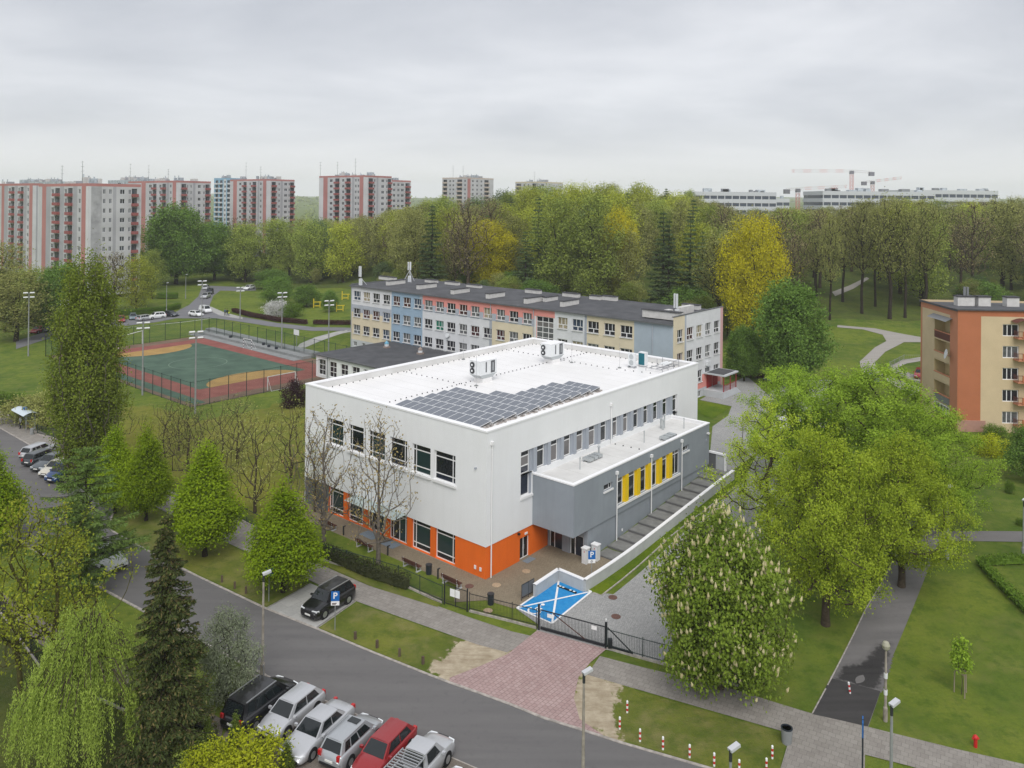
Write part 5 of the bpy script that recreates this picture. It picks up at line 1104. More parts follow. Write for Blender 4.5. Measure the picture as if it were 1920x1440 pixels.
def quads_mesh(name, V, material):
    """V: (n,4,3) corner array"""
    n = len(V); me = bpy.data.meshes.new(name); me.vertices.add(n*4); me.vertices.foreach_set('co', V.reshape(-1).astype(np.float32))
    me.loops.add(n*4); me.loops.foreach_set('vertex_index', np.arange(n*4, dtype=np.int32)); me.polygons.add(n); me.polygons.foreach_set('loop_start', np.arange(0, n*4, 4, dtype=np.int32))
    me.materials.append(MATS[material] if isinstance(material, str) else material); me.update(calc_edges=True); return me
def nrmz(a): return a/np.maximum(1e-9, np.linalg.norm(a, axis=1, keepdims=True))
def leaf_quads(rng, C, size, asp=.6, up=.5, out=None, outk=.5, tdir=None):
    n = len(C); nm = rng.normal(size=(n, 3)); nm[:, 2] += up
    if out is not None: nm += out*outk
    nm = nrmz(nm); t = rng.normal(size=(n, 3)) if tdir is None else tdir+rng.normal(size=(n, 3))*.25
    t = nrmz(t-nm*np.sum(t*nm, 1, keepdims=True)); b = np.cross(nm, t); s = (size*(.65+.7*rng.random(n)))[:, None]
    return np.stack([C-t*s, C-b*s*asp, C+t*s, C+b*s*asp], 1)
def branch_mesh(name, pos, par, rad, material, minr=0., tip=.6):
    V = []; Fc = []
    for i in range(len(pos)):
        p = par[i]
        if p < 0 or rad[i] < minr: continue
        a, b = pos[p], pos[i]; d = b-a; L = np.linalg.norm(d)
        if L < 1e-4: continue
        d /= L; x = np.cross(d, (0, 0, 1.) if abs(d[2]) < .9 else (1., 0, 0)); x /= np.linalg.norm(x); y = np.cross(d, x)
        ra, rb = min(rad[p], rad[i]*1.35), rad[i]; n = 8 if ra > .12 else (5 if ra > .04 else 3); k = len(V)
        for c, r in ((a, ra), (b, rb)):
            for j in range(n):
                an = 2*math.pi*j/n; V.append(tuple(c+(x*math.cos(an)+y*math.sin(an))*r))
        for j in range(n): Fc.append((k+j, k+(j+1) % n, k+n+(j+1) % n, k+n+j))
    me = bpy.data.meshes.new(name); me.from_pydata(V, [], Fc); me.materials.append(MATS[material]); me.polygons.foreach_set('use_smooth', [True]*len(Fc)); me.update(); return me
class Proto: pass
def grow(seed, h, cb, env, nclump, crad, nleaf, lsize, leafm, barkm='bark', tr=.28, trunk_top=.8, shell=.55, lump=.28, lumpf=1.6, up=.5, asp=.6, vert=1., wander=.03, minr=0.012, rise=.45, outk=.4, leaf2=None, frac2=.0, rtip=.012, multi=1):
    """general tree: clumps scattered in an envelope, joined to the trunk by limbs, leaves round each clump. env(t) = radius at relative crown height"""
    rng = np.random.default_rng(seed); off = rng.random(3)*50
    pos = []; par = []
    nt_ = 12; zt = cb+(h-cb)*trunk_top; 
    for k in range(nt_+1):
        z = zt*k/nt_; pos.append(np.array([wander*h*math.sin(k*.7+seed)*k/nt_, wander*h*math.cos(k*.9+seed*2)*k/nt_, z])); par.append(k-1)
    tz = [p[2] for p in pos]
    C = []
    rmax = max(env(t) for t in np.linspace(0, 1, 30))
    tries = 0
    while len(C) < nclump and tries < nclump*60:
        tries += 1
        t = rng.random(); r = env(t)
        if rng.random() > (r/rmax)**1.3+.03: continue
        an = rng.random()*2*math.pi; z = cb+(h-cb)*t
        q = rng.random()**shell
        lump_ = 1+lump*noise.noise(((math.cos(an)*lumpf)+off[0], math.sin(an)*lumpf+off[1], z*lumpf/ max(2., rmax)+off[2]))*1.6
        rr_ = r*q*lump_
        C.append(np.array([rr_*math.cos(an), rr_*math.sin(an), z]))
    C.sort(key=lambda c: math.hypot(c[0], c[1])+abs(c[2]-cb)*.3)
    tips = []
    P = np.array(pos)
    for c in C:
        d = c-P; dist = np.linalg.norm(d, axis=1); dxy = np.linalg.norm(d[:, :2], axis=1)
        pen = np.maximum(0, P[:, 2]-(c[2]-rise*dxy)); cost = dist+1.6*pen+np.where(P[:, 2] < cb*.8, 30, 0)
        j = int(np.argmin(cost)); a = P[j]; L = dist[j]
        nseg = 1 if L < 1.2 else (2 if L < 3 else 3); prev = j; new = []
        for k in range(1, nseg+1):
            s = k/nseg; q = a*(1-s)+c*s; q = q+np.array([0, 0, -.12*L*math.sin(s*math.pi)])+(rng.normal(size=3)*.05*L if k < nseg else 0)
            pos.append(q); par.append(prev); prev = len(pos)-1; new.append(q)
        tips.append(prev); P = np.vstack([P, new])
    n = len(pos); cnt = np.zeros(n); cnt[tips] = 1
    for i in range(n-1, 0, -1): cnt[par[i]] += cnt[i]
    mx_ = max(1, cnt[0]); rad = rtip+(tr-rtip)*(cnt/mx_)**.55
    for k in range(nt_+1): rad[k] = max(rad[k], tr*(1.25-.2*k) if k < 2 else tr*(1-.9*k/nt_)*.9+rtip)
    rad[0] = tr*1.3
    pr = Proto(); pr.h = h; pr.w = 2*rmax
    pr.trunk = branch_mesh('trunk', np.array(pos), par, rad, barkm, minr)
    Cn = np.array(C); per = nleaf//len(C); idx = np.repeat(np.arange(len(C)), per)
    jit = rng.normal(size=(len(idx), 3))*crad*.5; jit[:, 2] *= vert
    L = Cn[idx]+jit; L[:, 2] = np.maximum(L[:, 2], .15)
    ctr = np.array([0, 0, cb+(h-cb)*.35]); out_ = nrmz(L-ctr)
    Q = leaf_quads(rng, L, np.full(len(L), lsize), asp, up, out_, outk)
    pr.crown = [('crown', quads_mesh('crown', Q, leafm))]
    if leaf2:
        sel = rng.random(len(L)) < frac2; Q2 = leaf_quads(rng, L[sel]+out_[sel]*.15, np.full(int(sel.sum()), lsize*.9), asp, up, out_[sel], outk); pr.crown.append(('blossom', quads_mesh('blossom', Q2, leaf2)))
    pr.C = Cn; return pr
NT = [0]
def plant(pr, p, sx, sz, label, name='tree', cat='tree', group=None, rz=None):
    t = thing(name, label, cat, p, rnd.uniform(0, 6.28) if rz is None else rz, group); t.scale = (sx, sx, sz)
    if pr.trunk: obj('trunk', pr.trunk, t)
    for nm, me in pr.crown: obj(nm, me, t)
    NT[0] += 1; return t
def place(pr, u, v, vtop, wpx, label, **kw):
    p = G(u, v); D = p.y-CAM[1]; top = UY(u, vtop, p.y).z; hh = top-p.z; w = wpx/F*D
    return plant(pr, p-Vector((0, 0, .1)), w/pr.w, hh/pr.h, label, **kw)
egg = lambda t: 3.0*(max(0., 1-max(0, (t-.2)/.8)**1.12))*min(1, .6+t*2.)
rnd_dome = lambda R_, k=.42: (lambda t: R_*max(0., 1-((t-k)/(1-k) if t > k else (k-t)/k*.72)**2.2)**.5)
horn = [grow(s, 11.5, 1.9, egg, 520, .8, 34000, .10, 'lf_hornbeam', 'bark_dark', .2, .9, .38, .16, up=.9, outk=.9) for s in (11, 12)]
place(horn[0], 215, 962, 797, 84, 'leftmost of the pyramidal hornbeams, half hidden by its neighbour', name='hornbeam', group='pyramidal hornbeams')
place(horn[1], 274, 976, 795, 88, 'slender pyramidal hornbeam between the poplar and the largest hornbeam', name='hornbeam', group='pyramidal hornbeams')
place(horn[0], 384, 1043, 825, 126, 'largest pyramidal hornbeam on the verge behind the spruce', name='hornbeam', group='pyramidal hornbeams')
place(horn[1], 531, 1110, 899, 138, 'pyramidal hornbeam nearest the black off-roader', name='hornbeam', group='pyramidal hornbeams')
place(horn[1], -18, 1030, 832, 120, 'dense green hornbeam cut off by the left edge', name='hornbeam', group='pyramidal hornbeams')
pop = grow(21, 24, 1.2, lambda t: 3.9*(1-max(0, (t-.35)/.65)**1.8*.62)*min(1, .5+t*1.4), 620, .95, 56000, .125, 'lf_poplar', 'bark_grey', .55, .97, .33, .34, 2.2, up=.2, vert=2.3, rise=2.2, outk=.6)
place(pop, 160, 902, 492, 124, 'tall columnar poplar left of the pitch', name='poplar')
# maples
bw_ = lambda R_: (lambda t: R_*max(0., 1-abs((t-.38)/.64)**2.1)**.55)
mapA = grow(31, 16, 3.2, bw_(6.2), 220, .85, 50000, .098, 'lf_maple', 'bark', .36, .62, .62, .6, 1.7, up=.7)
mapB = grow(32, 18, 3.5, bw_(7.2), 270, .95, 60000, .105, 'lf_maple2', 'bark_dark', .42, .6, .58, .55, 1.6, up=.7)
mapC = grow(33, 15, 2.6, bw_(5.2), 170, .8, 17000, .095, 'lf_maple', 'bark', .26, .7, .62, .5, 1.7, up=.6)
place(mapB, 1490, 905, 690, 190, 'broad green maple nearest the grey courtyard yard', name='maple', group='maples along the footpath')
place(mapB, 1640, 940, 690, 275, 'big green maple below the orange block', name='maple', group='maples along the footpath')
place(mapB, 1738, 985, 765, 205, 'maple leaning over the lawn at the right of the clump', name='maple', group='maples along the footpath')
place(mapA, 1548, 1172, 808, 238, 'front yellow-green maple with its grey trunk showing', name='maple', group='maples along the footpath')
place(mapA, 1690, 1100, 822, 206, 'yellow-green maple over the worn footpath', name='maple', group='maples along the footpath')
place(mapC, 1440, 1010, 745, 190, 'thin-leaved maple leaning over the grey courtyard', name='maple', group='maples along the footpath')
# chestnut with candles
che = grow(41, 11, 1.5, rnd_dome(5.2, .38), 420, 1.0, 42000, .125, 'lf_chestnut', 'bark', .3, .7, .36, .3, 1.7, up=1.1, outk=.9, asp=.7)
rng = np.random.default_rng(5); oc = nrmz(che.C-np.array([0, 0, 3.5])); sel = np.where(np.linalg.norm(che.C-np.array([0, 0, 3.5]), axis=1) > 3.0)[0]
mcs = MB()
for i in range(900):
    c = che.C[rng.choice(sel)]; o_ = (c-np.array([0, 0, 3.5])); o_ /= np.linalg.norm(o_); p = c+o_*rng.uniform(.15, .5)+rng.normal(size=3)*.35; d = o_*.5+np.array([0, 0, .9]); d /= np.linalg.norm(d); L = rng.uniform(.26, .42)
    mcs.tube([p, p+d*L*.35, p+d*L], [.075, .12, .03], 5)
che.crown.append(('blossom', mcs.mesh('blossom', 'lf_blossom')))
place(che, 1350, 1291, 962, 222, 'flowering chestnut with cream candles by the gate', name='chestnut', rz=.6)
# willow: arching limbs with hanging strands
def willow(seed, h, Rw):
    rng = np.random.default_rng(seed); pos = []; par = []
    for k in range(7): pos.append(np.array([.15*k*math.sin(k), .1*k, h*.55*k/6])); par.append(k-1)
    LQ = []; tips = []
    for i in range(105):
        an = rng.random()*6.283; ro = Rw*(rng.random()**.55); zt = h*(.98-.5*(ro/Rw)**1.5)*rng.uniform(.82, 1.05); j = int(rng.integers(3, 7)); a = pos[j]
        e_ = np.array([ro*math.cos(an), ro*math.sin(an), zt]); prev = j
        for k in (1, 2, 3):
            s = k/3; q = a*(1-s)+e_*s+np.array([0, 0, .18*h*math.sin(s*math.pi)]); pos.append(q); par.append(prev); prev = len(pos)-1
        tips.append(prev)
        for s_ in range(15):
            st_ = e_+rng.normal(size=3)*np.array([.36, .36, .25]); ln = rng.uniform(.35, .9)*min(zt*.9, h*.55); nl = int(ln/.085); tt = np.linspace(0, 1, nl)[:, None]
            sway = np.array([math.cos(an), math.sin(an), 0])*rng.uniform(.2, .9); pts = st_+sway*tt**.6+np.array([0, 0, -1.])*ln*tt+rng.normal(size=(nl, 3))*.06; pts[:, 2] = np.maximum(pts[:, 2], .2); LQ.append(pts)
    n = len(pos); cnt = np.zeros(n); cnt[tips] = 1
    for i in range(n-1, 0, -1): cnt[par[i]] += cnt[i]
    rad = .015+.33*(cnt/cnt[0])**.6; L = np.vstack(LQ); pr = Proto(); pr.h = h; pr.w = 2*Rw; pr.trunk = branch_mesh('trunk', np.array(pos), par, rad, 'bark')
    Q = leaf_quads(rng, L, np.full(len(L), .095), .26, .1, tdir=np.tile([0, 0, -1.], (len(L), 1))); pr.crown = [('crown', quads_mesh('crown', Q, 'lf_willow'))]; return pr
wil = willow(51, 10.5, 4.6)
place(wil, 160, 1418, 1120, 225, 'weeping willow with hanging pale green strands', name='willow')
# spruce and larch
def conifer(seed, h, Rb, leafm, tipm=None, nw=34, droop=.25, nl=26000, lsz=.1, cb=.06, per=9, asp=.22, lay=1., barkm='bark_dark', side=.34, rpow=.85):
    rng = np.random.default_rng(seed); pos = []; par = []
    for k in range(21): pos.append(np.array([.02*math.sin(k)*k*.2, 0, h*k/20])); par.append(k-1)
    LQ = []; LD = []; rad = [max(.02, .24*(1-k/20)*h/14) for k in range(21)]; rad[0] *= 1.25
    for w in range(nw):
        t = cb+(1-cb)*(w/nw)**lay; z = h*t; R_ = Rb*(1-t)**rpow+.25; n = int(per*(.6+.6*(1-t)))
        for k in range(n):
            an = rng.random()*6.283; L = R_*rng.uniform(.72, 1.1); j = min(20, max(0, int(z/h*20))); a = pos[j].copy(); a[2] = z; d = np.array([math.cos(an), math.sin(an), 0]); prev = j
            for q in (1, 2, 3):
                s = q/3; pp = a+d*L*s+np.array([0, 0, -droop*L*s+.13*L*s*s*s]); pos.append(pp); par.append(prev); prev = len(pos)-1; rad.append(.035*(1-s*.8)+.006)
            m_ = max(6, int(nl/(nw*per)*(L/Rb+.2))); s = rng.random(m_)**.65; base = a+d*L*s[:, None]; base[:, 2] += -droop*L*s+.13*L*s**3
            sd = np.array([-d[1], d[0], 0]); wv = side*L*(1-s*.65)*rng.uniform(-1, 1, m_); base += sd*wv[:, None]; base[:, 2] -= np.abs(wv)*.35+rng.random(m_)*.12*L*.5
            LQ.append(base); LD.append(np.tile(d*.8+np.array([0, 0, -.35]), (m_, 1))+sd*np.sign(wv)[:, None]*.8)
    L = np.vstack(LQ); Dv = nrmz(np.vstack(LD)); pr = Proto(); pr.h = h; pr.w = 2*Rb; pr.trunk = branch_mesh('trunk', np.array(pos), par, np.array(rad), barkm)
    Q = leaf_quads(rng, L, np.full(len(L), lsz), asp, .8, tdir=Dv); 
    if tipm:
        s = rng.random(len(L)) < .16; pr.crown = [('crown', quads_mesh('crown', Q[~s], leafm)), ('cones', quads_mesh('cones', Q[s], tipm))]
    else: pr.crown = [('crown', quads_mesh('crown', Q, leafm))]
    return pr
spr = conifer(61, 14, 3.3, 'lf_spruce', 'lf_spruce_tip', nw=44, droop=.32, nl=64000, lsz=.13, cb=.09, asp=.32, rpow=.72)
place(spr, 308, 1424, 955, 186, 'dark spruce with brownish cones above the parked cars', name='spruce')
lar = conifer(62, 12, 4.6, 'lf_larch', None, nw=20, droop=.05, nl=26000, lsz=.17, cb=.2, per=6, asp=.2, side=.25, rpow=.6)
place(lar, 160, 1098, 825, 235, 'airy larch with spreading level branches beside the street', name='larch'); place(lar, 150, 1128, 935, 120, 'smaller larch beside the street behind the silver car', name='larch')
gold = grow(71, 12, 3.2, bw_(4.6), 120, .7, 6000, .09, 'lf_gold', 'bark_moss', .22, .6, .6, .5, 1.7)
place(gold, 100, 1288, 945, 225, 'yellow-flowering open tree above the garden path', name='maple'); 
bare_l = grow(72, 13, 3.0, bw_(4.6), 150, .8, 2600, .13, 'lf_gold', 'bark_moss', .24, .65, .65, .5, wander=.06); place(bare_l, 36, 1303, 930, 175, 'mossy leaning tree with few leaves at the left edge', name='tree')
sil = grow(73, 6.2, .7, rnd_dome(2.6, .5), 200, .6, 18000, .07, 'lf_silver', 'bark_dark', .14, .7, .4, .3); place(sil, 424, 1318, 1148, 104, 'silvery leaved shrub tree beside the street lamp', name='shrub', cat='shrub')
# bare trees in front of the gym and on the meadow
bare = [grow(s, 12, 2.2, lambda t: 3.1*max(0., 1-abs((t-.4)/.62)**1.9)**.6, 260, .5, 1500, .085, 'lf_bud', 'bark_grey', .17, .86, .62, .2, 1.5, rise=1.1, minr=.004, rtip=.011, wander=.012) for s in (81, 82, 83)]
place(bare[0], 607, 1027, 752, 150, 'nearly bare young tree in front of the gym left end', name='young_tree', group='bare trees before the gym'); place(bare[1], 709, 1058, 762, 150, 'nearly bare young tree in front of the glass entrance', name='young_tree', group='bare trees before the gym')
bm_ = [grow(s, 9, 1.4, lambda t: 2.6*max(0., 1-abs((t-.45)/.6)**2)**.6, 130, .5, 1100, .08, 'lf_f_olive', 'bark', .12, .8, .62, .25, 1.5, rise=1.1, minr=.004, rtip=.010, wander=.02) for s in (84, 85)]
for k, (u, v, vt, w, lb) in enumerate(((220, 832, 722, 75, 'beside the poplar'), (308, 890, 748, 95, 'behind the slender hornbeam'), (352, 900, 752, 100, 'below the pitch corner'), (415, 905, 748, 110, 'right of the pitch corner'), (478, 962, 772, 120, 'standing highest on the meadow slope'), (545, 905, 745, 105, 'close to the gym left wall'), (590, 960, 800, 80, 'touching the gym left corner'), (335, 845, 742, 80, 'just below the pitch fence'), (445, 860, 738, 90, 'under the right pitch fence'))):
    place(bm_[k % 2], u, v, vt, w, 'bare brown young tree on the meadow '+lb, name='young_tree', group='bare young trees on the meadow')
# sapling with stakes
sap = grow(91, 3.2, 1.6, rnd_dome(.62, .4), 40, .3, 1100, .09, 'lf_maple2', 'bark', .03, .8, .5, .2); sp_ = place(sap, 1803, 1302, 1196, 34, 'staked sapling on the right lawn', name='sapling')
stk = thing('tree_stakes', 'three wooden stakes round the sapling on the right lawn', 'stakes', G(1803, 1302))
mat('wood_stake', (.30, .25, .19), .9, .1)
for k in range(3): a = 2.1*k+.4; MB().tube([(.42*math.cos(a), .42*math.sin(a), 0), (.4*math.cos(a), .4*math.sin(a), 1.5)], .035, 6).build('stake', 'wood_stake', stk)
for k in range(3): a, b = 2.1*k+.4, 2.1*(k+1)+.4; MB().bar((.4*math.cos(a), .4*math.sin(a), 1.4), (.4*math.cos(b), .4*math.sin(b), 1.4), .03, .07).build('tie_rail', 'wood_stake', stk)
# shrubs
shr = [grow(s, 2.4, .1, rnd_dome(1.5, .4), 120, .45, 6000, .065, lm, 'bark', .05, .6, .42, .3) for s, lm in ((101, 'lf_golden_shrub'), (102, 'lf_hedge'), (103, 'lf_purple'), (104, 'lf_white'), (105, 'lf_f_green'), (106, 'lf_f_olive'))]
place(shr[0], 460, 1470, 1388, 140, 'big golden-green shrub at the bottom by the thujas', name='shrub', cat='shrub'); place(shr[4], 365, 1440, 1385, 80, 'mid green shrub left of the golden shrub', name='shrub', cat='shrub'); place(shr[0], 395, 1475, 1395, 90, 'golden shrub cut by the bottom edge', name='shrub', cat='shrub')
thu = grow(107, 3.2, .05, lambda t: .62*(1-t)**.7*min(1, .6+t*4), 130, .22, 5200, .06, 'lf_thuja', 'bark', .05, .9, .3, .1, up=.2, vert=1.8, outk=.9)
for u, v, vt, w, lb in ((390, 1418, 1345, 24, 'left of the golden shrub'), (441, 1404, 1335, 27, 'behind the black minivan'), (482, 1425, 1372, 22, 'between minivan and first silver car'), (538, 1452, 1386, 26, 'right of the golden shrub')): place(thu, u, v, vt, w, 'slim pointed thuja '+lb, name='thuja', cat='shrub', group='thujas by the parking strip')
place(shr[2], 551, 762, 714, 46, 'dark purple shrub beside the gym left corner', name='shrub', cat='shrub')
place(shr[3], 518, 592, 564, 44, 'white blossoming shrub by the estate road', name='shrub', cat='shrub'); place(shr[1], 548, 594, 568, 36, 'green shrub right of the white blossom', name='shrub', cat='shrub')
for u, v, vt, w, k, lb in ((1865, 820, 795, 38, 1, 'round dark green shrub at the apartment block wall'), (1858, 855, 815, 52, 0, 'yellow-green shrub on the apartment lawn'), (1385, 702, 682, 24, 1, 'small green shrub on the lawn left of the park tree'), (1412, 700, 680, 20, 1, 'small green shrub nearest the park tree'), (1368, 690, 672, 14, 4, 'tiny shrub by the school porch lawn'), (1893, 925, 900, 16, 1, 'small dark shrub at the right lawn edge'), (1913, 985, 970, 14, 1, 'tiny dark shrub above the cross path'), (45, 790, 745, 90, 5, 'bushy yellowish thicket behind the bus shelter'), (95, 800, 735, 80, 5, 'tall yellowish thicket between shelter and poplar'), (10, 765, 735, 60, 1, 'green thicket at the left edge above the fence')): place(shr[k], u, v, vt, w, lb, name='shrub', cat='shrub')
sd = grow(108, 7, 1.2, rnd_dome(3.4, .45), 240, .8, 15000, .11, 'lf_f_rich', 'bark', .16, .6, .42, .3)
place(sd, 575, 575, 535, 52, 'round bright tree above the estate road hedge', name='tree'); place(sd, 1935, 905, 800, 90, 'rich green tree cut by the right edge below the block', name='tree'); place(sd, 618, 585, 545, 30, 'small dark upright tree near the yellow gym', name='tree'); place(sd, 520, 572, 520, 60, 'light green tree by the estate road', name='tree')
big = grow(109, 15, 2.6, rnd_dome(5., .42), 420, 1.1, 34000, .16, 'lf_f_rich', 'bark_dark', .3, .65, .42, .3, 1.6, up=.8)
place(big, 1481, 722, 527, 126, 'full green tree standing on the park lawn', name='tree'); place(big, 330, 533, 384, 112, 'large dark green tree in front of the second tower', name='tree'); place(big, 402, 525, 418, 78, 'large green tree right of the darkest crown', name='tree'); place(big, 112, 628, 494, 84, 'dark green tree beside the poplar', name='tree'); place(big, 1395, 715, 610, 56, 'dark yew-like tree beside the full green tree', name='tree')
# hedges
def hedge(name, pts, w, h, lm, lab, px=True):
    rng = np.random.default_rng(len(pts)*7+int(pts[0][0])); P = line_pts(pts, px, 1.); t = thing(name, lab, 'hedge', P[0]); o0 = P[0]; L = []
    m = MB()
    for p, q in zip(P, P[1:]):
        n = int((q-p).length*260*w*h)+30; s = rng.random(n)[:, None]; c = np.array(p-o0)*(1-s)+np.array(q-o0)*s
        off_ = rng.random((n, 2)); d = (q-p).normalized(); sd = np.array([-d.y, d.x, 0]); c = c+sd*((off_[:, :1]-.5)*w); c[:, 2] += .05+h*np.sqrt(off_[:, 1]); L.append(c)
        m.bar(p-o0+Vector((0, 0, h*.4)), q-o0+Vector((0, 0, h*.4)), w*.5, h*.55)
    L = np.vstack(L); m.build('core', lm, t); obj('foliage', quads_mesh('foliage', leaf_quads(rng, L, np.full(len(L), .08), .6, .6), lm), t); return t
hedge('hedge', [(598, 1043), (640, 1060), (690, 1082), (740, 1098), (764, 1106)], 1.0, 1.2, 'lf_hedge_dk', 'dark low hedge behind the school fence')
hedge('hedge', [(598, 1040), (660, 1065), (705, 1083)], .8, .9, 'lf_hedge', 'green underplanting along the dark hedge')
hedge('hedge', [(437, 585), (470, 594), (520, 603), (575, 608)], 1.3, 1., 'lf_hedge_red', 'dark red hedge along the estate road'); hedge('hedge', [(588, 608), (630, 609), (690, 609)], 1.3, 1., 'lf_hedge_red', 'dark red hedge right of the gap by the school')
hedge('hedge', [(215, 592), (270, 588), (310, 585), (336, 578)], 2.2, 1.4, 'lf_hedge', 'clipped green hedge in front of the nearest tower'); hedge('hedge', [(295, 560), (332, 560)], 2.4, 1.6, 'lf_hedge', 'short clipped hedge by the tower lawn')
hedge('hedge', [(1838, 1060), (1930, 1056)], .9, .7, 'lf_hedge', 'low clipped hedge across the right lawn'); hedge('hedge', [(1838, 1060), (1870, 1095), (1935, 1160)], .9, .7, 'lf_hedge', 'low clipped hedge running to the right edge')
hedge('hedge', [(1375, 705), (1440, 712), (1475, 716)], .9, .8, 'lf_hedge_red', 'low dark hedge along the school yard')
# forest
open_ = lambda R_: (lambda t: R_*max(0., 1-abs((t-.5)/.55)**2)**.6)
FP = {
 'olive': [grow(s, 22, 3.5, open_(5.0), 190, 1.6, 10500, .185, 'lf_f_olive', 'bark_dark', .32, .85, .55, .4, minr=.02, rise=.9) for s in (201, 202, 203)],
 'green': [grow(s, 21, 2.5, open_(5.0), 190, 1.6, 11500, .19, 'lf_f_green', 'bark_dark', .3, .85, .5, .4, minr=.02, rise=.8) for s in (204, 205)],
 'yellow': [grow(s, 22, 2.5, open_(5.2), 190, 1.6, 11500, .19, 'lf_f_yellow', 'bark', .3, .85, .5, .4, minr=.02, rise=.8) for s in (206, 207)],
 'dark': [conifer(208, 20, 3.8, 'lf_f_dark', None, nw=24, droop=.2, nl=14000, lsz=.3, cb=.06, per=6, asp=.3), grow(209, 18, 2, rnd_dome(4.4, .4), 170, 1.5, 9000, .2, 'lf_f_dark', 'bark_dark', .3, .8, .45, .3, minr=.03)],
 'bare': [grow(s, 23, 6, open_(4.8), 300, 1.3, 2600, .16, 'lf_f_brown', 'bark', .34, .85, .62, .4, minr=.012, rtip=.035, rise=.9) for s in (210, 211)],
 'tall': [grow(s, 26, 9.5, open_(5.2), 210, 1.3, 6500, .18, 'lf_f_olive', 'bark_dark', .42, .8, .6, .5, minr=.014, rtip=.03, rise=.8) for s in (213, 214)],
 'gold': [grow(212, 17, 2.5, rnd_dome(5.5, .45), 300, 1.3, 30000, .13, 'lf_f_gold', 'bark_dark', .32, .7, .45, .35, 1.5)]}
place(FP['gold'][0], 1410, 650, 403, 114, 'bright golden maple behind the school', name='maple'); place(FP['gold'][0], 918, 545, 412, 92, 'yellow maple behind the school roof left of centre', name='maple'); place(FP['gold'][0], 1160, 560, 388, 62, 'pale golden tree in the middle of the forest edge', name='maple')
place(FP['dark'][0], 1253, 600, 407, 72, 'bright-tipped larch behind the right school wing', name='larch'); place(FP['dark'][0], 985, 560, 430, 66, 'dark larch behind the school roof beside the yellow maple', name='larch')
for k, (sp_n, u, v, vt, w, lb) in enumerate((('olive', 30, 640, 512, 120, 'broad olive tree at the left edge before the towers'), ('olive', 5, 600, 455, 90, 'brownish tree at the far left under the tower'), ('bare', 215, 585, 470, 66, 'bare pale tree in front of the nearest tower'), ('bare', 188, 588, 478, 50, 'thin bare tree right behind the poplar top'), ('yellow', 256, 585, 480, 62, 'fresh yellow-green tree at the nearest tower corner'), ('green', 62, 612, 505, 75, 'mid green tree left of the dark tree'), ('bare', 150, 560, 478, 46, 'bare tree by the stained gable'), ('green', 285, 560, 470, 44, 'green tree left of the darkest crown'))):
    place(FP[sp_n][k % len(FP[sp_n])], u, v, vt, w, lb, name='tree')
for k, (u, v, vt, w) in enumerate(((1616, 588, 372, 60), (1668, 598, 366, 80), (1641, 575, 385, 50), (1697, 596, 378, 60), (1580, 566, 388, 55), (1735, 585, 372, 70), (1556, 600, 400, 46))):
    place(FP['tall'][k % 2], u, v, vt, w, 'tall bare-trunked park tree '+('left of the widest crown', 'with the widest crown beside the park path', 'standing behind the widest crown', 'right of the widest crown', 'beside the distant path', 'just above the orange block roof', 'at the edge of the golden maple lawn')[k], name='tree')
front = [(270, 545), (300, 527), (380, 512), (440, 527), (500, 540), (560, 535), (640, 535), (700, 545), (860, 560), (1000, 570), (1150, 585), (1280, 615), (1345, 640), (1400, 612), (1480, 600), (1560, 592), (1700, 598), (1800, 590), (1990, 560)]
fx, fy = zip(*front)
def pxl(x, y, z):
    d = np.array([x, y, z])-CAM; c, s = math.cos(PIT), math.sin(PIT); Y = d[1]*c-d[2]*s; Z = d[1]*s+d[2]*c; X = d[0]; c, s = math.cos(ROL), math.sin(ROL); X, Z = X*c-Z*s, X*s+Z*c
    return 960+F*X/Y, SY-F*Z/Y
skyx = [250, 330, 420, 470, 560, 600, 640, 700, 760, 830, 900, 960, 1050, 1120, 1250, 1330, 1400, 1500, 1600, 1650, 1700, 1800, 1900, 2000]
skyv = [420, 395, 405, 400, 402, 412, 408, 400, 385, 366, 364, 352, 342, 336, 346, 372, 392, 388, 382, 368, 372, 374, 368, 368]
rf_ = random.Random(99); spots = []; tries = 0
wts = lambda u: (('olive', 5), ('green', 4), ('yellow', .6), ('dark', 2.6), ('bare', 1.2)) if u < 700 else ((('olive', 4), ('green', 2), ('bare', 3), ('dark', 1.6), ('yellow', .8)) if u < 940 else ((('yellow', 5), ('green', 3), ('olive', 2), ('dark', 2.0), ('bare', .6)) if u < 1330 else (('olive', 3.5), ('bare', 3.5), ('green', 1.2), ('yellow', .8), ('dark', .3), ('tall', 4))))
desc = {'olive': ('olive_tree_crown', 'olive-brown spring tree'), 'green': ('green', 'mid green tree'), 'yellow': ('yellow', 'yellow-green tree'), 'dark': ('dark', 'dark green conifer-like tree'), 'bare': ('bare', 'almost bare brown tree'), 'tall': ('tall', 'tall bare-trunked olive tree')}
while len(spots) < 300 and tries < 40000:
    tries += 1
    x, y = rf_.uniform(-175, 250), rf_.uniform(70, 300); z = H(x, y); u, v = pxl(x, y, z)
    if not (262 < u < 1985) or v > np.interp(u, fx, fy): continue
    a, b = AB(x, y)
    if -4 < a < 90 and b < 73: continue
    if u < 560 and (y < 175 or y > 262): continue
    if 1545 < u < 1640 and v > 520 and rf_.random() < .75: continue
    if any((x-q[0])**2+(y-q[1])**2 < 6.2**2 for q in spots): continue
    if u < 270: continue
    spots.append((x, y, z, u, v))
spots.sort(key=lambda s: s[1])
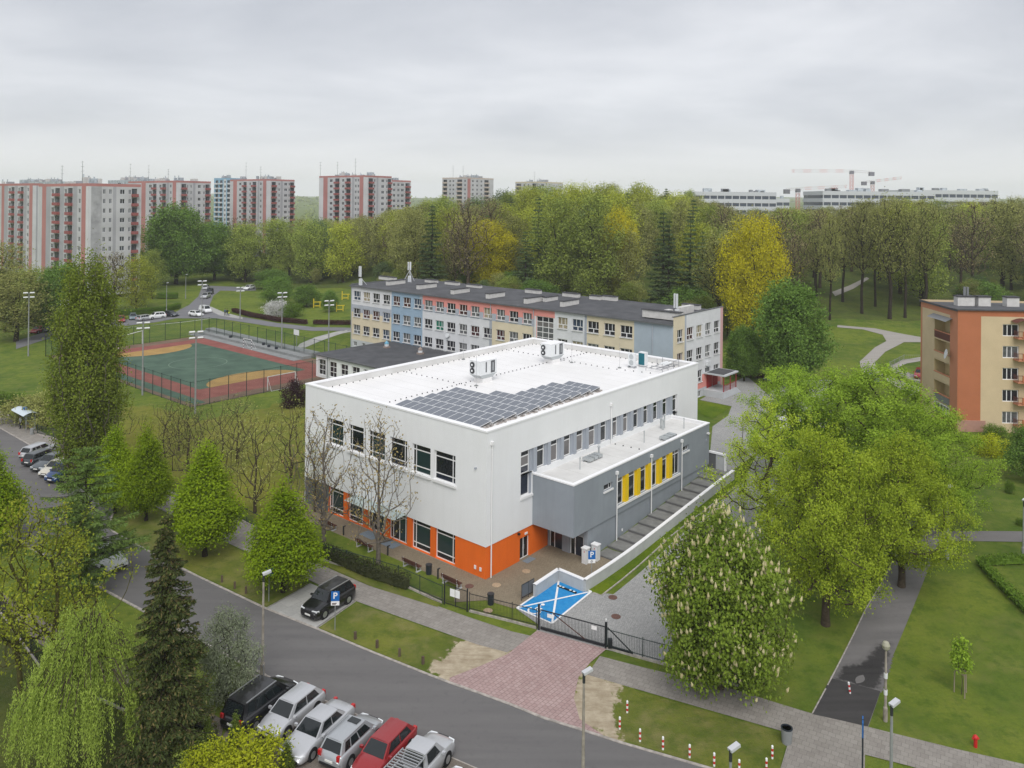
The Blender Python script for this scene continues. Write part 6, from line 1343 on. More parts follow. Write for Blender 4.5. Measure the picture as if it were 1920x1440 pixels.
BINS = [(330, 'under the second tower'), (400, 'beside the darkest crown'), (440, 'under the blue tower'), (500, 'below the block right of the blue tower'), (560, 'at the far road end'), (600, 'by the small pale building'), (640, 'under the lone tower, left half'), (690, 'under the lone tower, right half'), (740, 'under the tower wing'), (790, 'above the tripod antenna'), (830, 'left of the small skyline tower'), (877, 'under the small skyline tower, left'), (925, 'under the small skyline tower, right'), (965, 'left of the yellowish tower'), (1010, 'under the yellowish tower'), (1060, 'right of the yellowish tower'), (1110, 'above the stair window'), (1160, 'left of the pale golden tree'), (1215, 'right of the pale golden tree'), (1260, 'by the bright-tipped larch'), (1305, 'left of the first office'), (1345, 'under the first office'), (1400, 'left of the golden maple'), (1440, 'behind the golden maple'), (1480, 'right of the golden maple'), (1520, 'under the left crane'), (1560, 'under the long office end'), (1600, 'under the tallest crane'), (1650, 'under the right crane'), (1700, 'below the long office'), (1750, 'above the orange corner'), (1800, 'above the orange block chimneys'), (1870, 'under the last office'), (3000, 'at the right edge')]
spot_name = lambda u: next(n for x, n in BINS if u < x)
seen = {}; todo = []
for i, (x, y, z, u, v) in enumerate(spots):
    ws_ = wts(u); sp_n = rf_.choices([w[0] for w in ws_], [w[1] for w in ws_])[0]; pr = rf_.choice(FP[sp_n])
    vt = np.interp(u, skyx, skyv)+abs(rf_.gauss(0, 1))*9
    D = y-CAM[1]; hmax = UY(u, vt, y).z-z; hh = min(rf_.uniform(18, 28), hmax)
    if hh < 9: continue
    s = hh/pr.h*rf_.uniform(1.0, 1.35)
    row = 'front row' if i < len(spots)*.3 else ('middle' if i < len(spots)*.65 else 'back row')
    lb = f'{desc[sp_n][1]}, forest {row}, {spot_name(u)}'; seen[lb] = seen.get(lb, 0)+1
    todo.append((pr, (x, y, z-.2), min(s, 1.4), hh/pr.h, lb, sp_n, hh))
cnt_ = {}
for lb, n_ in seen.items(): cnt_[lb] = sorted([t[6] for t in todo if t[4] == lb])
for pr, p_, sx_, sz_, lb, sp_n, hh in todo:
    L_ = cnt_[lb]; ext = '' if len(L_) == 1 else ((', the tallest', ', the second tallest', ', the third tallest', ', the fourth tallest', ', the fifth tallest', ', the sixth tallest')[min(5, L_[::-1].index(hh))] if len(L_) > 2 else (', the taller' if hh == L_[-1] else ', the lower'))
    plant(pr, p_, sx_, sz_, lb+ext, name='tree', group=f'{sp_n} trees of the park forest')
us = rf_; k = 0; useen = {}
def ulab(u):
    n = spot_name(u); useen[n] = useen.get(n, 0)+1; return 'low bushy understory tree '+n+('', ', second one', ', third one', ', fourth one', ', fifth one', ', sixth one', ', seventh one')[min(6, useen[n]-1)]
for _ in range(4000):
    if k >= 70: break
    u = us.uniform(480, 1960); v = np.interp(u, fx, fy)-us.random()**2*40+4
    if 1480 < u < 1800 or useen.get(spot_name(u), 0) > 6: continue
    p = G(u, v); a, b = AB(p.x, p.y)
    if -4 < a < 90 and b < 72: continue
    pr = us.choice(FP['green']+FP['olive']+FP['dark'][1:]+[sd]); hh = us.uniform(3.5, 8); k += 1
    plant(pr, p, hh/pr.h*us.uniform(1.3, 2.), hh/pr.h, ulab(u), name='understory_tree', group='understory trees at the forest edge')
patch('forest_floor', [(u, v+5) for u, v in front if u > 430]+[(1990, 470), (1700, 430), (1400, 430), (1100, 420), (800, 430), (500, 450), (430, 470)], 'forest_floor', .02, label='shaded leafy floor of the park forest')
# far woods reading as one mass, out to the hills
rng = np.random.default_rng(77); L = []
for k in range(1500):
    d = 330*(1+rng.random()*9)**1.0; an = rng.uniform(-.75, .75); x = d*math.sin(an); y = d*math.cos(an); u, v = pxl(x, y, 5.)
    if d < 520 and 1290 < u < 1900: continue
    z = H(x, y); hh = rng.uniform(9, 15 if u < 1300 else 12)
    n = 40 if d < 900 else 14; c = rng.normal(size=(n, 3))*np.array([4.5, 4.5, hh*.28]); c[:, 2] = np.abs(c[:, 2])+hh*.35; L.append(c+np.array([x, y, z]))
L = np.vstack(L); Q = leaf_quads(rng, L, 1.1+.0011*np.linalg.norm(L[:, :2], axis=1), .7, .6)
tag(obj('distant_woods', quads_mesh('distant_woods', Q, 'lf_f_green')), 'mass of distant woods towards the horizon', kind='stuff')
# ------------------------------------------------------------ vehicles
mat('car_glass', (.012, .016, .018), .05, .6); mat('tyre', (.018, .018, .019), .85, .2); mat('rim', (.45, .46, .47), .35, .5, metal=.7); mat('head_lamp', (.75, .78, .8), .1, .6); mat('tail_lamp', (.45, .015, .015), .2, .5); mat('plate', (.75, .75, .72), .5, .3); mat('trim_black', (.02, .02, .022), .6, .3)
for n_, c_, me_ in (('car_black', (.008, .008, .010), .0), ('car_silver', (.52, .53, .55), .4), ('car_silver2', (.42, .44, .46), .4), ('car_red', (.30, .018, .022), .2), ('car_white', (.74, .75, .76), 0), ('car_grey', (.10, .115, .125), .4), ('car_dkgrey', (.055, .065, .07), .4), ('car_cream', (.55, .52, .44), 0), ('car_blue', (.015, .05, .15), .1), ('car_navy', (.014, .018, .032), .2), ('car_greybl', (.22, .28, .32), .4)):
    mat(n_, c_, .28, .5, metal=me_, coat=.6)
SHAPES = {  # length, width, height, belt, hood front z, hood rear z, tail z; fractions from the front: screen base, roof front, roof rear, rear base
 'hatch': (4.25, 1.74, 1.46, .92, .68, .90, .95, .24, .40, .84, .965), 'sedan': (4.82, 1.83, 1.44, .92, .68, .90, .97, .28, .43, .70, .84), 'suv': (4.32, 1.82, 1.68, 1.05, .86, 1.03, 1.08, .25, .38, .88, .975), 'mpv': (4.02, 1.72, 1.54, 1.0, .80, .97, 1.02, .22, .37, .88, .97),
 'minivan': (4.8, 1.99, 1.76, 1.05, .80, 1.0, 1.08, .20, .37, .91, .985), 'estate': (4.6, 1.76, 1.48, .92, .68, .90, .96, .26, .41, .90, .98), 'van': (4.4, 1.82, 1.84, 1.05, .82, 1.02, 1.1, .18, .32, .93, .985), 'pickup': (5.0, 1.8, 1.74, 1.05, .92, 1.05, 1.08, .24, .36, .58, .62)}
CARC = {}
def car_meshes(kind, paint, rails=False, sunroof=False):
    key = (kind, paint, rails, sunroof)
    if key in CARC: return CARC[key]
    L, Wd, Hh, bz, hf, hr, tz, fs, fr_, rr_, fb = SHAPES[kind]; hw = Wd/2; X = lambda f: L/2-f*L; out_ = []
    st_ = [(0, .80, hf-.22, .30), (.012, .88, hf-.1, .24), (.04, .95, hf-.02, .2), (.1, .985, hf+(hr-hf)*.4, .18), (fs*.7, 1, hr-.02, .17), (fs, 1, hr+.02, .17), (.5, 1, bz, .17), (rr_, 1, bz+.01, .17), (min(fb, .955), .985, tz if kind in ('sedan', 'pickup') else bz+.02, .2)]
    if kind == 'sedan': st_ += [(.95, .96, tz-.02, .22), (.985, .9, tz-.1, .26), (1, .82, tz-.32, .32)]
    else: st_ += [(.98, .94, tz-.05, .24), (1, .86, tz-.35, .32)]
    m = MB(); rings = []
    for f, wf, zt_, zb in st_:
        w = hw*wf; x = X(f); zm = zb+(zt_-zb)*.55
        ring = [(-w*.86, zb), (-w*.97, zb+.08), (-w, zm), (-w*.965, zt_-.1), (-w*.88, zt_-.02), (-w*.5, zt_+.018), (0, zt_+.03), (w*.5, zt_+.018), (w*.88, zt_-.02), (w*.965, zt_-.1), (w, zm), (w*.97, zb+.08), (w*.86, zb)]
        i = len(m.v); m.v += [(x, y, z) for y, z in ring]; rings.append(i)
    k = 13
    for a, b in zip(rings, rings[1:]):
        for j in range(k): m.f.append((a+j, a+(j+1) % k, b+(j+1) % k, b+j)); m.m.append(0)
    m.f.append(tuple(rings[0]+j for j in range(k))); m.f.append(tuple(rings[-1]+j for j in range(k))[::-1]); m.m += [0, 0]
    # greenhouse
    bw, rw = hw*.90, hw*.70; zb_ = bz-.04
    B = [Vector((X(fs), s*bw, hr-.0)) if q == 0 else Vector((X(fb), s*bw*.97, zb_)) for q in (0, 1) for s in (-1, 1)]       # front right, front left, rear right, rear left
    T = [Vector((X(fr_), s*rw, Hh-.04)) if q == 0 else Vector((X(rr_), s*rw*.98, Hh-.05)) for q in (0, 1) for s in (-1, 1)]
    g = MB(); fl = {'side_r': (B[0], B[2], T[2], T[0]), 'side_l': (B[3], B[1], T[1], T[3]), 'front': (B[1], B[0], T[0], T[1]), 'rear': (B[2], B[3], T[3], T[2])}
    for f in fl.values(): g.q(*f)
    n = 5
    for i in range(n):
        for j in range(4):
            def rp_(s, t): 
                a = T[0].lerp(T[2], s); b = T[1].lerp(T[3], s); p = a.lerp(b, t); p.z += .055*math.sin(math.pi*t)*1.0*(.5+.5*math.sin(math.pi*s)); return p
            g.q(rp_(i/n, j/4), rp_((i+1)/n, j/4), rp_((i+1)/n, (j+1)/4), rp_(i/n, (j+1)/4))
    off = len(m.v); m.v += g.v; m.f += [tuple(off+i for i in f) for f in g.f]; m.m += g.m
    if kind == 'pickup':
        m.box(X(.965), X(.64), -hw*.93, -hw*.85, bz-.05, bz+.12).box(X(.965), X(.64), hw*.85, hw*.93, bz-.05, bz+.12)
    me = m.mesh('body', paint); me.polygons.foreach_set('use_smooth', [i < (len(rings)-1)*k for i in range(len(me.polygons))]); me.update(); out_.append(('body', me, None))
    def pane(f, u0, u1, v0, v1, nm):
        a, b, c, d = f; P = lambda u, v: a.lerp(b, u).lerp(d.lerp(c, u), v); nn = (b-a).cross(d-a).normalized()
        if nn.dot((a+b+c+d)/4-Vector((0, 0, .9))) < 0: nn = -nn
        o_ = nn*.012; out_.append((nm, MB().q(P(u0, v0)+o_, P(u1, v0)+o_, P(u1, v1)+o_, P(u0, v1)+o_).mesh(nm, 'car_glass'), None))
    pane(fl['front'], .05, .95, .08, .94, 'windshield')
    if kind != 'van': pane(fl['rear'], .07, .93, .12, .92, 'rear_window')
    for sd_, fl_ in (('side_r', False), ('side_l', True)):
        seg = ((.12, .44), (.47, .70), (.73, .90)) if kind in ('minivan', 'estate', 'mpv', 'suv') else (((.12, .5), (.53, .88)) if kind not in ('van', 'pickup') else ((.14, .36),) if kind == 'van' else ((.2, .85),))
        for a, b in seg: pane(fl[sd_], *((1-b, 1-a) if fl_ else (a, b)), .14, .90, 'side_window')
    if sunroof: out_.append(('sunroof', MB().box(X(fr_+.14), X(fr_+.03), -rw*.55, rw*.55, Hh+.0, Hh+.025).mesh('sunroof', 'car_glass'), None))
    if rails:
        for s in (-1, 1): out_.append(('roof_rail', MB().bar((X(fr_+.02), s*rw*.98, Hh+.03), (X(rr_-.02), s*rw*.98, Hh+.02), .05).mesh('roof_rail', 'rim'), None))
    if kind == 'pickup':
        m = MB()
        for i in range(8): m.bar((X(.62+.04*i), -hw*.8, bz+.62), (X(.62+.04*i), hw*.8, bz+.62), .06)
        for s in (-1, 1): m.bar((X(.6), s*hw*.8, bz+.62), (X(.95), s*hw*.8, bz+.62), .06).bar((X(.94), s*hw*.8, bz), (X(.94), s*hw*.8, bz+.62), .06)
        out_.append(('bed_rack', m.mesh('bed_rack', 'rim'), None)); out_.append(('bed_floor', MB().box(X(.96), X(.64), -hw*.84, hw*.84, bz-.02, bz+.04).mesh('bed_floor', 'trim_black'), None))
    for s in (-1, 1):
        out_.append(('headlight', MB().prism([(X(.008), s*hw*.42), (X(.02), s*hw*.86), (X(.075), s*hw*.955), (X(.06), s*hw*.5)][::s], hf-.2, hf-.045).mesh('headlight', 'head_lamp'), None))
        zt1 = tz+.35 if kind in ('suv', 'mpv', 'van', 'estate') else tz-.02
        out_.append(('tail_light', MB().box(X(1.003), X(.965), s*hw*.72-.09, s*hw*.72+.13 if s > 0 else s*hw*.72+.09, tz-.28, tz-.04 if kind not in ('suv', 'mpv', 'van', 'estate') else tz+.0).mesh('tail_light', 'tail_lamp'), None))
        out_.append(('mirror', MB().obox((X(fs+.075), s*(hw+.09), bz+.06), (.14, .2, .13)).mesh('mirror', paint), None))
        for fx_ in (.2, .79 if kind != 'pickup' else .8):
            x = X(fx_); r = .32 if kind not in ('suv', 'pickup') else .35
            wh = MB().tube([(x, s*(hw-.2), r), (x, s*(hw+.012), r)], r, 18).mesh('wheel', 'tyre'); rm_ = MB().tube([(x, s*(hw-.1), r), (x, s*(hw+.018), r)], r*.62, 14).mesh('rim', 'rim')
            out_.append(('wheel_arch', MB().tube([(x, s*(hw-.25), r+.02), (x, s*(hw+.004), r+.02)], r+.06, 18).mesh('wheel_arch', 'trim_black'), None)); out_.append(('wheel', wh, ('rim', rm_)))
    out_.append(('grille', MB().box(X(.01), X(-.004), -hw*.4, hw*.4, hf-.24, hf-.1).mesh('grille', 'trim_black'), None)); out_.append(('bumper_strip', MB().box(X(.02), X(-.006), -hw*.7, hw*.7, .28, .40).box(X(1.006), X(.98), -hw*.75, hw*.75, .30, .44).mesh('bumper_strip', 'trim_black'), None))
    for f0, f1, z in ((-.007, .0, .42), (1.0, 1.007, .55 if kind != 'sedan' else .6)): out_.append(('number_plate', MB().box(X(max(f0, f1)), X(min(f0, f1)), -.26, .26, z, z+.11).mesh('number_plate', 'plate'), None))
    CARC[key] = out_; return out_
def car(kind, paint, p, ang, lab, group=None, cat='car', far=False, **kw):
    t = thing({'pickup': 'pickup_truck', 'van': 'delivery_van', 'minivan': 'minivan'}.get(kind, 'parked_car'), lab, cat, (p.x, p.y, H(p.x, p.y)+.04), ang, group)
    for nm, me, sub in car_meshes(kind, paint, **kw):
        if far and nm in ('grille', 'number_plate', 'bumper_strip', 'wheel_arch'): continue
        o = obj(nm, me, t)
        if sub: obj(sub[0], sub[1], o)
    return t
LOTA = TH+.229; hd = Vector((math.cos(LOTA), math.sin(LOTA), 0)); rt = Vector((hd.y, -hd.x, 0))
def lot(kind, paint, u, v, s, wb, front, lab, **kw):
    c = G(u, v)-hd*(s*wb/2)-rt*(SHAPES[kind][1]/2-.1); car(kind, paint, c, LOTA if front else LOTA+math.pi, lab, 'cars on the parking strip', **kw); return c
lot('minivan', 'car_black', 476.4, 1371, -1, 2.9, True, 'black minivan at the left end of the parking strip', rails=True)
lot('hatch', 'car_silver', 537.6, 1384, -1, 2.5, False, 'silver hatchback facing away from the street beside the black minivan')
lot('sedan', 'car_silver', 586, 1425, -1, 2.75, False, 'long silver sedan facing away from the street')
lot('mpv', 'car_silver2', 655, 1440, -1, 2.35, True, 'silver tall hatchback with sunroof facing the street', sunroof=True, rails=True)
cr_ = lot('hatch', 'car_red', 766, 1410, 1, 2.5, False, 'red car on the parking strip', sunroof=False)
cp_ = lot('pickup', 'car_silver', 836, 1437, 1, 2.9, True, 'silver pickup with a bed rack beside the red car')
c = cp_+(cp_-cr_)*1.02; car('hatch', 'car_white', c-hd*.9, LOTA, 'white car cut by the bottom edge at the end of the strip', 'cars on the parking strip')
p, q = G(607, 1161.4), G(653.7, 1132.3); h_ = (p-q).normalized(); pn = Vector((-h_.y, h_.x, 0)); c0 = (p+q)/2
c0 = c0-pn*.82 if (c0-pn*.82).x < c0.x else c0+pn*.82
car('suv', 'car_black', c0, math.atan2(h_.y, h_.x), 'black off-roader with roof rails in the concrete bay', rails=True)
def car_px(kind, paint, fpx, rpx, lab, **kw):
    p, q = G(*fpx), G(*rpx); d = p-q; car(kind, paint, (p+q)/2, math.atan2(d.y, d.x), lab, **kw)
LG = dict(group='cars parked in the left bay')
car_px('estate', 'car_silver', (104, 842), (42, 866), 'silver estate car farthest along the left parking bay', **LG); car_px('estate', 'car_dkgrey', (112, 853), (46, 879), 'dark green-grey estate car in the left bay', **LG)
car_px('sedan', 'car_grey', (66, 888), (126, 862), 'dark grey sedan nosing out of the left bay', **LG); car_px('hatch', 'car_cream', (80, 899), (136, 874), 'cream car beside the blue van', **LG); car_px('van', 'car_blue', (94, 908), (152, 884), 'blue van partly hidden by the larch', cat='van', **LG); car_px('hatch', 'car_white', (166, 898), (208, 878), 'white car behind the poplar trunk', **LG)
car_px('sedan', 'car_white', (228, 1076), (166, 1042), 'silver white car driving behind the larches')
FG = dict(group='cars parked along the estate road', far=True)
for kind, paint, f_, r_, lab in (('hatch', 'car_red', (228, 608), (227, 599), 'red car nearest the poplar on the estate road'), ('estate', 'car_greybl', (250, 603), (249, 594), 'blue-grey car beside the red car'), ('estate', 'car_silver', (281, 599), (264, 602), 'silver car half behind a pitch lamp'), ('suv', 'car_white', (284, 599), (303, 596), 'white tall car on the estate road'), ('sedan', 'car_navy', (333, 594), (306, 592), 'dark sedan on the estate road'), ('hatch', 'car_white', (378, 594), (357, 592), 'white hatchback at the bend'), ('van', 'car_white', (397, 589), (373, 583), 'white van at the bend of the estate road'), ('suv', 'car_silver', (379, 562), (392, 557), 'silver estate parked past the bend'), ('suv', 'car_navy', (390, 554), (397, 549), 'black car behind the silver estate'), ('hatch', 'car_silver', (379, 546), (392, 540), 'silver car last along the estate road'), ('estate', 'car_white', (456, 545), (478, 541), 'white car under the trees at the far road'), ('hatch', 'car_red', (64, 626), (80, 622), 'red car at the far left under the trees'), ('hatch', 'car_navy', (88, 623), (102, 620), 'dark car beside the red one at the far left'), ('estate', 'car_navy', (1442, 718), (1470, 714), 'dark blue car parked behind the school yard'), ('hatch', 'car_greybl', (1620, 712), (1640, 720), 'grey blue car behind the maples by the park path'), ('hatch', 'car_red', (1722, 716), (1728, 700), 'dark red car at the corner of the orange block'), ('hatch', 'car_silver', (1488, 795), (1512, 782), 'silver car glimpsed through the maples upper'), ('estate', 'car_white', (1455, 815), (1480, 800), 'white car glimpsed through the maple leaves'), ('hatch', 'car_silver', (1438, 960), (1455, 945), 'silver car glimpsed low behind the thin maple')):
    car_px(kind, paint, f_, r_, lab, **({'far': True} if f_[0] > 1400 or f_[0] == 456 else FG))

# ------------------------------------------------------------ street furniture
mat('pole_grey', (.26, .27, .27), .6, .4, var=.1); mat('pole_old', (.30, .27, .23), .85, .2, var=.25, vscale=2); mat('lamp_white', (.68, .69, .70), .4, .4); mat('lamp_grey', (.5, .51, .53), .4, .4); mat('fence_green', (.018, .034, .032), .5, .4); mat('fence_black', (.014, .016, .02), .5, .4); mat('sign_blue', (.012, .13, .42), .4, .4); mat('sign_back', (.3, .31, .32), .5, .4); mat('red_paint', (.52, .02, .02), .5, .4); mat('wood_brown', (.085, .035, .026), .7, .3, var=.2, vscale=6); mat('bin_navy', (.022, .028, .038), .5, .4); mat('post_wood', (.12, .09, .065), .95, .1); mat('globe', (.35, .34, .26), .3, .5)
def text_mesh(s, size, material, depth=.004):
    cu = bpy.data.curves.new('text', 'FONT'); cu.body = s; cu.size = size; cu.extrude = depth; cu.align_x = 'CENTER'; cu.align_y = 'CENTER'; cu.offset = size*.02
    o = bpy.data.objects.new('text', cu); COL.objects.link(o); bpy.context.view_layer.update(); me = bpy.data.meshes.new_from_object(o.evaluated_get(bpy.context.evaluated_depsgraph_get())); bpy.data.objects.remove(o); me.materials.clear(); me.materials.append(MATS[material]); return me
def lamp(u, vb, hgt, lab, style=0, px_top=None):
    if px_top: tp = UZ(*px_top, hgt); p = Vector((tp.x, tp.y, H(tp.x, tp.y)))
    else: p = G(u, vb)
    t = thing('street_lamp', lab, 'street lamp', p, 0, 'street lamps')
    if style == 1:
        MB().lathe([(.13, 0), (.13, .8), (.085, .9), (.06, hgt-.3)], n=10).build('pole', 'pole_old', t); MB().lathe([(.05, hgt-.35), (.2, hgt-.2), (.24, hgt), (.16, hgt+.18), (.03, hgt+.24)], n=14).build('globe', 'globe', t)
        for z in (1.6, 2.6): MB().tube([(0, 0, z), (0, 0, z+.3)], .11, 10).build('sticker', 'lamp_white', t)
    else:
        MB().lathe([(.15, 0), (.15, 1.1), (.095, 1.2), (.06, hgt)], n=10).build('pole', 'pole_grey' if style else 'pole_old', t); MB().tube([(0, 0, hgt-.5), (0, 0, hgt)], .075, 8).build('collar', 'metal_dark', t)
        an = .5; h_ = MB().obox((.18, .1, hgt+.05), (.55, .26, .13), an, 0, 0, R(-12)).build('lamp_head', 'lamp_grey', t); MB().obox((.2, .11, hgt-.035), (.4, .2, .02), an, 0, 0, R(-12)).build('lens', 'globe', h_)
    return t
lamp(492, 1276, 6.9, 'street lamp rising beside the silvery shrub'); lamp(0, 0, 7., 'street lamp standing in front of the red driveway', px_top=(1095, 1262)); lamp(0, 0, 7., 'lamp head at the bottom edge above the bollards', 2, px_top=(1370, 1406)); lamp(0, 0, 7., 'grey street lamp at the bottom right', 2, px_top=(1672, 1322)); lamp(1660, 1352, 4.6, 'old park lamp with round head beside the patched path', 1); lamp(1776, 1048, 6., 'dark slim lamp post beside the footpath under the maple', 2); lamp(1919, 1052, 5., 'lamp post cut by the right edge', 2)
lamp(312, 588, 8., 'lamp post by the clipped tower hedge', 2); lamp(348, 560, 7., 'lamp post on the tower lawn', 2)
pm_ = text_mesh('P', .62, 'paint_white')
def psign(u, v, hgt, lab, plate=True, wheel=False, rz=.1):
    t = thing('parking_sign', lab, 'road sign', G(u, v), rz, 'blue parking signs'); MB().tube([(0, 0, 0), (0, 0, hgt)], .03, 8).build('post', 'pole_grey', t)
    b = MB().box(-.3, .3, -.05, -.03, hgt-.7, hgt).build('panel', 'sign_blue', t); MB().box(-.29, .29, -.028, -.022, hgt-.69, hgt-.01).build('back', 'sign_back', b)
    o = obj('letter', pm_, b, (0, -.056, hgt-.33)); o.rotation_euler = (math.pi/2, 0, 0)
    if plate: 
        q_ = MB().box(-.3, .3, -.05, -.03, hgt-1.02, hgt-.72).build('plate', 'paint_white', t)
        if wheel:
            m = MB()
            for i in range(10): a0_, a1_ = i*.5+.5, (i+1)*.5+.5; m.q((.1*math.cos(a0_), -.055, hgt-.9+.1*math.sin(a0_)), (.1*math.cos(a1_), -.055, hgt-.9+.1*math.sin(a1_)), (.07*math.cos(a1_), -.055, hgt-.9+.07*math.sin(a1_)), (.07*math.cos(a0_), -.055, hgt-.9+.07*math.sin(a0_)))
            m.box(-.02, .02, -.056, -.052, hgt-.88, hgt-.78).box(-.02, .1, -.056, -.052, hgt-.88, hgt-.85).build('pictogram', 'metal_dark', q_)
        else: MB().box(-.22, .1, -.056, -.05, hgt-.9, hgt-.84).box(-.22, .05, -.056, -.05, hgt-.97, hgt-.93).build('print', 'wood_brown', q_)
    return t
psign(628, 1182, 2.85, 'blue parking sign beside the black off-roader'); psign(504, 1128, 2.7, 'blue parking sign behind the tall street lamp', plate=False); psign(1109, 1094, 2.7, 'blue disabled parking sign on the grass strip', wheel=True)
def bollard(u, v, lab, tilt=0):
    t = thing('bollard', lab, 'bollard', G(u, v), 0, 'red and white bollards'); t.rotation_euler = (0, tilt, 0)
    for k in range(5): MB().lathe([(.062, k*.15), (.062, k*.15+.15)] if k < 4 else [(.062, .6), (.062, .73), (.03, .77)], n=10).build('band', 'paint_white' if k % 2 == 0 else 'red_paint', t)
for u, v, lb in ((1176, 1337, 'set back nearest the red driveway'), (1162, 1368, 'first at the kerb beside the sand'), (1200, 1391, 'second along the kerb'), (1243, 1406, 'third along the kerb'), (1293, 1421, 'fourth along the kerb'), (1339, 1437, 'fifth along the kerb'), (1386, 1450, 'sixth along the kerb at the bottom edge'), (1448, 1423, 'left of the paved crossing'), (1437, 1447, 'just below the one by the crossing')): bollard(u, v, 'red and white bollard '+lb)
bollard(1594, 1301, 'leaning red and white bollard on the black asphalt patch', R(-8))
for u, v, lb in ((666, 1199, 'below the parking sign'), (707, 1215, 'second from the parking sign'), (749, 1231, 'third from the parking sign'), (793, 1246, 'nearest the sand'), (416, 1092, 'leftmost behind the spruce'), (440, 1104, 'middle of the left verge'), (461, 1113, 'left of the concrete bay')):
    tag(MB().obox((0, 0, .27), (.16, .14, .58), rnd.random()).build('wooden_post', 'post_wood', loc=G(u, v)), 'short weathered wooden post on the verge '+lb, 'post', 'wooden verge posts')
def bench(u, v, lab):
    t = thing('bench', lab, 'bench', G(u, v), TH-math.pi/2, 'brown benches before the gym')
    for k in range(3): MB().box(-.95, .95, -.22+k*.15, -.09+k*.15, .42, .46).build('seat_slat', 'wood_brown', t)
    for k in range(2): MB().obox((0, -.31-k*.03, .62+k*.16), (1.9, .035, .13), 0, 0, R(-12)).build('back_slat', 'wood_brown', t)
    for x in (-.8, .8): MB().box(x-.04, x+.04, -.26, .22, .36, .42).bar((x, -.24, 0), (x, -.33, .85), .06).bar((x, .2, 0), (x, .16, .4), .06).box(x-.1, x+.1, -.3, .25, .0, .05).build('leg', 'wall_cast', t)
bench(617, 990, 'brown bench nearest the gym left end behind a bare tree'); bench(684, 1029, 'brown bench beside the entrance tree'); bench(773, 1066, 'brown bench between bin and second tree'); bench(848, 1098, 'brown bench nearest the orange corner')
for u, v, lb in ((804, 1077, 'dark blue litter bin between the two right benches'), (920, 1133, 'dark blue litter bin behind the gate fence')):
    t = thing('litter_bin', lb, 'bin', G(u, v), TH); MB().lathe([(.24, 0), (.26, .75)], n=8).build('body', 'bin_navy', t); MB().lathe([(.28, .75), (.28, .85), (.16, .86)], n=8).build('rim', 'metal_dark', t)
t = thing('litter_bin', 'grey concrete litter bin at the paved crossing', 'bin', G(1475, 1393)); MB().lathe([(.27, 0), (.33, .85)], n=16).build('body', 'concrete_grey', t); MB().lathe([(.33, .85), (.34, .9), (.26, .9), (.25, .6)], n=16).build('liner', 'bin_navy', t)
for u, v, lb in ((644, 1004, 'left of the entrance mats'), (727, 1042, 'beside the entrance tree'), (821, 1086, 'between bin and last bench')):
    t = thing('bollard_light', 'black bollard light '+lb, 'bollard light', G(u, v), TH, 'black bollard lights'); MB().box(-.05, .05, -.05, .05, 0, .85).build('post', 'metal_dark', t); MB().box(-.05, .22, -.05, .05, .8, .87).build('head', 'metal_dark', t)
t = thing('hydrant', 'red fire hydrant on the right lawn', 'hydrant', G(1829, 1401)); MB().lathe([(.1, 0), (.1, .5), (.15, .52), (.15, .6), (.11, .66), (.04, .72)], n=12).build('body', 'red_paint', t); MB().tube([(-.2, 0, .5), (.2, 0, .5)], .055, 8).build('nozzles', 'red_paint', t)
t = thing('info_post', 'dark blue information post seen edge on at the crossing', 'sign', G(1617, 1452), -.42); MB().tube([(0, 0, 0), (0, 0, 3.)], .045, 8).build('post', 'bin_navy', t); MB().box(-.03, .03, -.35, .35, 2.2, 3.0).build('panel', 'sign_blue', t)
for u, v, w_, h_, lb in ((1098, 1056, .5, 1.3, 'white electric cabinet left of the disabled sign'), (1117, 1050, .6, 1.35, 'white electric cabinet right of the disabled sign')):
    p = G(u, v); t = thing('electric_cabinet', lb, 'cabinet', p, TH); MB().box(-.25, .25, -w_/2, w_/2, 0, h_).build('body', 'unit_white', t); MB().box(-.3, .3, -w_/2-.05, w_/2+.05, h_, h_+.08).build('cap', 'coping_white', t); MB().box(-.27, -.25, -w_/2+.06, w_/2-.06, .3, h_-.15).build('door', 'unit_white', t)
    MB().box(-.275, -.265, -.06, .0, 1.0, 1.14).build('warning_mark', 'red_paint', t)
# fences
def fence(name, pts, hgt, lab, material='fence_green', step=2.5, bar=.115, px=True, base=.18, cat='fence', barw=.016, mesh=None, postw=.06, world=False):
    P = [G(*p) for p in pts] if px else [Vector((p[0], p[1], H(p[0], p[1]))) for p in pts]
    t = thing(name, lab, cat, P[0]); o0 = Vector(P[0]); Q = []
    for p, q in zip(P, P[1:]):
        n = max(1, round((q-p).length/step)); Q += [p.lerp(q, i/n) for i in range(n)]
    Q.append(P[-1]); Q = [Vector((p.x, p.y, H(p.x, p.y)))-o0 for p in Q]
    for p in Q: MB().bar(p+Vector((0, 0, -.1)), p+Vector((0, 0, hgt+.06)), postw).build('post', material, t)
    for p, q in zip(Q, Q[1:]):
        m = MB(); L = (q-p).length; 
        for z in (base+.1, hgt-.08): m.bar(p+Vector((0, 0, z)), q+Vector((0, 0, z)), .03, .04)
        if mesh: m2 = MB(); m2.q(p+Vector((0, 0, base)), q+Vector((0, 0, base)), q+Vector((0, 0, hgt)), p+Vector((0, 0, hgt))).build('mesh_panel', mesh, t)
        else:
            n = int(L/bar)
            for i in range(1, n): c = p.lerp(q, i/n); m.bar(c+Vector((0, 0, base)), c+Vector((0, 0, hgt)), barw)
        m.build('panel', material, t)
        if base > .1 and not mesh: d = (q-p).normalized(); MB().bar(p+Vector((0, 0, base*.4)), q+Vector((0, 0, base*.4)), .12, base*.9).build('base_slab', 'kerb', t)
    return t
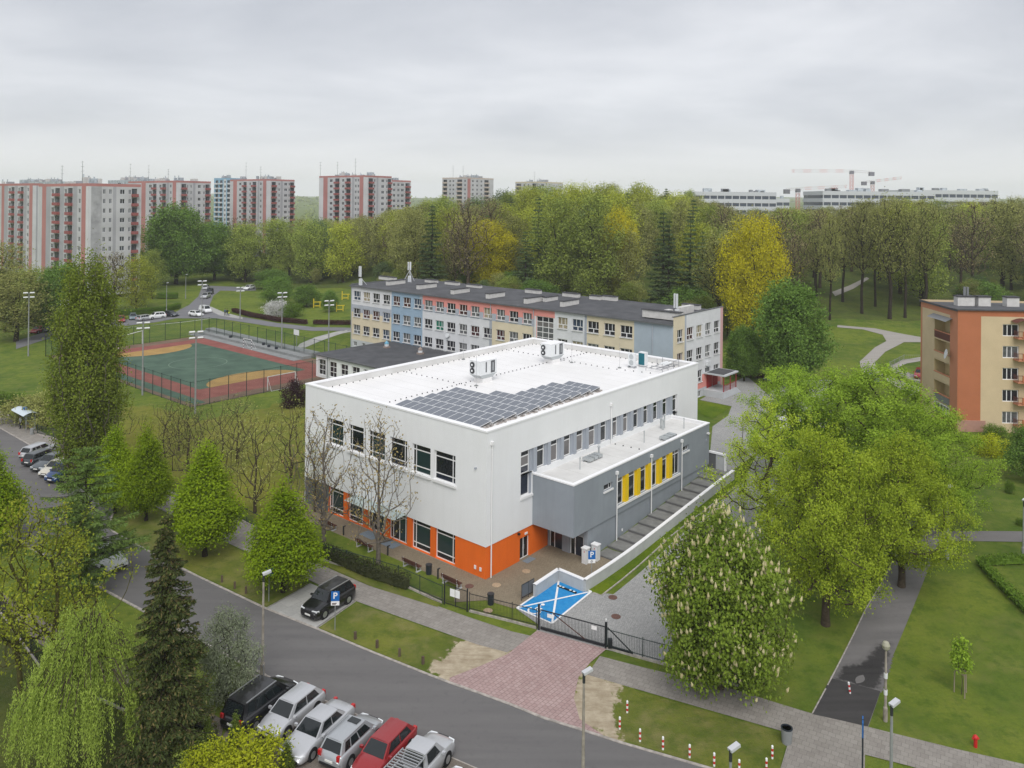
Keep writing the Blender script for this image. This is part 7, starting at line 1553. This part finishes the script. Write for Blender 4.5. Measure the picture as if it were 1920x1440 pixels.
fence('fence', [(436, 968), (520, 1012), (601, 1050), (700, 1079), (747, 1094), (829, 1132)], 1.45, 'green railing fence before the hedge and benches')
fence('fence', [(880, 1147), (960, 1167), (1006, 1179)], 1.45, 'dark railing fence between foot gate and sliding gate', 'fence_black')
fence('fence', [(1138, 1217), (1205, 1236), (1300, 1262), (1384, 1287)], 1.45, 'green railing fence running behind the chestnut')
fence('fence', [(0, 1148), (80, 1258), (180, 1310), (324, 1375), (380, 1402)], 1.2, 'black garden fence below the street trees', 'fence_black'); fence('fence', [(452, 1256), (478, 1270), (494, 1280)], 1.1, 'grey railing beside the silvery shrub', 'pole_grey', bar=.14)
fence('fence', [(-40, 748), (0, 764), (25, 772)], 1.5, 'brown panel fence left of the bus shelter', 'wood_brown'); fence('fence', [(70, 815), (100, 822), (160, 850), (240, 885), (310, 920), (436, 968)], 1.3, 'dark fence along the meadow behind the parked cars', 'fence_green', step=3)
fence('fence', [(1735, 676), (1695, 676), (1668, 690), (1680, 702), (1730, 722)], 1.1, 'low railing beside the looping park path', 'pole_grey', step=3, bar=.4); fence('fence', [(1921, 1018), (1935, 1035)], 1.1, 'short mesh fence at the right edge', 'fence_black')
fg = thing('foot_gate', 'green pedestrian gate with two white notices', 'gate', G(833, 1133)); q = G(876, 1147)-G(833, 1133); d_ = q.normalized()
for s in (0, 1): MB().bar(q*s, q*s+Vector((0, 0, 1.75)), .1).build('post', 'fence_black', fg)
m = MB()
for z in (.15, 1.55): m.bar(q*.04+Vector((0, 0, z)), q*.96+Vector((0, 0, z)), .04)
for k in range(24): c = q*(.04+.92*k/23); m.bar(c+Vector((0, 0, .15)), c+Vector((0, 0, 1.55)), .018)
m.bar(q*.5+Vector((0, 0, .1)), q*.5+Vector((0, 0, 1.6)), .05).build('leaf', 'fence_black', fg)
for k in (.36, .58): n_ = Vector((d_.y, -d_.x, 0))*.03; c = q*k; MB().q(c-d_*.22+n_+Vector((0, 0, .8)), c+d_*.22+n_+Vector((0, 0, .8)), c+d_*.22+n_+Vector((0, 0, 1.4)), c-d_*.22+n_+Vector((0, 0, 1.4))).build('notice', 'paint_white', fg)
sg = thing('sliding_gate', 'black sliding gate with diagonal brace across the red driveway', 'gate', G(1010, 1181)); q = G(1136, 1216)-G(1010, 1181); d_ = q.normalized()
for s in (0, 1): MB().bar(q*s, q*s+Vector((0, 0, 1.85)), .16).build('post', 'fence_black', sg)
m = MB().bar(q*.03+Vector((0, 0, .2)), q*.98+Vector((0, 0, .2)), .12, .16).bar(q*.03+Vector((0, 0, 1.5)), q*.98+Vector((0, 0, 1.5)), .06)
m.build('frame', 'fence_black', sg); m = MB()
for k in range(46): c = q*(.03+.95*k/45); m.bar(c+Vector((0, 0, .2)), c+Vector((0, 0, 1.5)), .02)
m.build('bars', 'fence_black', sg); MB().bar(q*.22+Vector((0, 0, 1.45)), q*.7+Vector((0, 0, .25)), .05).build('brace', 'wood_brown', sg)
MB().bar(q*1.02+Vector((0, 0, 1.5)), q*1.36+Vector((0, 0, .25)), .06).bar(q+Vector((0, 0, .2)), q*1.38+Vector((0, 0, .2)), .12, .16).build('tail', 'fence_black', sg); MB().obox(q*1.06+Vector((0, 0, .45)), (.3, .3, .6)).build('motor', 'fence_black', sg); MB().lathe([(.06, 1.9), (.07, 2.05), (.02, 2.1)], q, n=8).build('beacon', 'lamp_white', sg)
n_ = Vector((d_.y, -d_.x, 0))*.03
for k, w_ in ((.17, .2), (.83, .2)): c = q*k+n_; MB().q(c-d_*w_+Vector((0, 0, 1.1)), c+d_*w_+Vector((0, 0, 1.1)), c+d_*w_+Vector((0, 0, 1.38)), c-d_*w_+Vector((0, 0, 1.38))).build('notice', 'paint_white', sg)
# pitch equipment
mf = bpy.data.materials.new('wire_mesh'); mf.use_nodes = True; MATS['wire_mesh'] = mf; p_ = mf.node_tree.nodes['Principled BSDF']; p_.inputs['Base Color'].default_value = (.02, .09, .06, 1); p_.inputs['Alpha'].default_value = .16; p_.inputs['Roughness'].default_value = .8
ea0, ea1, eb0, eb1 = a0-rd-5.2, a1+rd+3.7, b0-rd-2.2, b1_+rd+2.7
fence('pitch_fence', [tuple(W2(*x)) for x in ((ea1, eb0), (ea0, eb0), (ea0, eb1))], 3.8, 'tall green ball fence on the near side of the pitch', step=3., px=False, mesh='wire_mesh', base=.05, postw=.08); fence('pitch_fence', [tuple(W2(*x)) for x in ((ea1, eb0), (ea1, eb1))], 3.8, 'tall green ball fence on the far left end of the pitch', step=3.2, px=False, mesh='wire_mesh', base=.05, postw=.08); fence('pitch_fence', [tuple(W2(*x)) for x in ((ea1, eb1), (ea0, eb1))], 3.8, 'tall green ball fence along the terrace', step=3.2, px=False, mesh='wire_mesh', base=.05, postw=.08)
def flood(u, v, vt, lab, n=4):
    p = G(u, v); hgt = UY(u, vt, p.y).z-p.z; t = thing('floodlight', lab, 'floodlight', p, .4, 'floodlights round the pitch'); MB().lathe([(.14, 0), (.07, hgt)], n=8).build('pole', 'pole_grey', t)
    for z in (hgt, hgt-.85):
        for x in ((-.55, .55) if n == 4 else (0,)): MB().obox((x, -.15, z), (.75, .35, .2), .2, 0, R(-25)).build('lamp_head', 'lamp_white', t)
    MB().bar((-.6, 0, hgt-.1), (.6, 0, hgt-.1), .06).bar((-.6, 0, hgt-.95), (.6, 0, hgt-.95), .06).build('crossarm', 'pole_grey', t)
for u, v, vt, lb in ((366, 776, 622, 'at the near corner'), (267, 741, 605, 'left of the near corner'), (450, 600, 539, 'by the estate road hedge'), (528, 659, 549, 'at the middle of the terrace'), (616, 664, 564, 'nearest the school'), (378, 627, 527, 'at the far corner'), (53, 668, 549, 'on the slope at the far left'), (122, 650, 563, 'beside the poplar left side'), (190, 700, 582, 'seen through the poplar')): flood(u, v, vt, 'pitch floodlight '+lb)
mat('goal_white', (.72, .73, .73), .5, .4); mat('goal_stripe', (.03, .03, .035), .5, .4)
def goal(c, ang, lab, w=5.2, h=2.1, striped=False):
    t = thing('goal', lab, 'goal', (c[0], c[1], H(*c)+.05), ang); 
    for y in (-w/2, w/2):
        for k in range(7): MB().box(-.05, .05, y-.05, y+.05, k*h/7, (k+1)*h/7).build('post', 'goal_stripe' if striped and k % 2 else 'goal_white', t)
    MB().box(-.05, .05, -w/2, w/2, h, h+.1).build('crossbar', 'goal_white', t); m = MB()
    for y in (-w/2, w/2): m.bar((0, y, h), (1.1, y, 0), .04)
    m.bar((1.1, -w/2, .03), (1.1, w/2, .03), .04).build('net_frame', 'goal_white', t)
gc = G(528, 727); goal((gc.x, gc.y), TH-math.pi/2, 'white goal at the right end of the pitch'); gc = G(464, 655); goal((gc.x, gc.y), TH, 'small striped goal beside the terrace', 3., 2., True)
p0_, p1_ = UZ(222, 632, 3.2), UZ(267, 620, 3.2); t = thing('goal', 'tall white pole frame beside the near floodlight', 'goal', (p1_.x, p1_.y, .4)); MB().tube([(0, 0, 2.8), tuple((p0_-p1_)+Vector((0, 0, 2.8)))], .07, 8).build('crossbar', 'goal_white', t); MB().tube([(0, 0, 0), (0, 0, 2.8)], .07, 8).build('post', 'goal_white', t); MB().tube([tuple(p0_-p1_), tuple((p0_-p1_)+Vector((0, 0, 2.8)))], .07, 8).build('post', 'goal_white', t)
t = thing('basketball_hoop', 'white backboard on a pole by the terrace end', 'basketball hoop', G(556, 652), TH); MB().bar((0, 0, 0), (0, 0, 3.), .1).build('pole', 'pole_grey', t); MB().box(-.1, -.05, -.9, .9, 2.6, 3.7).build('backboard', 'goal_white', t)
for u, v, lb in ((432, 637, 'dark bin left of the striped goal'), (494, 651, 'dark bin by the gate posts'), (504, 655, 'dark bin next to the gate posts'), (518, 659, 'dark bin nearest the floodlight')): tag(MB().lathe([(.3, 0), (.33, .95), (.2, 1.)], n=10).build('litter_bin', 'bin_navy', loc=G(u, v)), lb, 'bin')
mat('gym_yellow', (.62, .48, .03), .5, .4)
for u, v, lb in ((647, 562, 'tall yellow outdoor exercise frame by the school corner'), (637, 584, 'yellow outdoor exercise machine below the tall frame'), (594, 577, 'small yellow outdoor exercise machine by the round tree')):
    t = thing('exercise_machine', lb, 'exercise machine', G(u, v), .3); MB().bar((-.8, 0, 0), (-.8, 0, 2.4), .22).bar((.8, 0, 0), (.8, 0, 1.5), .2).build('posts', 'gym_yellow', t); MB().bar((-.8, 0, 1.5), (1.2, 0, 1.5), .18).bar((-.6, 0, .5), (.9, 0, .5), .2).build('arms', 'gym_yellow', t)
# bus shelter
bs0, bs1 = G(30, 806), G(68, 814); dv = Vector(W2(-1, 0.)).to_3d() if False else (G(62, 818)-G(30, 800)); an = math.atan2(dv.y, dv.x)
bst = thing('bus_shelter', 'glass bus shelter with pale arched roof', 'bus shelter', G(46, 805), an); mat('shelter_roof', (.55, .62, .68), .3, .5); mat('seat_wood', (.35, .27, .15), .8, .2)
for x in (-2.1, -.7, .7, 2.1):
    MB().bar((x, .6, 0), (x, .6, 2.4), .06).build('post', 'pole_grey', bst)
for x in (-2.1, 2.1): MB().bar((x, -.5, 0), (x, -.5, 2.3), .06).build('post', 'pole_grey', bst)
m = MB()
for k in range(6):
    f_ = lambda t: (-.95+1.9*t, 2.35+.32*math.sin(math.pi*t)); (y0_, z0_), (y1_, z1_) = f_(k/6), f_((k+1)/6); m.q((-2.4, y0_, z0_), (2.4, y0_, z0_), (2.4, y1_, z1_), (-2.4, y1_, z1_))
m.build('roof', 'shelter_roof', bst)
for x0_, x1_ in ((-2.05, -.75), (-.65, .65), (.75, 2.05)): MB().q((x0_, .6, .3), (x1_, .6, .3), (x1_, .6, 2.2), (x0_, .6, 2.2)).build('pane', 'canopy_glass', bst)
MB().box(-.6, 1.6, .2, .55, .42, .47).build('seat', 'seat_wood', bst); MB().box(-.6, 1.6, .55, .58, .75, .95).build('seat_back', 'seat_wood', bst); MB().box(-.3, .3, -.2, .2, 2.75, 2.95).bar((0, 0, 2.6), (0, 0, 2.8), .1).build('sign_box', 'sign_blue', bst)
t = thing('litter_bin', 'grey litter bin at the bus shelter end', 'bin', G(60, 815)); MB().lathe([(.22, 0), (.24, .8), (.15, .84)], n=10).build('body', 'pole_grey', t)
# ------------------------------------------------------------ people
mat('skin', (.45, .28, .2), .6, .3); mat('hair_dark', (.03, .02, .015), .8, .2)
def person(p, ang, hgt, top, legs, lab, stride=.0, shoe='metal_dark'):
    for n_, c_ in ((top, None),): pass
    t = thing('person', lab, 'person', p, ang); k = hgt/1.75; bm = bmesh.new()
    vs = {}; J = {'pel': (0, 0, .93), 'ch': (0, 0, 1.22), 'nk': (0, 0, 1.46), 'hd': (.02, 0, 1.56), 'hd2': (.03, 0, 1.70), 'sl': (0, .19, 1.42), 'el': (-.03, .25, 1.14), 'wl': (.06, .25, .9), 'fl': (.08, .25, .81), 'sr': (0, -.19, 1.42), 'er': (-.03, -.25, 1.14), 'wr': (.06, -.25, .9), 'fr': (.08, -.25, .81), 'hl': (0, .09, .9), 'kl': (stride*.5+.02, .1, .5), 'al': (stride*.6-.02, .1, .09), 'tl': (stride*.6+.14, .11, .04), 'hr': (0, -.09, .9), 'kr': (-stride*.3+.02, -.1, .5), 'ar': (-stride-.02, -.1, .09), 'tr': (-stride+.14, -.11, .04)}
    rad = {'pel': .15, 'ch': .16, 'nk': .06, 'hd': .085, 'hd2': .085, 'sl': .075, 'el': .05, 'wl': .036, 'fl': .03, 'sr': .075, 'er': .05, 'wr': .036, 'fr': .03, 'hl': .09, 'kl': .065, 'al': .045, 'tl': .04, 'hr': .09, 'kr': .065, 'ar': .045, 'tr': .04}
    names = list(J); me = bpy.data.meshes.new('body'); E_ = [('pel', 'ch'), ('ch', 'nk'), ('nk', 'hd'), ('hd', 'hd2'), ('ch', 'sl'), ('sl', 'el'), ('el', 'wl'), ('wl', 'fl'), ('ch', 'sr'), ('sr', 'er'), ('er', 'wr'), ('wr', 'fr'), ('pel', 'hl'), ('hl', 'kl'), ('kl', 'al'), ('al', 'tl'), ('pel', 'hr'), ('hr', 'kr'), ('kr', 'ar'), ('ar', 'tr')]
    me.from_pydata([tuple(c*k for c in J[n]) for n in names], [(names.index(a), names.index(b)) for a, b in E_], []); o = obj('body', me, t); md = o.modifiers.new('skin', 'SKIN'); o.modifiers.new('sub', 'SUBSURF').levels = 1
    for i, n in enumerate(names): me.skin_vertices[0].data[i].radius = (rad[n]*k, rad[n]*k); me.skin_vertices[0].data[i].use_root = n == 'pel'
    bpy.context.view_layer.update(); ev = o.evaluated_get(bpy.context.evaluated_depsgraph_get()); nm_ = bpy.data.meshes.new_from_object(ev); o.modifiers.clear(); o.data = nm_
    for x in (top, legs, 'skin', shoe): nm_.materials.append(MATS[x])
    nm_.polygons.foreach_set('material_index', [3 if f.center.z < .1*k else (1 if f.center.z < .95*k and abs(f.center.y) < .2*k else (2 if f.center.z > 1.5*k or f.center.z < .9*k else 0)) for f in nm_.polygons]); nm_.polygons.foreach_set('use_smooth', [True]*len(nm_.polygons))
    MB().lathe([(.09*k, 1.62*k), (.098*k, 1.7*k), (.085*k, 1.77*k), (.04*k, 1.805*k)], (.015*k, 0, 0), n=10).build('hair', 'hair_dark', t, True)
    return t
mat('cloth_grey', (.28, .30, .29), .9, .1); mat('cloth_dark', (.02, .022, .03), .9, .1); mat('cloth_blue', (.06, .1, .17), .9, .1); mat('cloth_yellow', (.5, .6, .05), .9, .1); mat('cloth_denim', (.05, .07, .12), .9, .1)
person(G(38, 804), 4.0, 1.75, 'cloth_grey', 'cloth_dark', 'person in grey jacket waiting at the bus shelter'); person(G(422, 592), 2.4, 1.75, 'cloth_blue', 'cloth_dark', 'person in blue jacket walking on the estate road pavement', .22); person(G(426, 592), 2.4, 1.7, 'cloth_dark', 'cloth_denim', 'person in dark clothes walking beside the blue jacket', -.2); person(G(429, 593), 2.4, 1.3, 'cloth_yellow', 'cloth_dark', 'child in a yellow jacket walking with the adults', .15); person(G(1641, 716), 1.2, 1.75, 'cloth_dark', 'cloth_dark', 'person in dark clothes on the park path', .2); person(G(1747, 950), 1.4, 1.75, 'cloth_dark', 'cloth_denim', 'person in dark clothes on the footpath behind the maples', .22)

# ------------------------------------------------------------ thin spring haze
hb_ = MB().box(-7200, 7200, -900, 7200, -60, 175).build('haze', 'office_white'); hb_.data.materials.clear(); tag(hb_, 'thin pale haze over the whole district', kind='stuff')
hm = bpy.data.materials.new('haze'); hm.use_nodes = True; t = hm.node_tree; t.nodes.clear(); o_ = N(t, 'ShaderNodeOutputMaterial'); pvn = N(t, 'ShaderNodeVolumePrincipled'); pvn.inputs['Color'].default_value = (.93, .95, 1., 1); pvn.inputs['Density'].default_value = .00018; pvn.inputs['Anisotropy'].default_value = .0
t.links.new(pvn.outputs[0], o_.inputs['Volume']); hb_.data.materials.append(hm)
SC.cycles.volume_bounces = 2
